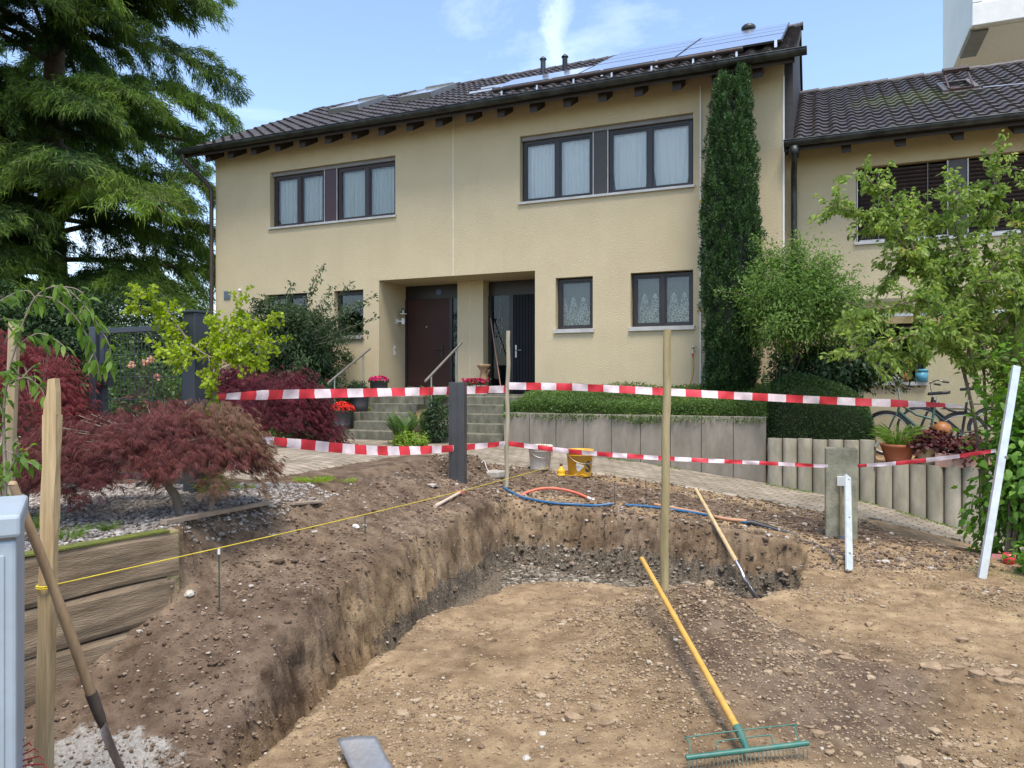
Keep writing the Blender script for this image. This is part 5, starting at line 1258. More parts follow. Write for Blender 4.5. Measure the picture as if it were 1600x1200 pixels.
def wire(u0, u1, h_):
    a = hl + (hr - hl) * u0; b_ = hl + (hr - hl) * u1; mb.tube(polyl([hb(a), hb(a) + bk * h_ * .8, hb(a) + bk * h_ + hdir * .02, hb(b_) + bk * h_ - hdir * .02, hb(b_) + bk * h_ * .8, hb(b_)], 4), .0028, 6)
wire(.05, .93, 1.3); wire(.27, .72, .8)
mb.build('wire_brace', GREENP, r_)
# red leaf rake corner, bottom left
hc = at(4, 1196, 2.72); r_ = thing('leaf_rake', 'red plastic leaf rake, only its tines showing bottom left', 'rake', hc)
REDP = pmat('red_plastic', (.50, .03, .05), (.42, .02, .04), rough=.4)
mb = MB(); n_ = 9
for k in range(n_):
    a = R(78 - k * 13); dv_ = Vector((math.cos(a), .15, math.sin(a)))
    st_ = Vector((.0 + .003 * k, 0, -.004 * k)); mb.tube([st_, st_ + dv_ * .07, st_ + dv_ * .12 + Vector((.012, -.01, -.006)), st_ + dv_ * .135 + Vector((.018, -.02, -.025))], [.0035, .003, .0025, .002], 6)
mb.build('tines', REDP, r_); MB().tube([(-.015, 0, .02), (.03, 0, -.06)], .008, 8).tube([(0, 0, -.02), (-.10, .03, -.10)], .012, 8).build('head_bar', REDP, r_)
MB().tube([(-.08, .02, -.09), (-.55, .3, -.40)], .012, 10).build('handle', WOODP, r_)
# spade blade, bottom edge
tl_ = at(528, 1153, 3.20); tr_ = at(586, 1149, 3.21); cc = (tl_ + tr_) / 2; r_ = thing('spade', 'bright steel spade blade lying at the bottom edge of the photo', 'spade', cc)
x_ = (tr_ - tl_).normalized(); dn_ = (at(640, 1250, 2.9) - cc); dn_ = (dn_ - x_ * dn_.dot(x_) * .35); dn_.normalize(); y_ = x_.cross(dn_).normalized()
mb = MB(); blade(mb, Vector((0, 0, 0)), x_, y_, dn_, .27, .172, .10, .0, sq=True); mb.build('blade', pmat('spade_steel', (.50, .50, .49), (.34, .34, .33), scale=9, rough=.42, metal=.75, c3=(.33, .25, .17), scale3=4, f3=.8, bump=.2, bscale=40), r_)
MB().tube([dn_ * .12 - y_ * .0, dn_ * .22 - y_ * -.012, dn_ * .34], [.006, .016, .019], 10).build('socket', STEELW, r_); MB().tube([dn_ * .33, dn_ * 1.0 + Vector((0, 0, .05))], .018, 10).build('handle', WOODO, r_)
# hammer
a = hitg(680, 795); b_ = hitg(722, 773); a.z += .02; b_.z += .035; d = (b_ - a)
r_ = thing('hammer', 'club hammer with wooden handle lying on the bank by the corner', 'hammer', a)
MB().tube([(0, 0, 0), d * .5, d * .93], [.020, .015, .017], 10).build('handle', pmat('ash_wood', (.60, .48, .38), (.50, .38, .29), scale=8, rough=.7), r_)
hd = d.cross(Vector((0, 0, 1))).normalized(); e = d * .93
mb = MB(); mb.bar(e - hd * .055 + Vector((0, 0, 0)), e + hd * .05, .042, .042); mb.build('head', pmat('hammer_red', (.42, .14, .11), (.30, .10, .08), scale=10, rough=.5), r_, bevel=.006)
# buckets
def bucket(name, label, px, pyb, Y, r0, h_, mat_, extra=None):
    c = at(px, pyb, Y); c.z = float(zd(st(c.x, c.y)[0])) + .015; r_ = thing(name, label, 'bucket', c, R(20))
    MB().lathe([(0, .004), (r0 * .84, .004), (r0 * .86, .02), (r0, h_ * .90), (r0 * 1.045, h_ * .90), (r0 * 1.05, h_), (r0 * .985, h_), (r0 * .97, h_ * .9), (r0 * .82, .02), (0, .018)], (0, 0, 0), 32).build('body', mat_, r_)
    MB().lathe([(r0 * 1.01, h_ * .80), (r0 * 1.03, h_ * .80), (r0 * 1.03, h_ * .82), (r0 * 1.01, h_ * .82)], (0, 0, 0), 32).build('rim', mat_, r_)
    MB().tube(polyl([(-r0 * 1.04, 0, h_ * .86), (-r0 * .8, -r0 * .75, h_ * .62), (0, -r0 * 1.12, h_ * .52), (r0 * .8, -r0 * .75, h_ * .62), (r0 * 1.04, 0, h_ * .86)], 6), .004, 6).build('bail_handle', STEEL, r_)
    return r_
WB = pmat('bucket_white', (.66, .63, .56), (.55, .50, .42), scale=8, rough=.7, c3=(.30, .21, .13), scale3=5, f3=.9)
YB = pmat('bucket_yellow', (.72, .37, .01), (.64, .31, .01), scale=6, rough=.5, c3=(.50, .40, .24), scale3=7, f3=.5)
r_ = bucket('bucket', 'dirty white bucket with crusted rim on the paved path', 844, 722, 10.55, .165, .34, WB)
mb = MB(); r2 = random.Random(9)
for k in range(26):
    a = k / 26 * 6.283; mb.lathe([(0, -.02), (.024 * r2.uniform(.7, 1.3), -.006), (.02, .014), (0, .02)], (.165 * math.cos(a), .165 * math.sin(a), .335), 7)
mb.build('crusted_rim', pmat('crust', (.66, .60, .48), (.5, .44, .34), scale=20, rough=1), r_)
r_ = bucket('bucket', 'yellow builders bucket with a black letter S on its side', 906, 733, 10.2, .182, .375, YB)
tx = bpy.data.curves.new('t', 'FONT'); tx.body = 'S'; tx.size = .20; tx.extrude = .0; tx.offset = .008; tx.align_x = 'CENTER'
to = bpy.data.objects.new('t', tx); scene.collection.objects.link(to); dg = bpy.context.evaluated_depsgraph_get()
me = bpy.data.meshes.new_from_object(to.evaluated_get(dg)); bm = bmesh.new(); bm.from_mesh(me); bmesh.ops.subdivide_edges(bm, edges=bm.edges, cuts=2); bm.to_mesh(me); bm.free()
bpy.data.objects.remove(to)
ang0 = R(-52) - R(20)
for v in me.vertices:
    z = .085 + v.co.y; rr_ = .182 * (.86 + .14 * (z - .02) / (.9 * .375)) + .002; a = ang0 + v.co.x / rr_; v.co = (rr_ * math.cos(a), rr_ * math.sin(a), z)
me.materials.append(pmat('letter_dark', (.035, .05, .045), rough=.5)); lo = bpy.data.objects.new('letter', me); scene.collection.objects.link(lo); lo.parent = r_
mb = MB(); pl = []
for i in range(18):
    a = i / 18 * 6.283; q_ = .052 + .012 * math.sin(3 * a + 1) + .006 * math.sin(7 * a); u, v = q_ * math.cos(a), q_ * math.sin(a); an = R(-97) - R(20) + u / .17; z = .15 + v
    rr_ = .182 * (.86 + .14 * (z - .02) / (.9 * .375)) + .0025; pl.append((rr_ * math.cos(an), rr_ * math.sin(an), z))
mb.add(pl, [tuple(range(18))]); mb.build('white_patch', WB, r_)
# little yellow string reel
c = at(877, 727, 10.15); c.z = float(zd(st(c.x, c.y)[0])) + .015
r_ = thing('string_reel', 'small yellow string reel with dark knob between the two buckets', 'reel', c)
YP = pmat('yellow_plastic', (.75, .42, .01), (.66, .35, .01), rough=.4)
MB().lathe([(0, 0), (.062, 0), (.062, .012), (.05, .02), (.056, .05), (.056, .075), (.044, .085), (.03, .10), (.018, .11), (.016, .13), (0, .13)], (0, 0, 0), 20).build('spool', YP, r_)
MB().lathe([(0, .13), (.018, .135), (.022, .15), (.012, .165), (0, .168)], (0, 0, 0), 12).build('knob', pmat('knob', (.12, .03, .02), rough=.4), r_)
tag(MB().tube(polyl([c + Vector((.06, -.03, .01)), c + Vector((.16, -.10, .012)), c + Vector((.24, -.09, .03)), c + Vector((.33, -.16, .012))], 6), .006, 6).build('yellow_cord', YP), 'loose yellow cord end trailing from the reel towards the yellow bucket', 'cord')

# -- pipes on the ledge
BLUE = pmat('blue_pipe', (.015, .12, .27), (.01, .09, .20), scale=12, rough=.4, c3=(.25, .20, .13), scale3=25, f3=.25); ORG = pmat('orange_pipe', (.58, .13, .07), (.50, .11, .06), scale=10, rough=.45)
def onl(pts, lift): 
    o_ = []
    for (px, py), l in zip(pts, lift):
        g = hitg(px, py); o_.append(g + Vector((0, 0, l)))
    return o_
pts = [at(787, 767, 8.75), at(812, 777, 8.45), at(840, 785.5, 8.25), at(870, 791, 8.15), at(900, 793, 8.12), at(930, 790, 8.18), at(957, 787, 8.2)]
for q_ in pts: q_.z = max(q_.z, gz(q_.x, q_.y) + .022)
tag(MB().tube(polyl(pts, 5), .0150, 10).build('water_pipe', BLUE), 'blue pipe sagging over the corner of the deep trench', 'pipe', 'blue water pipes')
g1 = hitg(977, 792); pts = [g1 + Vector((0, 0, .02)), at(1020, 799, g1.y - .12), at(1075, 808, g1.y - .35), at(1130, 819, g1.y - .62), at(1172, 825, g1.y - .8)]
for q_ in pts[1:]: q_.z = max(q_.z, gz(q_.x, q_.y) + .024)
E1 = pts[-1]
tag(MB().tube(polyl(pts, 6), .0145, 10).build('water_pipe', BLUE), 'blue pipe on the ledge that runs into the black sleeve', 'pipe', 'blue water pipes')
pts = [hitg(1023, 791) + Vector((0, 0, .02)), hitg(1080, 802) + Vector((0, 0, .02)), hitg(1130, 813) + Vector((0, 0, .02)), E1 + Vector((-.02, .04, .015))]
tag(MB().tube(polyl(pts, 6), .017, 10).build('conduit_pipe', pmat('clay_pipe', (.50, .27, .15), (.40, .22, .13), scale=14, rough=.7)), 'pale orange conduit lying behind the blue pipe on the ledge', 'pipe')
ep = at(1216, 829, E1.y - .15)
r_ = thing('pipe_sleeve', 'black rubber sleeve joining the blue pipe to a thin cable', 'sleeve', E1)
MB().tube([(-.03, .01, .005), (.02, 0, .005), ep - E1], [.030, .033, .030], 14).build('sleeve', BLACKP, r_); MB().tube([ep - E1 - Vector((.01, 0, 0)), ep - E1 + Vector((.012, 0, 0))], .031, 14).build('end_ring', GREYTRIM, r_)
pts = [ep, at(1235, 832, E1.y - .25), at(1255, 848, E1.y - .35), at(1278, 864, E1.y - .45), hitg(1305, 876) + Vector((0, 0, .01))]
for q_ in pts[1:]: q_.z = max(q_.z, gz(q_.x, q_.y) + .010)
tag(MB().tube(polyl(pts, 6), .0085, 8).build('cable', pmat('cable_grey', (.10, .12, .12), (.07, .08, .08), rough=.5)), 'thin dark cable from the black sleeve down to the concrete post', 'cable')
pts = [at(804, 780, 8.75), at(822, 770, 8.8), at(845, 763.5, 8.85), at(870, 763.5, 8.85), at(897, 769, 8.8), at(918, 777.5, 8.7), at(926, 781, 8.66)]
r_ = thing('conduit_pipe', 'arched orange conduit lying behind the sagging blue pipe', 'pipe', pts[0]); hb = lambda q_: q_ - pts[0]
MB().tube([hb(q_) for q_ in polyl(pts, 5)], .0165, 12).build('pipe', ORG, r_); MB().tube([hb(at(918, 777.5, 8.7)), hb(at(929, 782.5, 8.65))], .019, 12).build('end_tape', pmat('grey_tape', (.55, .55, .52), rough=.5), r_)

# -- straightedges
b0 = hitg(1327, 894); t0 = at(1324.5, 744, 7.50)
r_ = thing('straightedge', 'short white aluminium straightedge leaning on the concrete post', 'straightedge', b0)
MB().bar(Vector((0, 0, -.01)), t0 - b0, .066, .024, up=(0, 1, 0)).build('bar', pmat('alu_pale', (.66, .72, .74), (.56, .62, .64), scale=4, rough=.4, metal=.35, c3=(.40, .37, .31), scale3=9, f3=.5), r_, bevel=.003)
d = (t0 - b0)
for u in (.16, .52, .955):
    q_ = d * u; MB().tube([q_ + Vector((0, -.008, 0)), q_ + Vector((0, -.0165, 0))], .011, 12).build('rivet', GREYTRIM, r_)
b0 = hitg(1534, 903); t0 = at(1588, 572, b0.y + .28)
r_ = thing('straightedge', 'long silver aluminium straightedge leaning into the big shrub', 'straightedge', b0)
MB().bar(Vector((0, 0, -.01)), t0 - b0, .066, .030, up=(0, 1, 0)).build('bar', pmat('alu_silver', (.70, .71, .72), (.58, .59, .60), scale=4, rough=.32, metal=.6, c3=(.42, .40, .36), scale3=9, f3=.5), r_, bevel=.003)
q_ = (t0 - b0) * .56; MB().tube([q_ + Vector((.03, -.006, 0)), q_ + Vector((.03, -.023, 0))], .012, 10).build('end_stop', GREYTRIM, r_)
# tape roll
g = hitg(1577, 881); r_ = thing('tape_roll', 'red roll of barrier tape standing on the soil by the shrub', 'roll', g)
MB().lathe([(.030, 0), (.050, 0), (.050, .088), (.030, .088), (.030, 0)], (0, 0, 0), 28).build('roll', RED, r_, fixn=True); MB().lathe([(.0295, .001), (.0295, .0885), (.026, .0885), (.026, .001)], (0, 0, 0), 20).build('core', pmat('cardboard', (.10, .07, .05), rough=.9), r_)
MB().quad((-.05, -.002, .082), (-.155, .01, .085), (-.155, .012, .045), (-.05, 0, .045)).build('loose_end', pmat('tape_pale', (.62, .26, .25), (.5, .2, .2), scale=20, rough=.5), r_)
# planks
def plank(label, a, b_, wd, ht):
    r_ = thing('plank', label, 'plank', a); MB().bar(Vector((0, 0, 0)), b_ - a, wd, ht).build('board', pmat('plank_grey' , (.34, .27, .20), (.24, .18, .13), scale=8, rough=.85), r_, bevel=.003)
a = hitg(255, 824); b_ = hitg(418, 792); plank('narrow weathered batten lying along the top of the left bank', a + Vector((0, 0, .03)), b_ + Vector((0, 0, .03)), .05, .03)
a = hitg(452, 790); b_ = hitg(500, 786); plank('short board half buried in the left bank beyond the batten', a + Vector((0, 0, .01)), b_ + Vector((0, 0, .01)), .09, .02)
# pale rocks
ROCK = pmat('pale_rock', (.50, .46, .40), (.36, .32, .27), scale=10, rough=.9, bump=.5, bscale=40)
def rock(label, px, py, r, sq=.7, mat_=ROCK):
    g = hitg(px, py); bm = bmesh.new(); bmesh.ops.create_icosphere(bm, subdivisions=3, radius=r); sd_ = rng.uniform(0, 50)
    from mathutils import noise as mn
    for v in bm.verts:
        q_ = v.co.normalized(); v.co = v.co * (1 + .45 * mn.noise(q_ * 1.4 + Vector((sd_, 0, 0))) + .15 * mn.noise(q_ * 4 + Vector((0, sd_, 0)))); v.co.z *= sq
    me = bpy.data.meshes.new('rock'); bm.to_mesh(me); bm.free(); me.materials.append(mat_)
    for p_ in me.polygons: p_.use_smooth = True
    o_ = bpy.data.objects.new('rock', me); scene.collection.objects.link(o_); o_.location = g + Vector((0, 0, r * sq * .35)); tag(o_, label, 'rock')
rock('large pale flint at the foot of the timber wall, left bank', 296, 930, .030); rock('white stone under the yellow string beside the second green rod', 556, 824, .028, mat_=WHITE)
rock('pale mottled stone beside the ferns at the foot of the steps', 655, 690, .13, .6); rock('round pale pebble right of the spade at the bottom', 823, 1187, .017); rock('oval light pebble left of the big clod on the heap', 848, 1148, .016)
# ================= pots, bikes and small things near the houses
POTG = pmat('pot_grey', (.085, .082, .088), (.070, .068, .074), scale=3, rough=.55)
SOILM = pmat('pot_soil', (.05, .035, .025), rough=1)
TERRA = pmat('terracotta', (.42, .13, .06), (.34, .10, .045), scale=5, rough=.75); CREAM = pmat('cream_pot', (.55, .44, .28), (.46, .36, .22), scale=5, rough=.7)
def pot(label, loc, r0, h_, mat_, cat='planter', name='planter', rim=.06, taper=.8):
    r_ = thing(name, label, cat, loc)
    MB().lathe([(0, 0), (r0 * taper, 0), (r0 * (taper + .1), h_ * .3), (r0 * .97, h_ * (1 - rim)), (r0, h_ * (1 - rim)), (r0 * 1.01, h_), (r0 * .93, h_), (r0 * .92, h_ * .88)], (0, 0, 0), 30).build('body', mat_, r_)
    MB().lathe([(r0 * .93, h_ * .885), (0, h_ * .9)], (0, 0, 0), 24).build('soil', SOILM, r_)
    return r_
POT1 = H(5.09, -1.76, .68); POT2 = H(5.09, -1.18, 1.02); POT3 = H(5.10, -.42, 1.345)
pot('grey round planter with scarlet flowers on the lowest step', POT1, .205, .39, POTG); pot('large grey round planter on the third step, half behind the tape', POT2, .225, .46, POTG)
pot('small grey planter with pink flowers on the landing by the wall', POT3, .20, .33, POTG, taper=.85)
# flower trough with stump sculpture and broom by the pier
tr = thing('flower_trough', 'white rectangular trough of pink flowers between the two doors', 'trough', H(6.80, .30, 1.375), TH)
MB().prism([(0, -.10, 0), (0, .10, 0), (0, .12, .20), (0, -.12, .20)], (.55, 0, 0)).build('body', WHITE, tr, bevel=.008); MB().box(.02, .53, -.10, .10, .19, .205).build('soil', SOILM, tr)
sc_ = thing('wood_sculpture', 'carved tree stump ornament with flat top behind the flower trough', 'ornament', H(7.16, .62, 1.375))
MB().lathe([(0, 0), (.10, 0), (.09, .10), (.075, .22), (.085, .36), (.07, .50), (.11, .58), (.15, .62), (.155, .66), (.14, .665), (0, .665)], (0, 0, 0), 14).tube([(.07, 0, .42), (.13, -.03, .54)], .02, 8).build('stump', pmat('stump_wood', (.42, .28, .15), (.24, .15, .08), scale=9, rough=.9, bump=.6, bscale=30), sc_)
bp_ = H(7.55, .70, 1.375); bt_ = H(7.13, 1.06, 3.1)
bs = thing('broom', 'long handled broom leaning by the glass of the black door', 'broom', bp_)
MB().tube([(0, 0, .10), bt_ - bp_], .013, 10).build('handle', pmat('broom_handle', (.36, .20, .15), rough=.6), bs); MB().box(-.14, .14, -.03, .03, .06, .11).build('head', WOODO, bs, bevel=.008); MB().prism([(-.14, -.03, .06), (-.15, -.05, 0), (-.15, .05, 0), (-.14, .03, .06)], (.29, 0, 0)).build('bristles', BLACKP, bs)
hz_ = [H(11.86, -.13, 2.12), H(11.87, -.14, 1.9), H(11.84, -.16, 1.7), H(11.76, -.22, 1.5), H(11.68, -.35, 1.42)]
tag(MB().tube(polyl(hz_, 6), .012, 8).build('garden_hose', pmat('hose_orange', (.50, .26, .04), (.42, .2, .03), rough=.5)), 'orange garden hose hanging from the wall tap', 'hose')

# neighbour's sill
def nH(s, t, z): return H(13.46 + s, .5 + t, z)
zs = 1.64
def sillpos(px): 
    n_ = (D0 + .5 - .01) / (N.x * (px - 800) / FPX + N.y); p = at(px, 600, n_); return Vector((p.x, p.y, zs))
p_ = sillpos(1378); pot('small white plant pot, leftmost on the neighbour window sill', p_, .085, .15, WHITE, 'pot', 'flower_pot')
SP1 = p_ + Vector((0, 0, .14))
r_ = thing('bowl', 'white bowl of eggs on the neighbour window sill', 'bowl', sillpos(1398)); MB().lathe([(0, 0), (.08, 0), (.10, .06), (.10, .09), (.09, .09), (.08, .05), (0, .05)], (0, 0, 0), 18).build('bowl', WHITE, r_)
for k in range(5): MB().lathe([(0, -.03), (.02, -.02), (.025, 0), (.018, .025), (0, .034)], (.045 * math.cos(k * 1.26), .045 * math.sin(k * 1.26), .095), 10).build('egg', pmat('egg', (.70, .58, .48), rough=.6), r_)
r_ = thing('jar', 'rust red lidded ceramic jar on the neighbour window sill', 'jar', sillpos(1415)); MB().lathe([(0, 0), (.07, 0), (.09, .04), (.092, .12), (.075, .16), (.06, .165), (.06, .175)], (0, 0, 0), 20).build('body', TERRA, r_); MB().lathe([(.082, .172), (.084, .19), (.05, .205), (0, .21)], (0, 0, 0), 20).build('lid', TERRA, r_)
r_ = thing('tin', 'light blue round tin at the right end of the sill', 'tin', sillpos(1440)); TB = pmat('tin_blue', (.10, .34, .46), (.08, .28, .40), scale=20, rough=.4)
MB().lathe([(0, 0), (.10, 0), (.10, .18), (0, .18)], (0, 0, 0), 24).build('body', TB, r_); MB().lathe([(.102, .175), (.106, .175), (.106, .215), (.1, .22), (0, .222)], (0, 0, 0), 24).build('lid', TB, r_)

# pots behind the low palisades
def courtp(px, Y, z=.41): p = at(px, 0, Y); p.z = z; return p
PA = courtp(1403, 10.95); pot('wide terracotta pot with tall grass behind the low palisades', PA, .235, .30, TERRA, 'pot', 'flower_pot', rim=.16, taper=.66)
PB = courtp(1450, 10.75); pot('cream clay pot with burgundy leaves behind the low palisades', PB, .17, .27, CREAM, 'pot', 'flower_pot', rim=.14, taper=.7)
PC = courtp(1497, 10.5); tr2 = thing('flower_trough', 'pinkish clay trough of burgundy plants near the big shrub', 'trough', PC, TH); MB().prism([(-.3, -.09, 0), (-.3, .09, 0), (-.3, .11, .2), (-.3, -.11, .2)], (.62, 0, 0)).build('body', pmat('pink_clay', (.42, .27, .21), (.34, .2, .16), scale=6, rough=.8), tr2, bevel=.006); MB().box(-.28, .30, -.09, .09, .19, .203).build('soil', SOILM, tr2)
PS = courtp(1472, 10.9); r_ = thing('ceramic_ball', 'round orange ceramic ball on a rod among the pots', 'ornament', PS); MB().lathe([(0, -.135), (.05, -.125), (.10, -.09), (.13, -.03), (.132, .03), (.11, .08), (.07, .115), (.03, .132), (0, .135)], (0, 0, .50), 22).build('ball', pmat('orange_glaze', (.34, .13, .03), (.22, .08, .02), scale=14, rough=.5, bump=.4, bscale=25), r_); MB().tube([(0, 0, -.1), (0, 0, .38)], .010, 8).build('rod', IRON, r_)
r_ = thing('solar_lamp', 'small silver garden light beside the last tall palisade', 'lamp', courtp(1366, 10.85, .62)); MB().tube([(0, 0, -.3), (.02, 0, .05)], .008, 8).build('stake', IRON, r_); MB().tube([(.02, 0, .05), (.06, -.02, .13)], .022, 10).build('head', STEEL, r_)

# bicycles
RUB = pmat('rubber', (.016, .016, .017), rough=.7)
def bicycle(label, loc, rz, fcol, lean=0.0):
    b_ = thing('bicycle', label, 'bicycle', loc, rz, 'bicycles parked by the neighbour wall'); b_.rotation_euler[0] = lean
    r = .345; wb_ = 1.08
    for x in (0, wb_):
        w_ = MB(); w_.tube([(x + r * math.cos(a), 0, r + r * math.sin(a)) for a in np.linspace(0, 2 * math.pi, 41)], .019, 8, cap=False); wo_ = w_.build('wheel', RUB, b_)
        q_ = MB(); q_.tube([(x + (r - .025) * math.cos(a), 0, r + (r - .025) * math.sin(a)) for a in np.linspace(0, 2 * math.pi, 41)], .010, 6, cap=False); q_.build('rim', ALU, wo_)
        q_ = MB()
        for k in range(18):
            a = k / 18 * 6.283; q_.tube([(x, .02 * (-1) ** k, r), (x + (r - .03) * math.cos(a + .2), 0, r + (r - .03) * math.sin(a + .2))], .0014, 4)
        q_.build('spokes', STEEL, wo_); MB().tube([(x, -.05, r), (x, .05, r)], .02, 10).build('hub', ALU, wo_)
        MB().tube([(x + (r + .028) * math.cos(a), 0, r + (r + .028) * math.sin(a)) for a in (np.linspace(.1, 2.2, 16) if x == 0 else np.linspace(.6, 3.2, 16))], .016, 8).build('mudguard', BLACKP, b_)
    f = MB(); bb = (.62, 0, .29); st_t = (.70, 0, .80); hd_t = (.20, 0, .88); hd_b = (.17, 0, .72)
    f.tube([bb, st_t], .019, 10).tube([hd_b, bb], .024, 10).tube([(.19, 0, .84), (.44, 0, .66), (.66, 0, .60)], .018, 10).tube([hd_t, hd_b], .022, 10).tube([bb, (wb_, .05, r)], .011, 8).tube([bb, (wb_, -.05, r)], .011, 8).tube([(.68, 0, .72), (wb_, .05, r)], .009, 8).tube([(.68, 0, .72), (wb_, -.05, r)], .009, 8).tube([hd_b, (.10, .05, .6), (0, .05, r)], .012, 8).tube([hd_b, (.10, -.05, .6), (0, -.05, r)], .012, 8)
    f.build('frame', fcol, b_)
    MB().tube([(.72, 0, .80), (.745, 0, .97)], .014, 8).build('seat_post', ALU, b_); MB().prism([(.60, -.02, .985), (.66, -.035, .99), (.80, -.085, 1.0), (.90, -.08, 1.01), (.93, 0, 1.015), (.90, .08, 1.01), (.80, .085, 1.0), (.66, .035, .99), (.60, .02, .985)], (0, 0, .05)).build('saddle', BLACKP, b_, bevel=.015)
    MB().tube([(.20, 0, .88), (.17, 0, 1.10)], .014, 8).tube(polyl([(.30, -.30, 1.12), (.22, -.24, 1.15), (.17, -.08, 1.12), (.17, .08, 1.12), (.22, .24, 1.15), (.30, .30, 1.12)], 5), .012, 8).build('handlebar', STEEL, b_)
    for s_ in (-1, 1): MB().tube([(.28, .29 * s_, 1.125), (.38, .31 * s_, 1.11)], .018, 8).build('grip', BLACKP, b_)
    MB().tube([(.62, -.07, .29), (.62, .07, .29)], .022, 10).lathe([(.09, -.003), (.09, .003)], (0, 0, 0), 20).tube([(.62, -.08, .29), (.74, -.09, .17)], .010, 8).tube([(.62, .08, .29), (.50, .09, .41)], .010, 8).box(.70, .80, -.13, -.07, .16, .18).box(.44, .54, .07, .13, .40, .42).build('crank', IRON, b_)
    MB().box(.80, 1.18, -.06, .06, .76, .775).tube([(1.15, .05, .77), (wb_, .06, r)], .007, 6).tube([(1.15, -.05, .77), (wb_, -.06, r)], .007, 6).build('rack', BLACKP, b_)
    return b_
p_ = courtp(1386, 12.25, .43); bicycle('green framed city bicycle nearest the palisades, handlebar to the left', p_, TH, pmat('frame_green', (.05, .12, .10), (.04, .09, .08), rough=.35, metal=.4), R(-4))
p_ = courtp(1432, 12.35, .43); p_.z = .44; bicycle('dark bicycle parked behind the green one near the wall', p_ + Vector((.12, .10, .06)), TH + R(4), pmat('frame_black', (.02, .02, .024), rough=.35, metal=.3), R(-4))
# ================= plants
def unit(a): return a / (np.linalg.norm(a, axis=-1, keepdims=True) + 1e-9)
def rdir(n): return unit(rng.normal(size=(n, 3)))
class Leaves:
    def __init__(s): s.V = []; s.F = []; s.A = []; s.n = 0
    def add(s, P, D, L, W, var=None, droop=0.0, fold=.25, Nn=None, shape=0):
        """one blade per row: shape 0 = folded diamond, 1 = broad six-point leaf, 2 = thin needle"""
        n = len(P)
        if n == 0: return
        P = np.asarray(P, float); D = unit(np.asarray(D, float)); L = np.broadcast_to(L, n)[:, None]; W = np.broadcast_to(W, n)[:, None]
        Nn = rdir(n) if Nn is None else Nn
        S = unit(np.cross(D, Nn)); Nn = unit(np.cross(S, D)); dz = np.array([0, 0, -1.0]) * droop
        if shape == 1:
            v = np.stack([P, P + D * L * .28 + S * W * .42 + Nn * W * fold * .5, P + D * L * .62 + S * W * .46 + Nn * W * fold * .4 + dz * L * .3, P + D * L + dz * L, P + D * L * .62 - S * W * .46 + Nn * W * fold * .4 + dz * L * .3, P + D * L * .28 - S * W * .42 + Nn * W * fold * .5], 1)
            f = np.array([[0, 1, 5], [1, 2, 5], [2, 4, 5], [2, 3, 4]]); k = 6
        elif shape == 2:
            v = np.stack([P - S * W * .5, P + S * W * .5, P + D * L + dz * L], 1); f = np.array([[0, 1, 2]]); k = 3
        else:
            v = np.stack([P, P + D * L * .45 + S * W * .5 + Nn * W * fold + dz * L * .25, P + D * L + dz * L, P + D * L * .45 - S * W * .5 + Nn * W * fold + dz * L * .25], 1)
            f = np.array([[0, 1, 2], [0, 2, 3]]); k = 4
        s.V.append(v.reshape(-1, 3)); s.F.append((f[None] + (np.arange(n) * k)[:, None, None]).reshape(-1, 3) + s.n); s.n += n * k
        var = rng.uniform(0, 1, n) if var is None else np.broadcast_to(var, n)
        s.A.append(np.repeat(np.clip(var, 0, 1), k))
    def build(s, name, mat_, parent, org):
        V = np.concatenate(s.V) - np.array(org)[None]
        return np_mesh(name, V, np.concatenate(s.F), mat_, parent=parent, attrs={'var': np.concatenate(s.A)})
BARK = pmat('bark', (.19, .14, .10), (.10, .075, .055), scale=8, rough=.95, stretch=(3, 3, .6), bump=.8, bscale=30)
BARKG = pmat('bark_grey', (.26, .22, .17), (.16, .13, .10), scale=8, rough=.9, stretch=(3, 3, .6), bump=.5, bscale=40)
def curvep(a, b_, sag, n=7, wob=.0):
    a = np.array(a, float); b_ = np.array(b_, float); u = np.linspace(0, 1, n)[:, None]
    p = a * (1 - u) + b_ * u + np.array([0, 0, 1.0]) * (4 * u * (1 - u) * sag)
    if wob: p[1:-1] += rng.normal(size=(n - 2, 3)) * wob
    return p
def plant(name, label, cat, org, group=None): return thing(name, label, cat, org, 0, group)

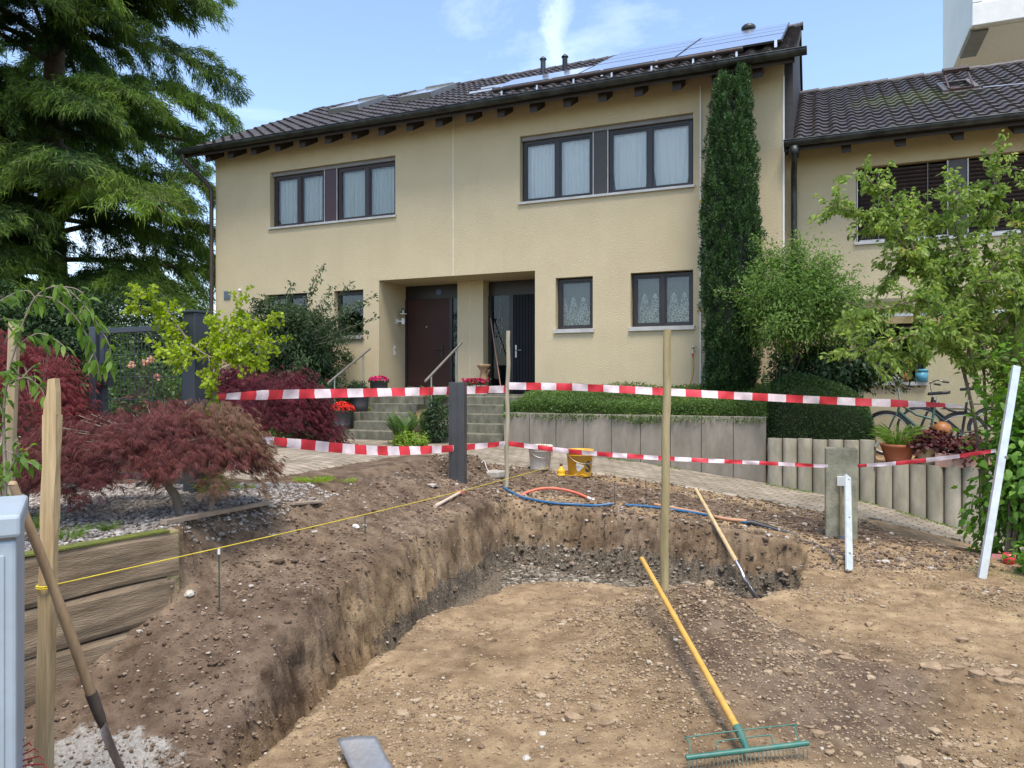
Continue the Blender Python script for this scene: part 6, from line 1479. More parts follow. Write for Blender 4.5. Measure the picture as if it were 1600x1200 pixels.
def bushy(name, label, cat, base, c, rad, nclump, nleaf, L, W, mat_, stems=6, spread=.12, shell=.55, up=.3, droop=.2, clumpr=.12, bark=BARK, shape=0, group=None, stemr=.010, zmin=None, lumpf=2.0, lump=.25, partn='foliage', reject=None, flat=1.0, tuft=0):
    """a shrub: clumps of leaves in an uneven ellipsoid shell, twigs from the base to the clumps"""
    base = np.array(base, float); c = np.array(c, float); rad = np.array(rad, float)
    r_ = plant(name, label, cat, base, group); lv = Leaves()
    d = rdir(nclump); rr = shell + (1 - shell) * rng.uniform(0, 1, nclump) ** .6
    sd_ = rng.uniform(0, 99)
    bump_ = 1 + lump * fbm(d[:, 0] * 1.0 + sd_, d[:, 1] + 2 * d[:, 2], lumpf, 2, 5) * 2
    C = c + d * rad * (rr * bump_)[:, None]
    if zmin is not None: C[:, 2] = np.maximum(C[:, 2], zmin + rng.uniform(0, .06, nclump))
    if reject is not None: C = C[~reject(C)]
    m_ = len(C); out = unit((C - c) / rad + np.array([0, 0, up]))
    cv = rng.uniform(-.22, .22, m_)
    idx = np.repeat(np.arange(m_), nleaf); n = len(idx)
    off = rng.normal(size=(n, 3)) * clumpr * .5; off[:, 2] *= flat
    P = C[idx] + off; D = unit(out[idx] * .7 + rdir(n) * .9 + np.array([0, 0, up * .5 - droop]))
    q_ = rng.uniform(.7, 1.25, n)
    lv.add(P, D, L * q_, W * q_, var=.5 + cv[idx] + rng.normal(size=n) * .18, droop=droop, shape=shape, Nn=unit(out[idx] + rdir(n) * .6 + np.array([0, 0, .5])))
    mb = MB()
    hubs = [c + rdir(1)[0] * rad * .35 for _ in range(max(stems, 1))]
    for h_ in hubs: mb.tube([Vector(p - base) for p in curvep(base + rng.normal(size=3) * np.array([.04, .04, 0]), h_, rad[2] * .1, 6, .02)], list(np.linspace(stemr * 1.3, stemr * .6, 6)), 6)
    for i in range(0, m_, max(1, m_ // 90)):
        h_ = hubs[i % len(hubs)]; mb.tube([Vector(p - base) for p in curvep(h_, C[i], .03, 4, .01)], [stemr * .5, stemr * .4, stemr * .3, stemr * .2], 5, cap=False)
    mb.build('stems', bark, r_)
    lv.build(partn, mat_, r_, base); return r_

# ---- big cedar on the left
CEDAR = leafmat('cedar_needles', (.016, .052, .018), (.225, .34, .045), trans=.38, rough=.6)
TRX, TRY = -13.0, 20.8
cd_ = plant('cedar_tree', 'huge old cedar with drooping layered branches left of the house', 'tree', (TRX, TRY, .2))
tb = MB(); tb.tube(polyl([(0, 0, -.3), (.1, 0, 3), (-.1, .1, 7), (.1, 0, 12), (0, 0, 17), (0, 0, 22)], 5), list(np.linspace(.46, .08, 26)), 14)
tb.tube(polyl([(0, 0, 2.2), (-1.2, -.3, 5), (-1.9, -.5, 9), (-2.2, -.4, 14), (-2.3, -.3, 19)], 4), list(np.linspace(.26, .05, 17)), 12)
tb.build('trunk', BARK, cd_)
lv = Leaves(); bb = MB()
TH_ = np.array([TRX, TRY, 0.0])
nb_ = 112
for i in range(nb_):
    z0 = 1.6 + 16.5 * ((i + rng.uniform(0, 1)) / nb_) ** .92
    az = rng.uniform(0, 2 * math.pi)
    if math.sin(az) > .45 and rng.uniform() < .55: az = -az      # fewer branches on the far side
    ln = (6.9 - .10 * abs(z0 - 9) ** 1.1) * rng.uniform(.62, 1.04)
    if z0 < 5: ln *= .88
    dirh = np.array([math.cos(az), math.sin(az), 0])
    start = TH_ + np.array([0, 0, z0]); rise = rng.uniform(.0, .16) * ln; n_ = 22
    u = np.linspace(0, 1, n_)
    path = start + dirh * (u * ln)[:, None]; path[:, 2] += rise * np.sin(u * 2.2) - .09 * ln * u ** 3 * 2.0
    path[:, :2] += np.outer(np.sin(u * 3 + i) * .18 * u, [-math.sin(az), math.cos(az)])
    bb.tube([Vector(p - np.array([TRX, TRY, .2])) for p in path[::3]], list(np.linspace(.085, .012, len(path[::3]))), 6, cap=False)
    side = np.array([-math.sin(az), math.cos(az), 0])
    tone = rng.uniform(-.15, .22)
    for sd_ in (-1, 1):
        for u0 in np.linspace(.16, .98, 19):
            if rng.uniform() < .17: continue
            p = start + dirh * (u0 * ln); p[2] = np.interp(u0, u, path[:, 2]); p[:2] = [np.interp(u0, u, path[:, 0]), np.interp(u0, u, path[:, 1])]
            bl = ln * .27 * (math.sin(math.pi * min(1, u0 * 1.05)) ** .6 + .25) * rng.uniform(.6, 1.15)
            bd = unit(dirh * rng.uniform(.5, .95) + side * sd_ + np.array([0, 0, rng.uniform(-.40, .28)]))
            k = int(15 * bl) + 5; w_ = rng.uniform(0, 1, k) ** .8
            Q = p + bd * (w_ * bl)[:, None]; Q[:, 2] += .08 * bl - .42 * bl * w_ ** 2
            if bl > .8: bb.tube([Vector(q_ - np.array([TRX, TRY, .2])) for q_ in (p, p + bd * bl * .5 + np.array([0, 0, .0]), p + bd * bl * .95 - np.array([0, 0, .22 * bl]))], [.014, .009, .004], 4, cap=False)
            # drooping sprays along the branchlet
            m_ = 12; idx = np.repeat(np.arange(k), m_); nq = len(idx)
            offs = rng.normal(size=(nq, 3)) * np.array([.085, .085, .06])
            dd_ = unit(bd * .55 + rdir(nq) * .55 + np.array([0, 0, -.30]))
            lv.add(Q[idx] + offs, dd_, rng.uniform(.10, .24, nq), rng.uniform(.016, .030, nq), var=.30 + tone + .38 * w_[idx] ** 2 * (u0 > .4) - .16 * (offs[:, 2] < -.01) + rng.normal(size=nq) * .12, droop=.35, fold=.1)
V = np.concatenate(lv.V); Fc = np.concatenate(lv.F); A = np.concatenate(lv.A)
cen = V[Fc[:, 0]]; s_c, t_c = st(cen[:, 0], cen[:, 1])
roofz = EZ + (5.1 - np.abs(t_c - 4.5)) * (2.97 / 5.1) + .25
bad = (s_c > -.55) & (t_c > -1.1) & (t_c < 10) & (cen[:, 2] < roofz)
bad |= (cen[:, 2] < .9) | (cen[:, 2] > 15.5) | (cen[:, 0] > -5.6)
bad |= (s_c > -.2) & (cen[:, 0] > -7.3 + .17 * (cen[:, 2] - 7) * (cen[:, 2] > 9.5))
Fc = Fc[~bad]; used, inv = np.unique(Fc, return_inverse=True)
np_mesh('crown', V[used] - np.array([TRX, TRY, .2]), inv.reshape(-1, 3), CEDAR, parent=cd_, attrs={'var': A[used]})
bo = bb.build('limbs', BARK, cd_)

# ---- hedge and dark shrubs behind the gate
DARKG = leafmat('dark_green', (.012, .032, .012), (.045, .090, .026), trans=.2); MIDG = leafmat('mid_green', (.030, .070, .015), (.11, .19, .035), trans=.35)
bushy('yew_bush', 'dark broad evergreen hedge mass standing behind the garden gate', 'hedge', (-9.5, 15.3, .3), (-9.6, 15.5, 1.9), (2.9, .9, 1.75), 1700, 30, .11, .045, DARKG, stems=8, clumpr=.22)
bushy('yew_bush', 'dark evergreen hedge mass at the far left under the cedar', 'hedge', (-14.5, 15.8, .3), (-14.6, 16, 1.8), (2.6, 1.0, 1.7), 1200, 30, .11, .045, DARKG, stems=8, clumpr=.22)
p = at(236, 620, 9.0)
bushy('rose_bush', 'green rose bush with a few pale blooms seen through the gate', 'shrub', (p.x, p.y, .55), (p.x, p.y, 1.35), (.62, .45, .68), 160, 26, .055, .030, MIDG, stems=6, clumpr=.12, shape=1)
q0 = at(236, 562, 8.55); r_ = plant('rose_blooms', 'pale pink and cream roses on the bush behind the gate', 'flowers', q0); RSM = leafmat('rose', (.62, .45, .30), (.70, .22, .20), trans=.3)
for (px, py, cl) in [(236, 562, .3), (226, 566, .2), (205, 570, .25), (246, 590, .5)]:
    lvf = Leaves(); q_ = np.array(at(px, py, 8.55)); k = 22; dd_ = rdir(k); lvf.add(q_ + dd_ * .010, dd_, .042, .036, var=cl + rng.normal(size=k) * .1, shape=1); lvf.build('bloom', RSM, r_, q0)

# ---- columnar yew by the house
YEW = leafmat('yew', (.015, .042, .014), (.070, .140, .036), trans=.15, rough=.45)
yb_ = H(12.62, -.74, 1.05)
cy_ = plant('columnar_yew', 'tall narrow dark columnar yew against the house corner', 'tree', yb_)
lv = Leaves(); nC = 2300
zz_ = rng.uniform(0, 1, nC); ang = rng.uniform(0, 6.283, nC)
Hh = 6.02
rad = np.interp(zz_ * Hh, [0, .5, 1.8, 3.2, 4.6, 5.4, 5.9, 6.12], [.27, .38, .47, .45, .34, .26, .17, .05]) * (1 + .10 * np.sin(ang * 3 + zz_ * 9))
two = (zz_ > .955); cx = np.where(two, np.where(np.cos(ang) > -.2, .10, -.11), 0); rad = np.where(two, rad * .66, rad) * rng.uniform(.82, 1.05, nC)
top_cut = np.where(two & (cx < 0), -.14, 0)
C = np.stack([yb_.x + cx + rad * np.cos(ang), yb_.y + rad * np.sin(ang), yb_.z + zz_ * (Hh + top_cut)], -1)
k = 46; idx = np.repeat(np.arange(nC), k); n = len(idx); h_ = rng.uniform(0, 1, n)
outd = np.stack([np.cos(ang), np.sin(ang), np.zeros(nC)], -1)
P = C[idx] + np.array([0, 0, 1.0]) * (h_ * .20)[:, None] + rdir(n) * (.045 * (1 - .6 * h_))[:, None] + outd[idx] * (.03 * np.sin(h_ * 3.1))[:, None]
D = unit(outd[idx] * .5 + np.array([0, 0, .85]) + rdir(n) * .75)
far_ = rng.uniform(0, 1, nC) < .12; P += (outd[idx] * .07 + np.array([0, 0, .04])) * far_[idx][:, None]
cv = rng.normal(size=nC) * .16
lv.add(P, D, rng.uniform(.040, .070, n), .019, var=.30 + cv[idx] + .50 * h_ ** 2 + rng.normal(size=n) * .1, fold=.1)
lv.build('crown', YEW, cy_, yb_)
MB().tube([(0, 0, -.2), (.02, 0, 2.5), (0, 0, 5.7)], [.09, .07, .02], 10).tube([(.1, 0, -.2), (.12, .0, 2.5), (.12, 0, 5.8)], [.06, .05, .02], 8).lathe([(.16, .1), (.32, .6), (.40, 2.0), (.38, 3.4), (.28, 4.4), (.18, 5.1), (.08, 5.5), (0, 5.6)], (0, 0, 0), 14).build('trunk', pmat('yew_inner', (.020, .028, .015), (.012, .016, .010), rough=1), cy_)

# ---- shrub by the left window
p = H(3.35, -1.25, 1.0)
SHR = leafmat('shrub_dark', (.018, .045, .018), (.075, .125, .045), trans=.25, third=(.22, .24, .17))
bushy('window_shrub', 'dense dark green shrub with loose tips before the left ground floor window', 'shrub', p, p + Vector((.02, 0, 1.35)), (1.0, .75, 1.10), 1150, 32, .085, .036, SHR, stems=9, clumpr=.15, lump=.35, droop=.3)
for (px, py) in [(500, 418), (455, 445), (545, 447), (583, 462), (588, 494), (470, 470), (528, 452)]:
    pass
lv = Leaves(); mbs = MB(); pb_ = np.array(p)
for (px, py) in [(503, 415), (497, 440), (455, 441), (548, 442), (584, 462), (588, 496), (435, 470), (520, 448), (562, 470), (575, 520)]:
    e = np.array(at(px, py, 14.6)); b0_ = np.array(p + Vector((-.15, 0, 1.3))); u = np.linspace(.35, 1, 12); Q = b0_ + (e - b0_) * u[:, None]
    mbs.tube([Vector(q_ - pb_) for q_ in Q], .006, 5); idx = np.repeat(np.arange(12), 9); lv.add(Q[idx] + rng.normal(size=(len(idx), 3)) * .04, rdir(len(idx)) + np.array([0, 0, -.2]), .085, .036, droop=.3, var=.5 + rng.normal(size=len(idx)) * .2)
par = [o_ for o_ in bpy.data.objects if o_.get('label', '').startswith('dense dark green shrub')][0]
lv.build('loose_shoots', SHR, par, p); mbs.build('shoots', BARKG, par)

# ---- Japanese maples: weeping mounds of finely cut leaves
def maple(label, base, c, rad, nleaf, size, mat_, layers=7, stems=5, zlow=None, lobes=7, trunkr=.03, bark=BARKG, skirt=.5, seed=0):
    base = np.array(base, float); c = np.array(c, float); rad = np.array(rad, float)
    r_ = plant('japanese_maple', label, 'tree', base, 'cut-leaf japanese maples'); lv = Leaves(); mb = MB()
    nbr = 70; heads = []
    for i in range(nbr):
        a = rng.uniform(0, 6.283); q_ = rng.uniform(.25, 1) ** .7
        e = c + rad * np.array([math.cos(a) * q_, math.sin(a) * q_, 0]); e[2] = c[2] + rad[2] * (math.sqrt(max(0, 1 - q_ * q_)) * 1.0) * rng.uniform(.62, 1.08) - skirt * rad[2] * q_ ** 3 * rng.uniform(.2, 1)
        heads.append((e, a, q_))
    per = nleaf // nbr
    tc_ = base + (c - base) * np.array([.5, .5, .62])
    for e, a, q_ in heads:
        mid = (tc_ + e) / 2 + np.array([0, 0, .22 * rad[2]])
        pp = polyl([Vector(tc_), Vector(mid), Vector(e)], 4); mb.tube([v - Vector(base) for v in pp], list(np.linspace(trunkr * .32, .0025, len(pp))), 5, cap=False)
        # a cascading pad of leaves around the branch head
        n = int(per * rng.uniform(.6, 1.4)); w_ = rng.uniform(0, 1, n) ** .6
        od = np.array([math.cos(a), math.sin(a), 0])
        Q = e + od * ((w_ - .45) * rad[0] * .36)[:, None] + rng.normal(size=(n, 3)) * np.array([rad[0] * .13, rad[1] * .13, rad[2] * .04])
        Q[:, 2] -= (w_ ** 2) * rad[2] * .42
        if zlow is not None: Q = Q[Q[:, 2] > zlow]; n = len(Q)
        if n == 0: continue
        bd = unit(od * .7 + rdir(n) * .5 + np.array([0, 0, -.45])); sidev = unit(np.cross(bd, np.array([0, 0, 1.0]))); vv = .5 + rng.normal() * .16 + rng.normal(size=n) * .13
        for j in range(lobes):
            an = (j - (lobes - 1) / 2) / ((lobes - 1) / 2) * 1.25
            dj = unit(bd * math.cos(an) + sidev * math.sin(an) + np.array([0, 0, -.15]))
            lv.add(Q, dj, size * (1 - .28 * abs(an)) * rng.uniform(.8, 1.2, n), size * .075, var=vv, droop=.35, fold=.05, Nn=np.tile([0, 0, 1.0], (n, 1)) + rng.normal(size=(n, 3)) * .4)
    mb.tube([Vector((0, 0, -.1)), Vector((tc_ - base) * .5) + Vector((.02, 0, 0)), Vector(tc_ - base)], [trunkr * 1.2, trunkr, trunkr * .8], 10)
    mb.build('trunk', bark, r_); lv.build('crown', mat_, r_, base); return r_
MR1 = leafmat('maple_red', (.065, .022, .024), (.24, .080, .070), trans=.35, third=(.42, .10, .06)); MR2 = leafmat('maple_bronze', (.11, .060, .036), (.32, .19, .12), trans=.35)
MR3 = leafmat('maple_purple', (.055, .010, .020), (.17, .028, .040), trans=.3); MR4 = leafmat('maple_crimson', (.10, .020, .026), (.30, .065, .068), trans=.35)
b1 = at(287, 806, 5.05); b1.z = gz(b1.x, b1.y)
maple('bronze red weeping maple with bare trunk on the gravel in front of the gate', b1, at(222, 712, 5.15), (.74, .56, .42), 5600, .060, MR1, zlow=.80, trunkr=.030)
b2 = at(325, 786, 5.15); b2.z = gz(b2.x, b2.y)
maple('brownish green weeping maple beside the red one, right of the gate post', b2, at(335, 715, 5.25), (.36, .40, .44), 1900, .060, MR2, zlow=.84, trunkr=.020)
p = at(66, 0, 6.3); p.z = .62
maple('crimson mounded maple at the far left beside the gate', p, (p.x - .08, p.y, 1.25), (.46, .45, .74), 4600, .060, MR4, trunkr=.03, zlow=.66)
p = at(-20, 0, 6.9); p.z = .6
maple('crimson maple at the very left edge behind the cherry', p, (p.x, p.y, 1.45), (.55, .5, .75), 3200, .065, MR4, zlow=.7)
p = at(408, 0, 11.4); p.z = .55
maple('dark purple mounded maple below the window shrub', p, (p.x, p.y, .98), (1.05, .85, .98), 8500, .085, MR3, zlow=.52)
p = at(322, 0, 9.6); p.z = .55
maple('small purple maple behind the right gate post', p, (p.x, p.y, .95), (.60, .5, .75), 3200, .075, MR3, zlow=.55)
p = at(30, 0, 4.9); p.z = .68
maple('low bronze maple skirt spreading over the gravel at the left', p, at(55, 745, 4.9), (.42, .4, .26), 1300, .055, MR1, zlow=.72, trunkr=.015)

# ---- arms given point by point, leaves along them
def arms_plant(name, label, cat, base, arms, mat_, L, W, per_m, r0=.012, spread=.05, droop=.3, shape=1, sub=0, sublen=.25, bark=BARKG, shape_dir=.0, leafn='foliage', subang=.7):
    """arms: polylines of points; leaves and short side shoots follow them"""
    base = Vector(base); r_ = plant(name, label, cat, base); lv = Leaves(); mb = MB()
    for arm in arms:
        wr = arm[0]; pts = polyl([Vector(q_) for q_ in arm[1:]], 8); rs = list(np.linspace(wr, max(.0018, wr * .22), len(pts)))
        mb.tube([q_ - base for q_ in pts], rs, 7, cap=False)
        P = np.array([q_[:] for q_ in pts]); seg = np.linalg.norm(np.diff(P, axis=0), axis=1); cum = np.concatenate([[0], np.cumsum(seg)]); tot = cum[-1]
        def samp(d): return np.stack([np.interp(d, cum, P[:, j]) for j in range(3)], -1)
        T = unit(np.gradient(P, axis=0)); st_d = tot * (.45 if wr > r0 * 1.5 else .12)
        n = int((tot - st_d) * per_m); d = rng.uniform(st_d, tot, n); Q = samp(d); TT = np.stack([np.interp(d, cum, T[:, j]) for j in range(3)], -1)
        lv.add(Q + rdir(n) * spread * rng.uniform(.1, 1, n)[:, None], TT * .5 + rdir(n) * .8 + np.array([0, 0, -droop * .6]), L * rng.uniform(.65, 1.2, n), W * rng.uniform(.75, 1.15, n), droop=droop, shape=shape, var=.5 + rng.normal(size=n) * .2)
        for k in range(int(sub * (tot - st_d))):
            dk = rng.uniform(st_d, tot); a = samp(np.array([dk]))[0]; tk = np.array([np.interp(dk, cum, T[:, j]) for j in range(3)])
            e = a + unit(tk * subang + rdir(1)[0]) * sublen * rng.uniform(.4, 1.2); e[2] -= droop * sublen * .2
            pp = curvep(a, e, sublen * .06, 5); mb.tube([Vector(q_) - base for q_ in pp], [.004, .0035, .003, .0022, .0016], 5, cap=False)
            m_ = max(3, int(per_m * sublen * .8)); w_ = rng.uniform(.15, 1, m_); Q = a + (e - a) * w_[:, None]
            lv.add(Q + rdir(m_) * spread * .5, unit(e - a) * .6 + rdir(m_) * .7 + np.array([0, 0, -droop * .5]), L * rng.uniform(.6, 1.15, m_), W * rng.uniform(.7, 1.1, m_), droop=droop, shape=shape, var=.5 + rng.normal() * .12 + rng.normal(size=m_) * .16)
    mb.build('branches', bark, r_); lv.build(leafn, mat_, r_, base); return r_
YG = leafmat('yellow_green', (.16, .24, .012), (.42, .52, .04), trans=.45)
Yg = 5.95
def A_(px, py, dy=0.0): return at(px, py, Yg + dy)
gb = at(333, 0, Yg); gb.z = .68
arms_plant('ginkgo_tree', 'small yellow green tree with upswept branches in front of the gate post', 'tree', gb,
    [(.022, gb, A_(334, 640), A_(337, 585), A_(334, 560)), (.010, A_(335, 562), A_(300, 540), A_(262, 505, .1), A_(235, 487, .1), A_(203, 482, .1)), (.008, A_(290, 527), A_(268, 495), A_(245, 470), A_(217, 460)),
     (.009, A_(336, 560), A_(352, 525, -.1), A_(366, 500, -.1), A_(380, 468, -.1)), (.009, A_(338, 562), A_(375, 545, -.2), A_(404, 520, -.2), A_(425, 492, -.2)), (.007, A_(336, 555), A_(320, 520, .2), A_(300, 505, .2)),
     (.007, A_(336, 558), A_(300, 560, -.2), A_(265, 555, -.2), A_(245, 540, -.2)), (.007, A_(340, 556), A_(380, 562, -.2), A_(410, 560), A_(428, 535)), (.007, A_(336, 555), A_(340, 520), A_(335, 500)), (.006, A_(350, 545), A_(378, 520), A_(396, 505)), (.006, A_(336, 575), A_(330, 590, -.1), A_(325, 600, -.1))],
    YG, .034, .030, 190, r0=.02, spread=.040, droop=.1, sub=34, sublen=.15)
Yc = 3.95
def B_(px, py, dy=0.0): return at(px, py, Yc + dy)
cb = B_(2, 900); cb.z = .6
CHG = leafmat('cherry_leaf', (.045, .11, .015), (.20, .32, .05), trans=.45)
arms_plant('cherry_tree', 'young cherry with drooping leafy shoots tied to a stake, far left', 'tree', cb,
    [(.014, cb, B_(8, 760), B_(6, 640), B_(18, 560)), (.006, B_(16, 570), B_(38, 500), B_(60, 460), B_(95, 448), B_(130, 475), B_(155, 510), B_(172, 545), B_(168, 575)), (.005, B_(60, 462), B_(90, 470), B_(125, 505), B_(150, 560), B_(155, 588)),
     (.005, B_(-30, 490), B_(15, 462), B_(45, 455), B_(62, 480)), (.004, B_(18, 548), B_(55, 522), B_(85, 530), B_(108, 548)), (.004, B_(10, 600), B_(40, 590), B_(62, 605), B_(70, 620)), (.004, B_(-20, 540), B_(0, 500), B_(20, 500)), (.004, B_(5, 650), B_(-10, 600), B_(0, 580)), (.004, B_(0, 680), B_(-25, 640), B_(5, 610)), (.004, B_(4, 700), B_(50, 725), B_(70, 735)), (.004, B_(2, 760), B_(30, 700), B_(20, 690)), (.004, B_(95, 448), B_(120, 452), B_(140, 470))],
    CHG, .060, .030, 62, r0=.01, spread=.025, droop=.55, sub=5, sublen=.10)

# ---- right-hand side
RSH = leafmat('right_shrub', (.085, .155, .028), (.32, .42, .10), trans=.5, third=(.42, .36, .10)); RSL = leafmat('right_low', (.045, .13, .015), (.19, .35, .050), trans=.4)
Yr = 7.9
def C_(px, py, dy=0.0): return at(px, py, Yr + dy)
rb = C_(1545, 0, .2); rb.z = gz(rb.x, rb.y)
ARMS = [(.022, rb, C_(1530, 700), C_(1500, 560), C_(1460, 450), C_(1400, 370), C_(1350, 335), C_(1298, 326)), (.016, C_(1440, 420), C_(1400, 330), C_(1360, 285), C_(1350, 268)), (.02, rb, C_(1540, 650, .3), C_(1535, 500, .3), C_(1540, 380, .2), C_(1555, 300), C_(1556, 250)),
    (.018, C_(1530, 600), C_(1495, 500, -.3), C_(1440, 470, -.4), C_(1390, 480, -.4), C_(1345, 495, -.4)), (.014, C_(1500, 520), C_(1440, 520, -.6), C_(1390, 535, -.6), C_(1350, 548, -.6), C_(1335, 545, -.6)), (.02, rb, C_(1570, 650), C_(1590, 480), C_(1600, 350), C_(1610, 280)),
    (.014, C_(1520, 540), C_(1480, 430, .3), C_(1450, 350, .3), C_(1430, 300, .2)), (.014, C_(1540, 480), C_(1500, 380), C_(1490, 320), C_(1500, 280)), (.014, C_(1545, 560), C_(1500, 470, .2), C_(1420, 420, .2), C_(1385, 430, .2)), (.014, C_(1560, 520), C_(1620, 420), C_(1650, 330)),
    (.012, C_(1560, 600), C_(1600, 560, -.3), C_(1640, 560, -.3)), (.012, C_(1520, 460), C_(1570, 400, -.2), C_(1610, 400, -.2)), (.012, C_(1500, 450), C_(1540, 440, -.4), C_(1580, 450, -.4), C_(1610, 480, -.4)), (.012, C_(1550, 640), C_(1560, 520, .5), C_(1500, 470, .5), C_(1470, 400, .5)),
    (.012, C_(1560, 680), C_(1590, 600, .4), C_(1580, 500, .5), C_(1600, 430, .5)), (.010, C_(1460, 450), C_(1430, 380, .1), C_(1400, 350, .1)), (.010, C_(1530, 560), C_(1500, 520, .4), C_(1450, 540, .5), C_(1420, 560, .5))]
arms_plant('tall_shrub', 'tall loose shrub with arching leafy branches at the right edge', 'shrub', rb, ARMS, RSH, .070, .032, 115, r0=.012, spread=.06, droop=.25, sub=28, sublen=.33, bark=BARK)
p = at(1575, 870, 7.0); p.z = gz(p.x, p.y)
bushy('leafy_shrub', 'lush broad-leaved green shrub at the foot of the tall right shrub', 'shrub', p, (p.x + .34, p.y + .15, p.z + .88), (.46, .40, .92), 270, 18, .085, .052, RSL, stems=7, clumpr=.20, shape=1, droop=.35, shell=.3, lump=.4, zmin=p.z + .05)
p = at(1622, 905, 6.3); p.z = gz(p.x, p.y); bushy('leafy_plant', 'small bright green plant cut by the right edge near the tape roll', 'plant', p, (p.x, p.y, p.z + .14), (.14, .12, .14), 26, 10, .06, .035, RSL, stems=3, clumpr=.08, shape=1, stemr=.004)
# airy shrub between yew and window
NAN = leafmat('nandina', (.050, .11, .022), (.20, .31, .07), trans=.45)
p = H(13.3, -1.25, .68); c = at(1252, 470, 11.7)
bushy('airy_shrub', 'airy light green shrub right of the yew in front of the downpipe', 'shrub', p, c, (.88, .62, .72), 560, 32, .068, .030, NAN, stems=12, clumpr=.22, lump=.5, shell=.3, droop=.25, stemr=.009)
lv = Leaves(); mbs = MB(); par = [o_ for o_ in bpy.data.objects if o_.get('label', '').startswith('airy light green')][0]
for (px, py) in [(1245, 362), (1243, 380), (1178, 372), (1165, 440), (1340, 420), (1310, 400), (1372, 450), (1205, 390), (1120, 455)]:
    e = np.array(at(px, py, 11.6)); b0_ = np.array(c); u = np.linspace(.3, 1, 12); Q = b0_ + (e - b0_) * u[:, None]; mbs.tube([Vector(q_) - p for q_ in Q], .005, 5); idx = np.repeat(np.arange(12), 12)
    lv.add(Q[idx] + rng.normal(size=(len(idx), 3)) * .05, rdir(len(idx)) + np.array([0, 0, -.1]), .068, .028, droop=.3, var=.6 + rng.normal(size=len(idx)) * .2)
lv.build('loose_shoots', NAN, par, p); mbs.build('shoots', BARK, par)
p = H(14.15, -.6, .68)
bushy('dark_shrub', 'dark glossy shrub below the airy one, left of the sill pots', 'shrub', p, at(1290, 575, 12.2), (.92, .5, .42), 330, 26, .075, .038, DARKG, stems=6, clumpr=.15, shape=1, lump=.35, droop=.3)
# clipped hedge: dense rounded block of tiny leaves
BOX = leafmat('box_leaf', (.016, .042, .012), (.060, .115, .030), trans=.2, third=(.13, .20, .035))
hb_ = H(14.02, -1.52, .70); hd_ = plant('clipped_hedge', 'clipped rounded box hedge above the taller palisades', 'hedge', hb_)
n = 62000; d = rdir(n); d[:, 2] = np.abs(d[:, 2]) * np.where(rng.uniform(0, 1, n) < .82, 1, -.35); d = unit(d)
sq = (np.abs(d) ** 3.0).sum(1) ** (-1 / 3.0)
U_, N_ = np.array(U), np.array(N); loc = d * sq[:, None]; topz = .99 - .20 * loc[:, 0]
rr = rng.uniform(.88, 1.03, n) * (1 + .04 * fbm(loc[:, 0] * 3, loc[:, 1] * 3 + loc[:, 2] * 4, 1.5, 3, 8))
P = np.array(hb_) + U_ * (loc[:, 0] * .80 * rr)[:, None] + N_ * (loc[:, 1] * .58 * rr)[:, None] + np.array([0, 0, 1.0]) * (loc[:, 2] * topz * rr)[:, None]
lv = Leaves(); D = unit(U_ * d[:, :1] + N_ * d[:, 1:2] + np.array([0, 0, 1.0]) * d[:, 2:] + rdir(n) * .9)
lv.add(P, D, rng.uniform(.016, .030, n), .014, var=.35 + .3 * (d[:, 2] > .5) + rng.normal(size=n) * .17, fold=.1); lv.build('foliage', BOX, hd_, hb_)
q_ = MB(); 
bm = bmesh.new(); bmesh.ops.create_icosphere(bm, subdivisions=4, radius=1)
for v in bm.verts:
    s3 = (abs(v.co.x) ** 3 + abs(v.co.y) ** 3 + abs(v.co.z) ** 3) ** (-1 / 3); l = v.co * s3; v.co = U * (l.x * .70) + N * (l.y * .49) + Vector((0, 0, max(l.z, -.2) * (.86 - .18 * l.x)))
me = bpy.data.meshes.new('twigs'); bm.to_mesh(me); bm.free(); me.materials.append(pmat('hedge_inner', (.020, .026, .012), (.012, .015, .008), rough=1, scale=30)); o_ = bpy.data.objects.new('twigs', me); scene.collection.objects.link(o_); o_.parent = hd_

# ---- ground cover spilling over the retaining wall
GC = leafmat('ground_cover', (.040, .085, .022), (.17, .27, .065), trans=.35, third=(.34, .42, .07))
n = 46000; s_ = rng.uniform(8.78, 13.28, n); t_ = -2.02 + 1.95 * rng.uniform(0, 1, n) ** 1.9
x_ = P0.x + U.x * s_ + N.x * t_; y_ = P0.y + U.y * s_ + N.y * t_
mound = .17 + .14 * fbm(s_, t_, 1.6, 3, 91); gzv = 1.03 + .33 * sstep(t_, -1.9, -.3)
hgt = np.where(t_ < -1.85, rng.uniform(-.13, .12, n) * (.6 + .9 * vnoise(s_ * 3.1, s_ * 0, 5)), 0) + rng.uniform(.2, 1, n) * mound * sstep(t_, -2.35, -1.85) * 1.1
t2 = np.where(hgt < .0, t_ - .07, t_); x_ = P0.x + U.x * s_ + N.x * t2; y_ = P0.y + U.y * s_ + N.y * t2
P = np.stack([x_, y_, gzv + hgt + .03], -1)
lv = Leaves(); lv.add(P, rdir(n) + np.array([0, 0, .5]) - np.array(N) * .3, rng.uniform(.03, .06, n), .024, var=.46 + .35 * fbm(s_, t_, 1.1, 3, 14) + rng.normal(size=n) * .18, droop=.1)
g_ = lv.build('ground_cover', GC, None, (0, 0, 0)); tag(g_, 'low green ground cover spilling over the concrete panel wall', 'ground cover', kind='stuff')
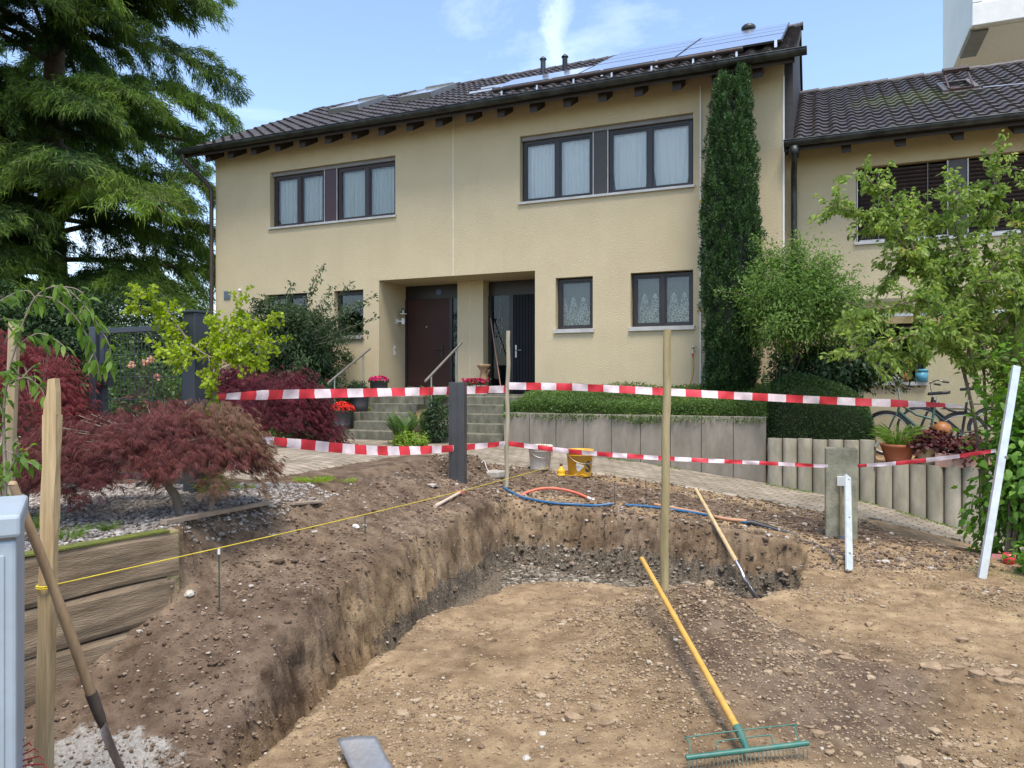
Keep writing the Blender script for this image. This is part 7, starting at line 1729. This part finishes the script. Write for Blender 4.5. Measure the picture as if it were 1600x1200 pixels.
# bed planting on the left of the steps
n = 16000; s_ = rng.uniform(-1.0, 4.8, n); t_ = rng.uniform(-2.15, -.15, n); P = np.array([H(a, b_, 0)[:] for a, b_ in zip(s_, t_)]); P[:, 2] = .5 + .8 * sstep(t_, -2.1, -.2) + rng.uniform(0, .16, n)
lv = Leaves(); lv.add(P, rdir(n) + np.array([0, 0, .4]), rng.uniform(.04, .08, n), .035, droop=.2); tag(lv.build('bed_ground_cover', MIDG, None, (0, 0, 0)), 'low leafy planting in the bed left of the steps', 'ground cover', kind='stuff')

# ---- ferns
FERN = leafmat('fern', (.035, .085, .018), (.12, .22, .05), trans=.4); FERNP = leafmat('fern_bright', (.09, .17, .012), (.28, .40, .05), trans=.4)
def fern(label, base, n_fr, ln, mat_, upr=.9, arch=.5, pin=.12, azr=(0, 6.283), cat='fern', name='fern'):
    base = np.array(base, float); r_ = plant(name, label, cat, base); lv = Leaves(); mb = MB()
    for i in range(n_fr):
        az = rng.uniform(*azr); o_ = np.array([math.cos(az), math.sin(az), 0]); l = ln * rng.uniform(.65, 1.1); a = rng.uniform(.6, 1.2) * arch
        u = np.linspace(0, 1, 26); Q = base + o_ * (u * l * a)[:, None] + np.array([0, 0, 1.0]) * ((upr * u - .55 * a * u ** 2.4) * l)[:, None]
        mb.tube([Vector(q_ - base) for q_ in Q[::5]], .003, 4, cap=False); T = unit(np.gradient(Q, axis=0)); S = unit(np.cross(T, np.array([0, 0, 1.0])))
        w_ = pin * l * np.sin(np.clip(u * 1.02, 0, 1) * 2.7 + .35) * 1.2
        for sd_ in (-1, 1):
            lv.add(Q[3:], S[3:] * sd_ + T[3:] * .35, np.maximum(w_[3:], .01), l * .030, var=.5 + rng.normal() * .15 + rng.normal(size=23) * .08, droop=.15, Nn=np.cross(S[3:], T[3:]), fold=.05)
    lv.build('fronds', mat_, r_, base); mb.build('stalks', BARKG, r_); return r_
p = at(630, 0, 13.25); p.z = .5; fern('feathery fern between the two flights of steps', p, 30, .85, FERN, arch=.55)
p = H(6.82, -.95, 1.15); fern('fern behind the steel handrail in front of the brown door', p, 20, .85, FERN, arch=.7, upr=.85)
p = at(1212, 0, 11.9); p.z = .85; fern('upright fern left of the clipped hedge', p, 16, 1.05, FERN, arch=.28, upr=1.0)
p = H(6.95, -1.7, .6); fern('bright green fern by the right-hand flight, beside the anthracite post', p, 24, .75, FERN, arch=.6)
p = at(683, 0, 13.5); p.z = .55; bushy('holly_plant', 'dark glossy leafy plant under the handrail by the steps', 'plant', p, (p.x, p.y, .95), (.22, .2, .36), 90, 16, .06, .032, DARKG, stems=4, clumpr=.1, shape=1, stemr=.005)
p = at(642, 0, 12.9); p.z = .50; bushy('low_plant', 'low lime green plant at the foot of the left steps', 'plant', p, (p.x, p.y, .60), (.30, .18, .12), 120, 14, .05, .026, FERNP, stems=4, clumpr=.08, shape=1, stemr=.004)
p = at(487, 0, 13.4); p.z = .5; bushy('bed_plant', 'low dark green leafy plant left of the lowest grey pot', 'plant', p, (p.x, p.y, .62), (.55, .3, .25), 160, 16, .06, .034, DARKG, stems=4, clumpr=.1, shape=1, stemr=.004)
p = at(515, 0, 15.2); p.z = .9; bushy('bed_plant', 'green leafy plant behind the left handrail and the pots', 'plant', p, (p.x, p.y, 1.25), (.45, .3, .40), 160, 16, .06, .034, DARKG, stems=4, clumpr=.1, shape=1, stemr=.004)

# ---- flowers and pot plants
def blooms(name, label, c, rx, rz, nfl, pet, mat_, leafm=MIDG, leaves=120):
    c = np.array(c, float); r_ = plant(name, label, 'flowers', c); lv = Leaves(); lf = Leaves()
    d = rdir(nfl); d[:, 2] = np.abs(d[:, 2]) * .9 + .1; C = c + d * np.array([rx, rx, rz])
    for j in range(5):
        a = j * 1.2566; dj = np.array([math.cos(a), math.sin(a), .15]); lv.add(C, np.tile(dj, (nfl, 1)) + rng.normal(size=(nfl, 3)) * .25 + d * .6, pet, pet * .9, var=.5 + rng.normal(size=nfl) * .25, shape=1, fold=.1, Nn=d)
    k = leaves; q_ = rdir(k); q_[:, 2] = np.abs(q_[:, 2]) * .7; lf.add(c + q_ * np.array([rx * 1.0, rx * 1.0, rz * .8]) - np.array([0, 0, .01]), q_ + rdir(k) * .6, .05, .03, shape=1, droop=.2)
    lv.build('petals', mat_, r_, c); lf.build('foliage', leafm, r_, c); return r_
SCAR = leafmat('scarlet', (.55, .02, .015), (.80, .07, .04), trans=.25); PNK = leafmat('pink', (.42, .01, .08), (.72, .05, .22), trans=.25)
blooms('geranium', 'scarlet flowers in the grey planter on the lowest step', POT1 + Vector((0, 0, .37)), .23, .17, 130, .045, SCAR)
blooms('petunia', 'magenta flowers in the small planter on the landing', POT3 + Vector((0, 0, .31)), .20, .11, 80, .042, PNK)
r_ = bushy('pot_plant', 'dark green plant in the large planter on the third step', 'plant', POT2 + Vector((0, 0, .40)), POT2 + Vector((0, 0, .50)), (.2, .2, .12), 50, 14, .05, .03, DARKG, stems=3, clumpr=.08, shape=1, stemr=.004)
lvt = Leaves(); lft = Leaves(); c0 = H(7.07, .30, 1.58); k = 150; S_ = rng.uniform(6.80, 7.36, k); T_ = rng.uniform(.14, .46, k); Z_ = 1.58 + .13 * rng.uniform(0, 1, k); C = np.array([H(a, b_, z)[:] for a, b_, z in zip(S_, T_, Z_)])
for j in range(5): lvt.add(C, rdir(k) + np.array([0, -.4, .4]), .045, .04, shape=1)
q_ = C[rng.integers(0, k, 500)] + rng.normal(size=(500, 3)) * .03 - np.array([0, 0, .04]); lft.add(q_, rdir(500), .05, .03, shape=1)
r_ = plant('trough_flowers', 'pink flowers filling the white trough between the doors', 'flowers', c0); lvt.build('petals', leafmat('trough_pink', (.35, .015, .05), (.68, .07, .20), trans=.25), r_, c0); lft.build('foliage', MIDG, r_, c0)
def grassy(name, label, c, n, h_, spread, mat_, lean=.5, w_=.006, r0=.1, cat='plant', kind=None):
    c = np.array(c, float); r_ = plant(name, label, cat, c); lv = Leaves(); a = rng.uniform(0, 6.28, n); rr = r0 * np.sqrt(rng.uniform(0, 1, n)); P = c + np.stack([rr * np.cos(a), rr * np.sin(a), 0 * a], -1)
    D = unit(np.stack([np.cos(a) * lean, np.sin(a) * lean, np.ones(n)], -1) + rng.normal(size=(n, 3)) * .25); L = h_ * rng.uniform(.5, 1.1, n)
    mid = P + D * (L * .55)[:, None]; lv.add(P, D, L * .6, w_ * 1.3, fold=.05, var=None); lv.add(mid, D + np.stack([np.cos(a), np.sin(a), -.6 + 0 * a], -1) * .45, L * .55, w_, droop=.3, fold=.05)
    lv.build('blades', mat_, r_, c); return r_
GRS = leafmat('grass_blade', (.06, .13, .02), (.24, .33, .07), trans=.4)
grassy('ornamental_grass', 'arching green grass in the wide terracotta pot', PA + Vector((0, 0, .27)), 300, .42, .2, leafmat('pot_grass', (.07, .15, .02), (.28, .40, .08), trans=.4), lean=.55, w_=.010, r0=.15)
fern('small fern rising between the terracotta and the cream pot', courtp(1438, 10.85, .5), 12, .40, FERNP, arch=.8)
HEU = leafmat('burgundy', (.035, .008, .010), (.13, .032, .028), trans=.2)
for nm, lb, c in (('heuchera', 'burgundy leaves spilling over the cream clay pot', PB + Vector((.02, 0, .33))), ('heuchera', 'burgundy plant in the pinkish clay trough', PC + Vector((.1, 0, .27)))):
    bushy(nm, lb, 'plant', c - Vector((0, 0, .05)), c, (.24, .17, .12), 60, 11, .07, .055, HEU, stems=3, clumpr=.12, shape=1, stemr=.004)
bushy('pot_herb', 'small green herb in the leftmost sill pot', 'plant', SP1, SP1 + Vector((0, 0, .05)), (.085, .06, .05), 30, 12, .03, .02, MIDG, stems=2, clumpr=.04, shape=1, stemr=.003)
# tufts and weeds
def tuft_at(px, py, name, label, n, h_, mat_, r0=.04, lean=.6, w_=.004):
    g = hitg(px, py); return grassy(name, label, g, n, h_, .1, mat_, lean=lean, w_=w_, r0=r0, cat='weed')
BRG = leafmat('bright_grass', (.14, .24, .02), (.38, .50, .06), trans=.4)
tuft_at(490, 752, 'grass_tuft', 'bright grass tuft where paving meets the bank', 420, .07, BRG, r0=.16, lean=1.0); tuft_at(535, 752, 'grass_tuft', 'thinner grass patch right of the bright tuft on the paving edge', 200, .05, BRG, r0=.13, lean=1.0)
tuft_at(210, 744, 'weed', 'green weed below the gate on the gravel', 200, .09, GRS, r0=.09); tuft_at(382, 764, 'weed', 'small lime weed right of the thin maple trunk', 120, .06, BRG, r0=.06, lean=.9); tuft_at(102, 842, 'weed', 'green weeds in the gravel near the pale split stake', 170, .11, GRS, r0=.08); tuft_at(168, 830, 'weed', 'leafy weed just behind the mossy timber end', 90, .09, GRS, r0=.03); tuft_at(335, 770, 'weed', 'green growth at the foot of the gate post', 260, .14, GRS, r0=.10); tuft_at(45, 830, 'weed', 'tall grass blades beside the cabinet lid', 160, .16, GRS, r0=.06)
# sparse lawn remains on the right, weeds along the wall foot
def sgrass(name, label, xs, ys, h_, mat_, lean=.7):
    n = len(xs); zs = ground(xs, ys) + .004; P = np.stack([xs, ys, zs], -1); lv = Leaves(); D = unit(rng.normal(size=(n, 3)) * lean * .6 + np.array([0, 0, 1.0])); lv.add(P, D, h_ * rng.uniform(.4, 1.2, n), .0035, droop=.3, fold=.05)
    return tag(lv.build(name, mat_, None, (0, 0, 0)), label, 'grass', kind='stuff')
xs, ys = pick(60000, lambda x, y: sstep(x - 2.9 + .9 * fbm(x, y, .9, 4, 41), 0, 1.6) * sstep(fbm(x, y, 3.2, 3, 44), -.05, .5) * .8, 2.4, 6.5, 2.6, 6.6)
sgrass('sparse_grass', 'thin trampled grass on the soil at the right', xs, ys, .030, leafmat('dry_grass', (.12, .15, .04), (.34, .36, .13), trans=.3))
k = 2600; s_ = rng.uniform(8.8, 16.5, k); t_ = -2.12 - .05 * np.abs(rng.normal(size=k)) - np.where(s_ > 13.3, .12, 0); kk = vnoise(s_ * 2.2, s_ * 0, 3) > .45; s_, t_ = s_[kk], t_[kk]
P = np.array([H(a, b_, 0)[:] for a, b_ in zip(s_, t_)]); P[:, 2] = zd(s_) + .015; lv = Leaves(); lv.add(P, rdir(len(P)) + np.array([0, 0, .8]), .03, .010, fold=.1); tag(lv.build('wall_foot_weeds', GRS, None, (0, 0, 0)), 'tiny weeds and moss along the foot of the walls', 'weeds', kind='stuff')
# roots sticking out of the dug faces
mb = MB()
for _ in range(60):
    y = rng.uniform(3.2, 8.2); x = float(cutX(y)) + rng.uniform(-.5, .02); z = gz(x, y); a = rng.uniform(0, 6.28); l = rng.uniform(.03, .11)
    mb.tube(polyl([(x, y, z), (x + l * .5 * math.cos(a), y + l * .5 * math.sin(a), z + rng.uniform(.0, .03)), (x + l * math.cos(a), y + l * math.sin(a), z + rng.uniform(-.03, .02))], 3), .0018, 4, cap=False)
for _ in range(40):
    x = rng.uniform(.1, 4.2); y = rng.uniform(2.8, 6.6); z = gz(x, y); a = rng.uniform(0, 6.28); l = rng.uniform(.04, .15)
    if x < float(floX(y)) + .05: continue
    mb.tube(polyl([(x, y, z + .006), (x + l * .5 * math.cos(a), y + l * .5 * math.sin(a), z + .018), (x + l * math.cos(a + .4), y + l * math.sin(a + .4), z + .006)], 3), .0016, 4, cap=False)
tag(mb.build('loose_roots', pmat('root', (.36, .26, .17), (.24, .16, .10), rough=.9)), 'fine broken roots lying on the dug soil', 'roots', kind='stuff')
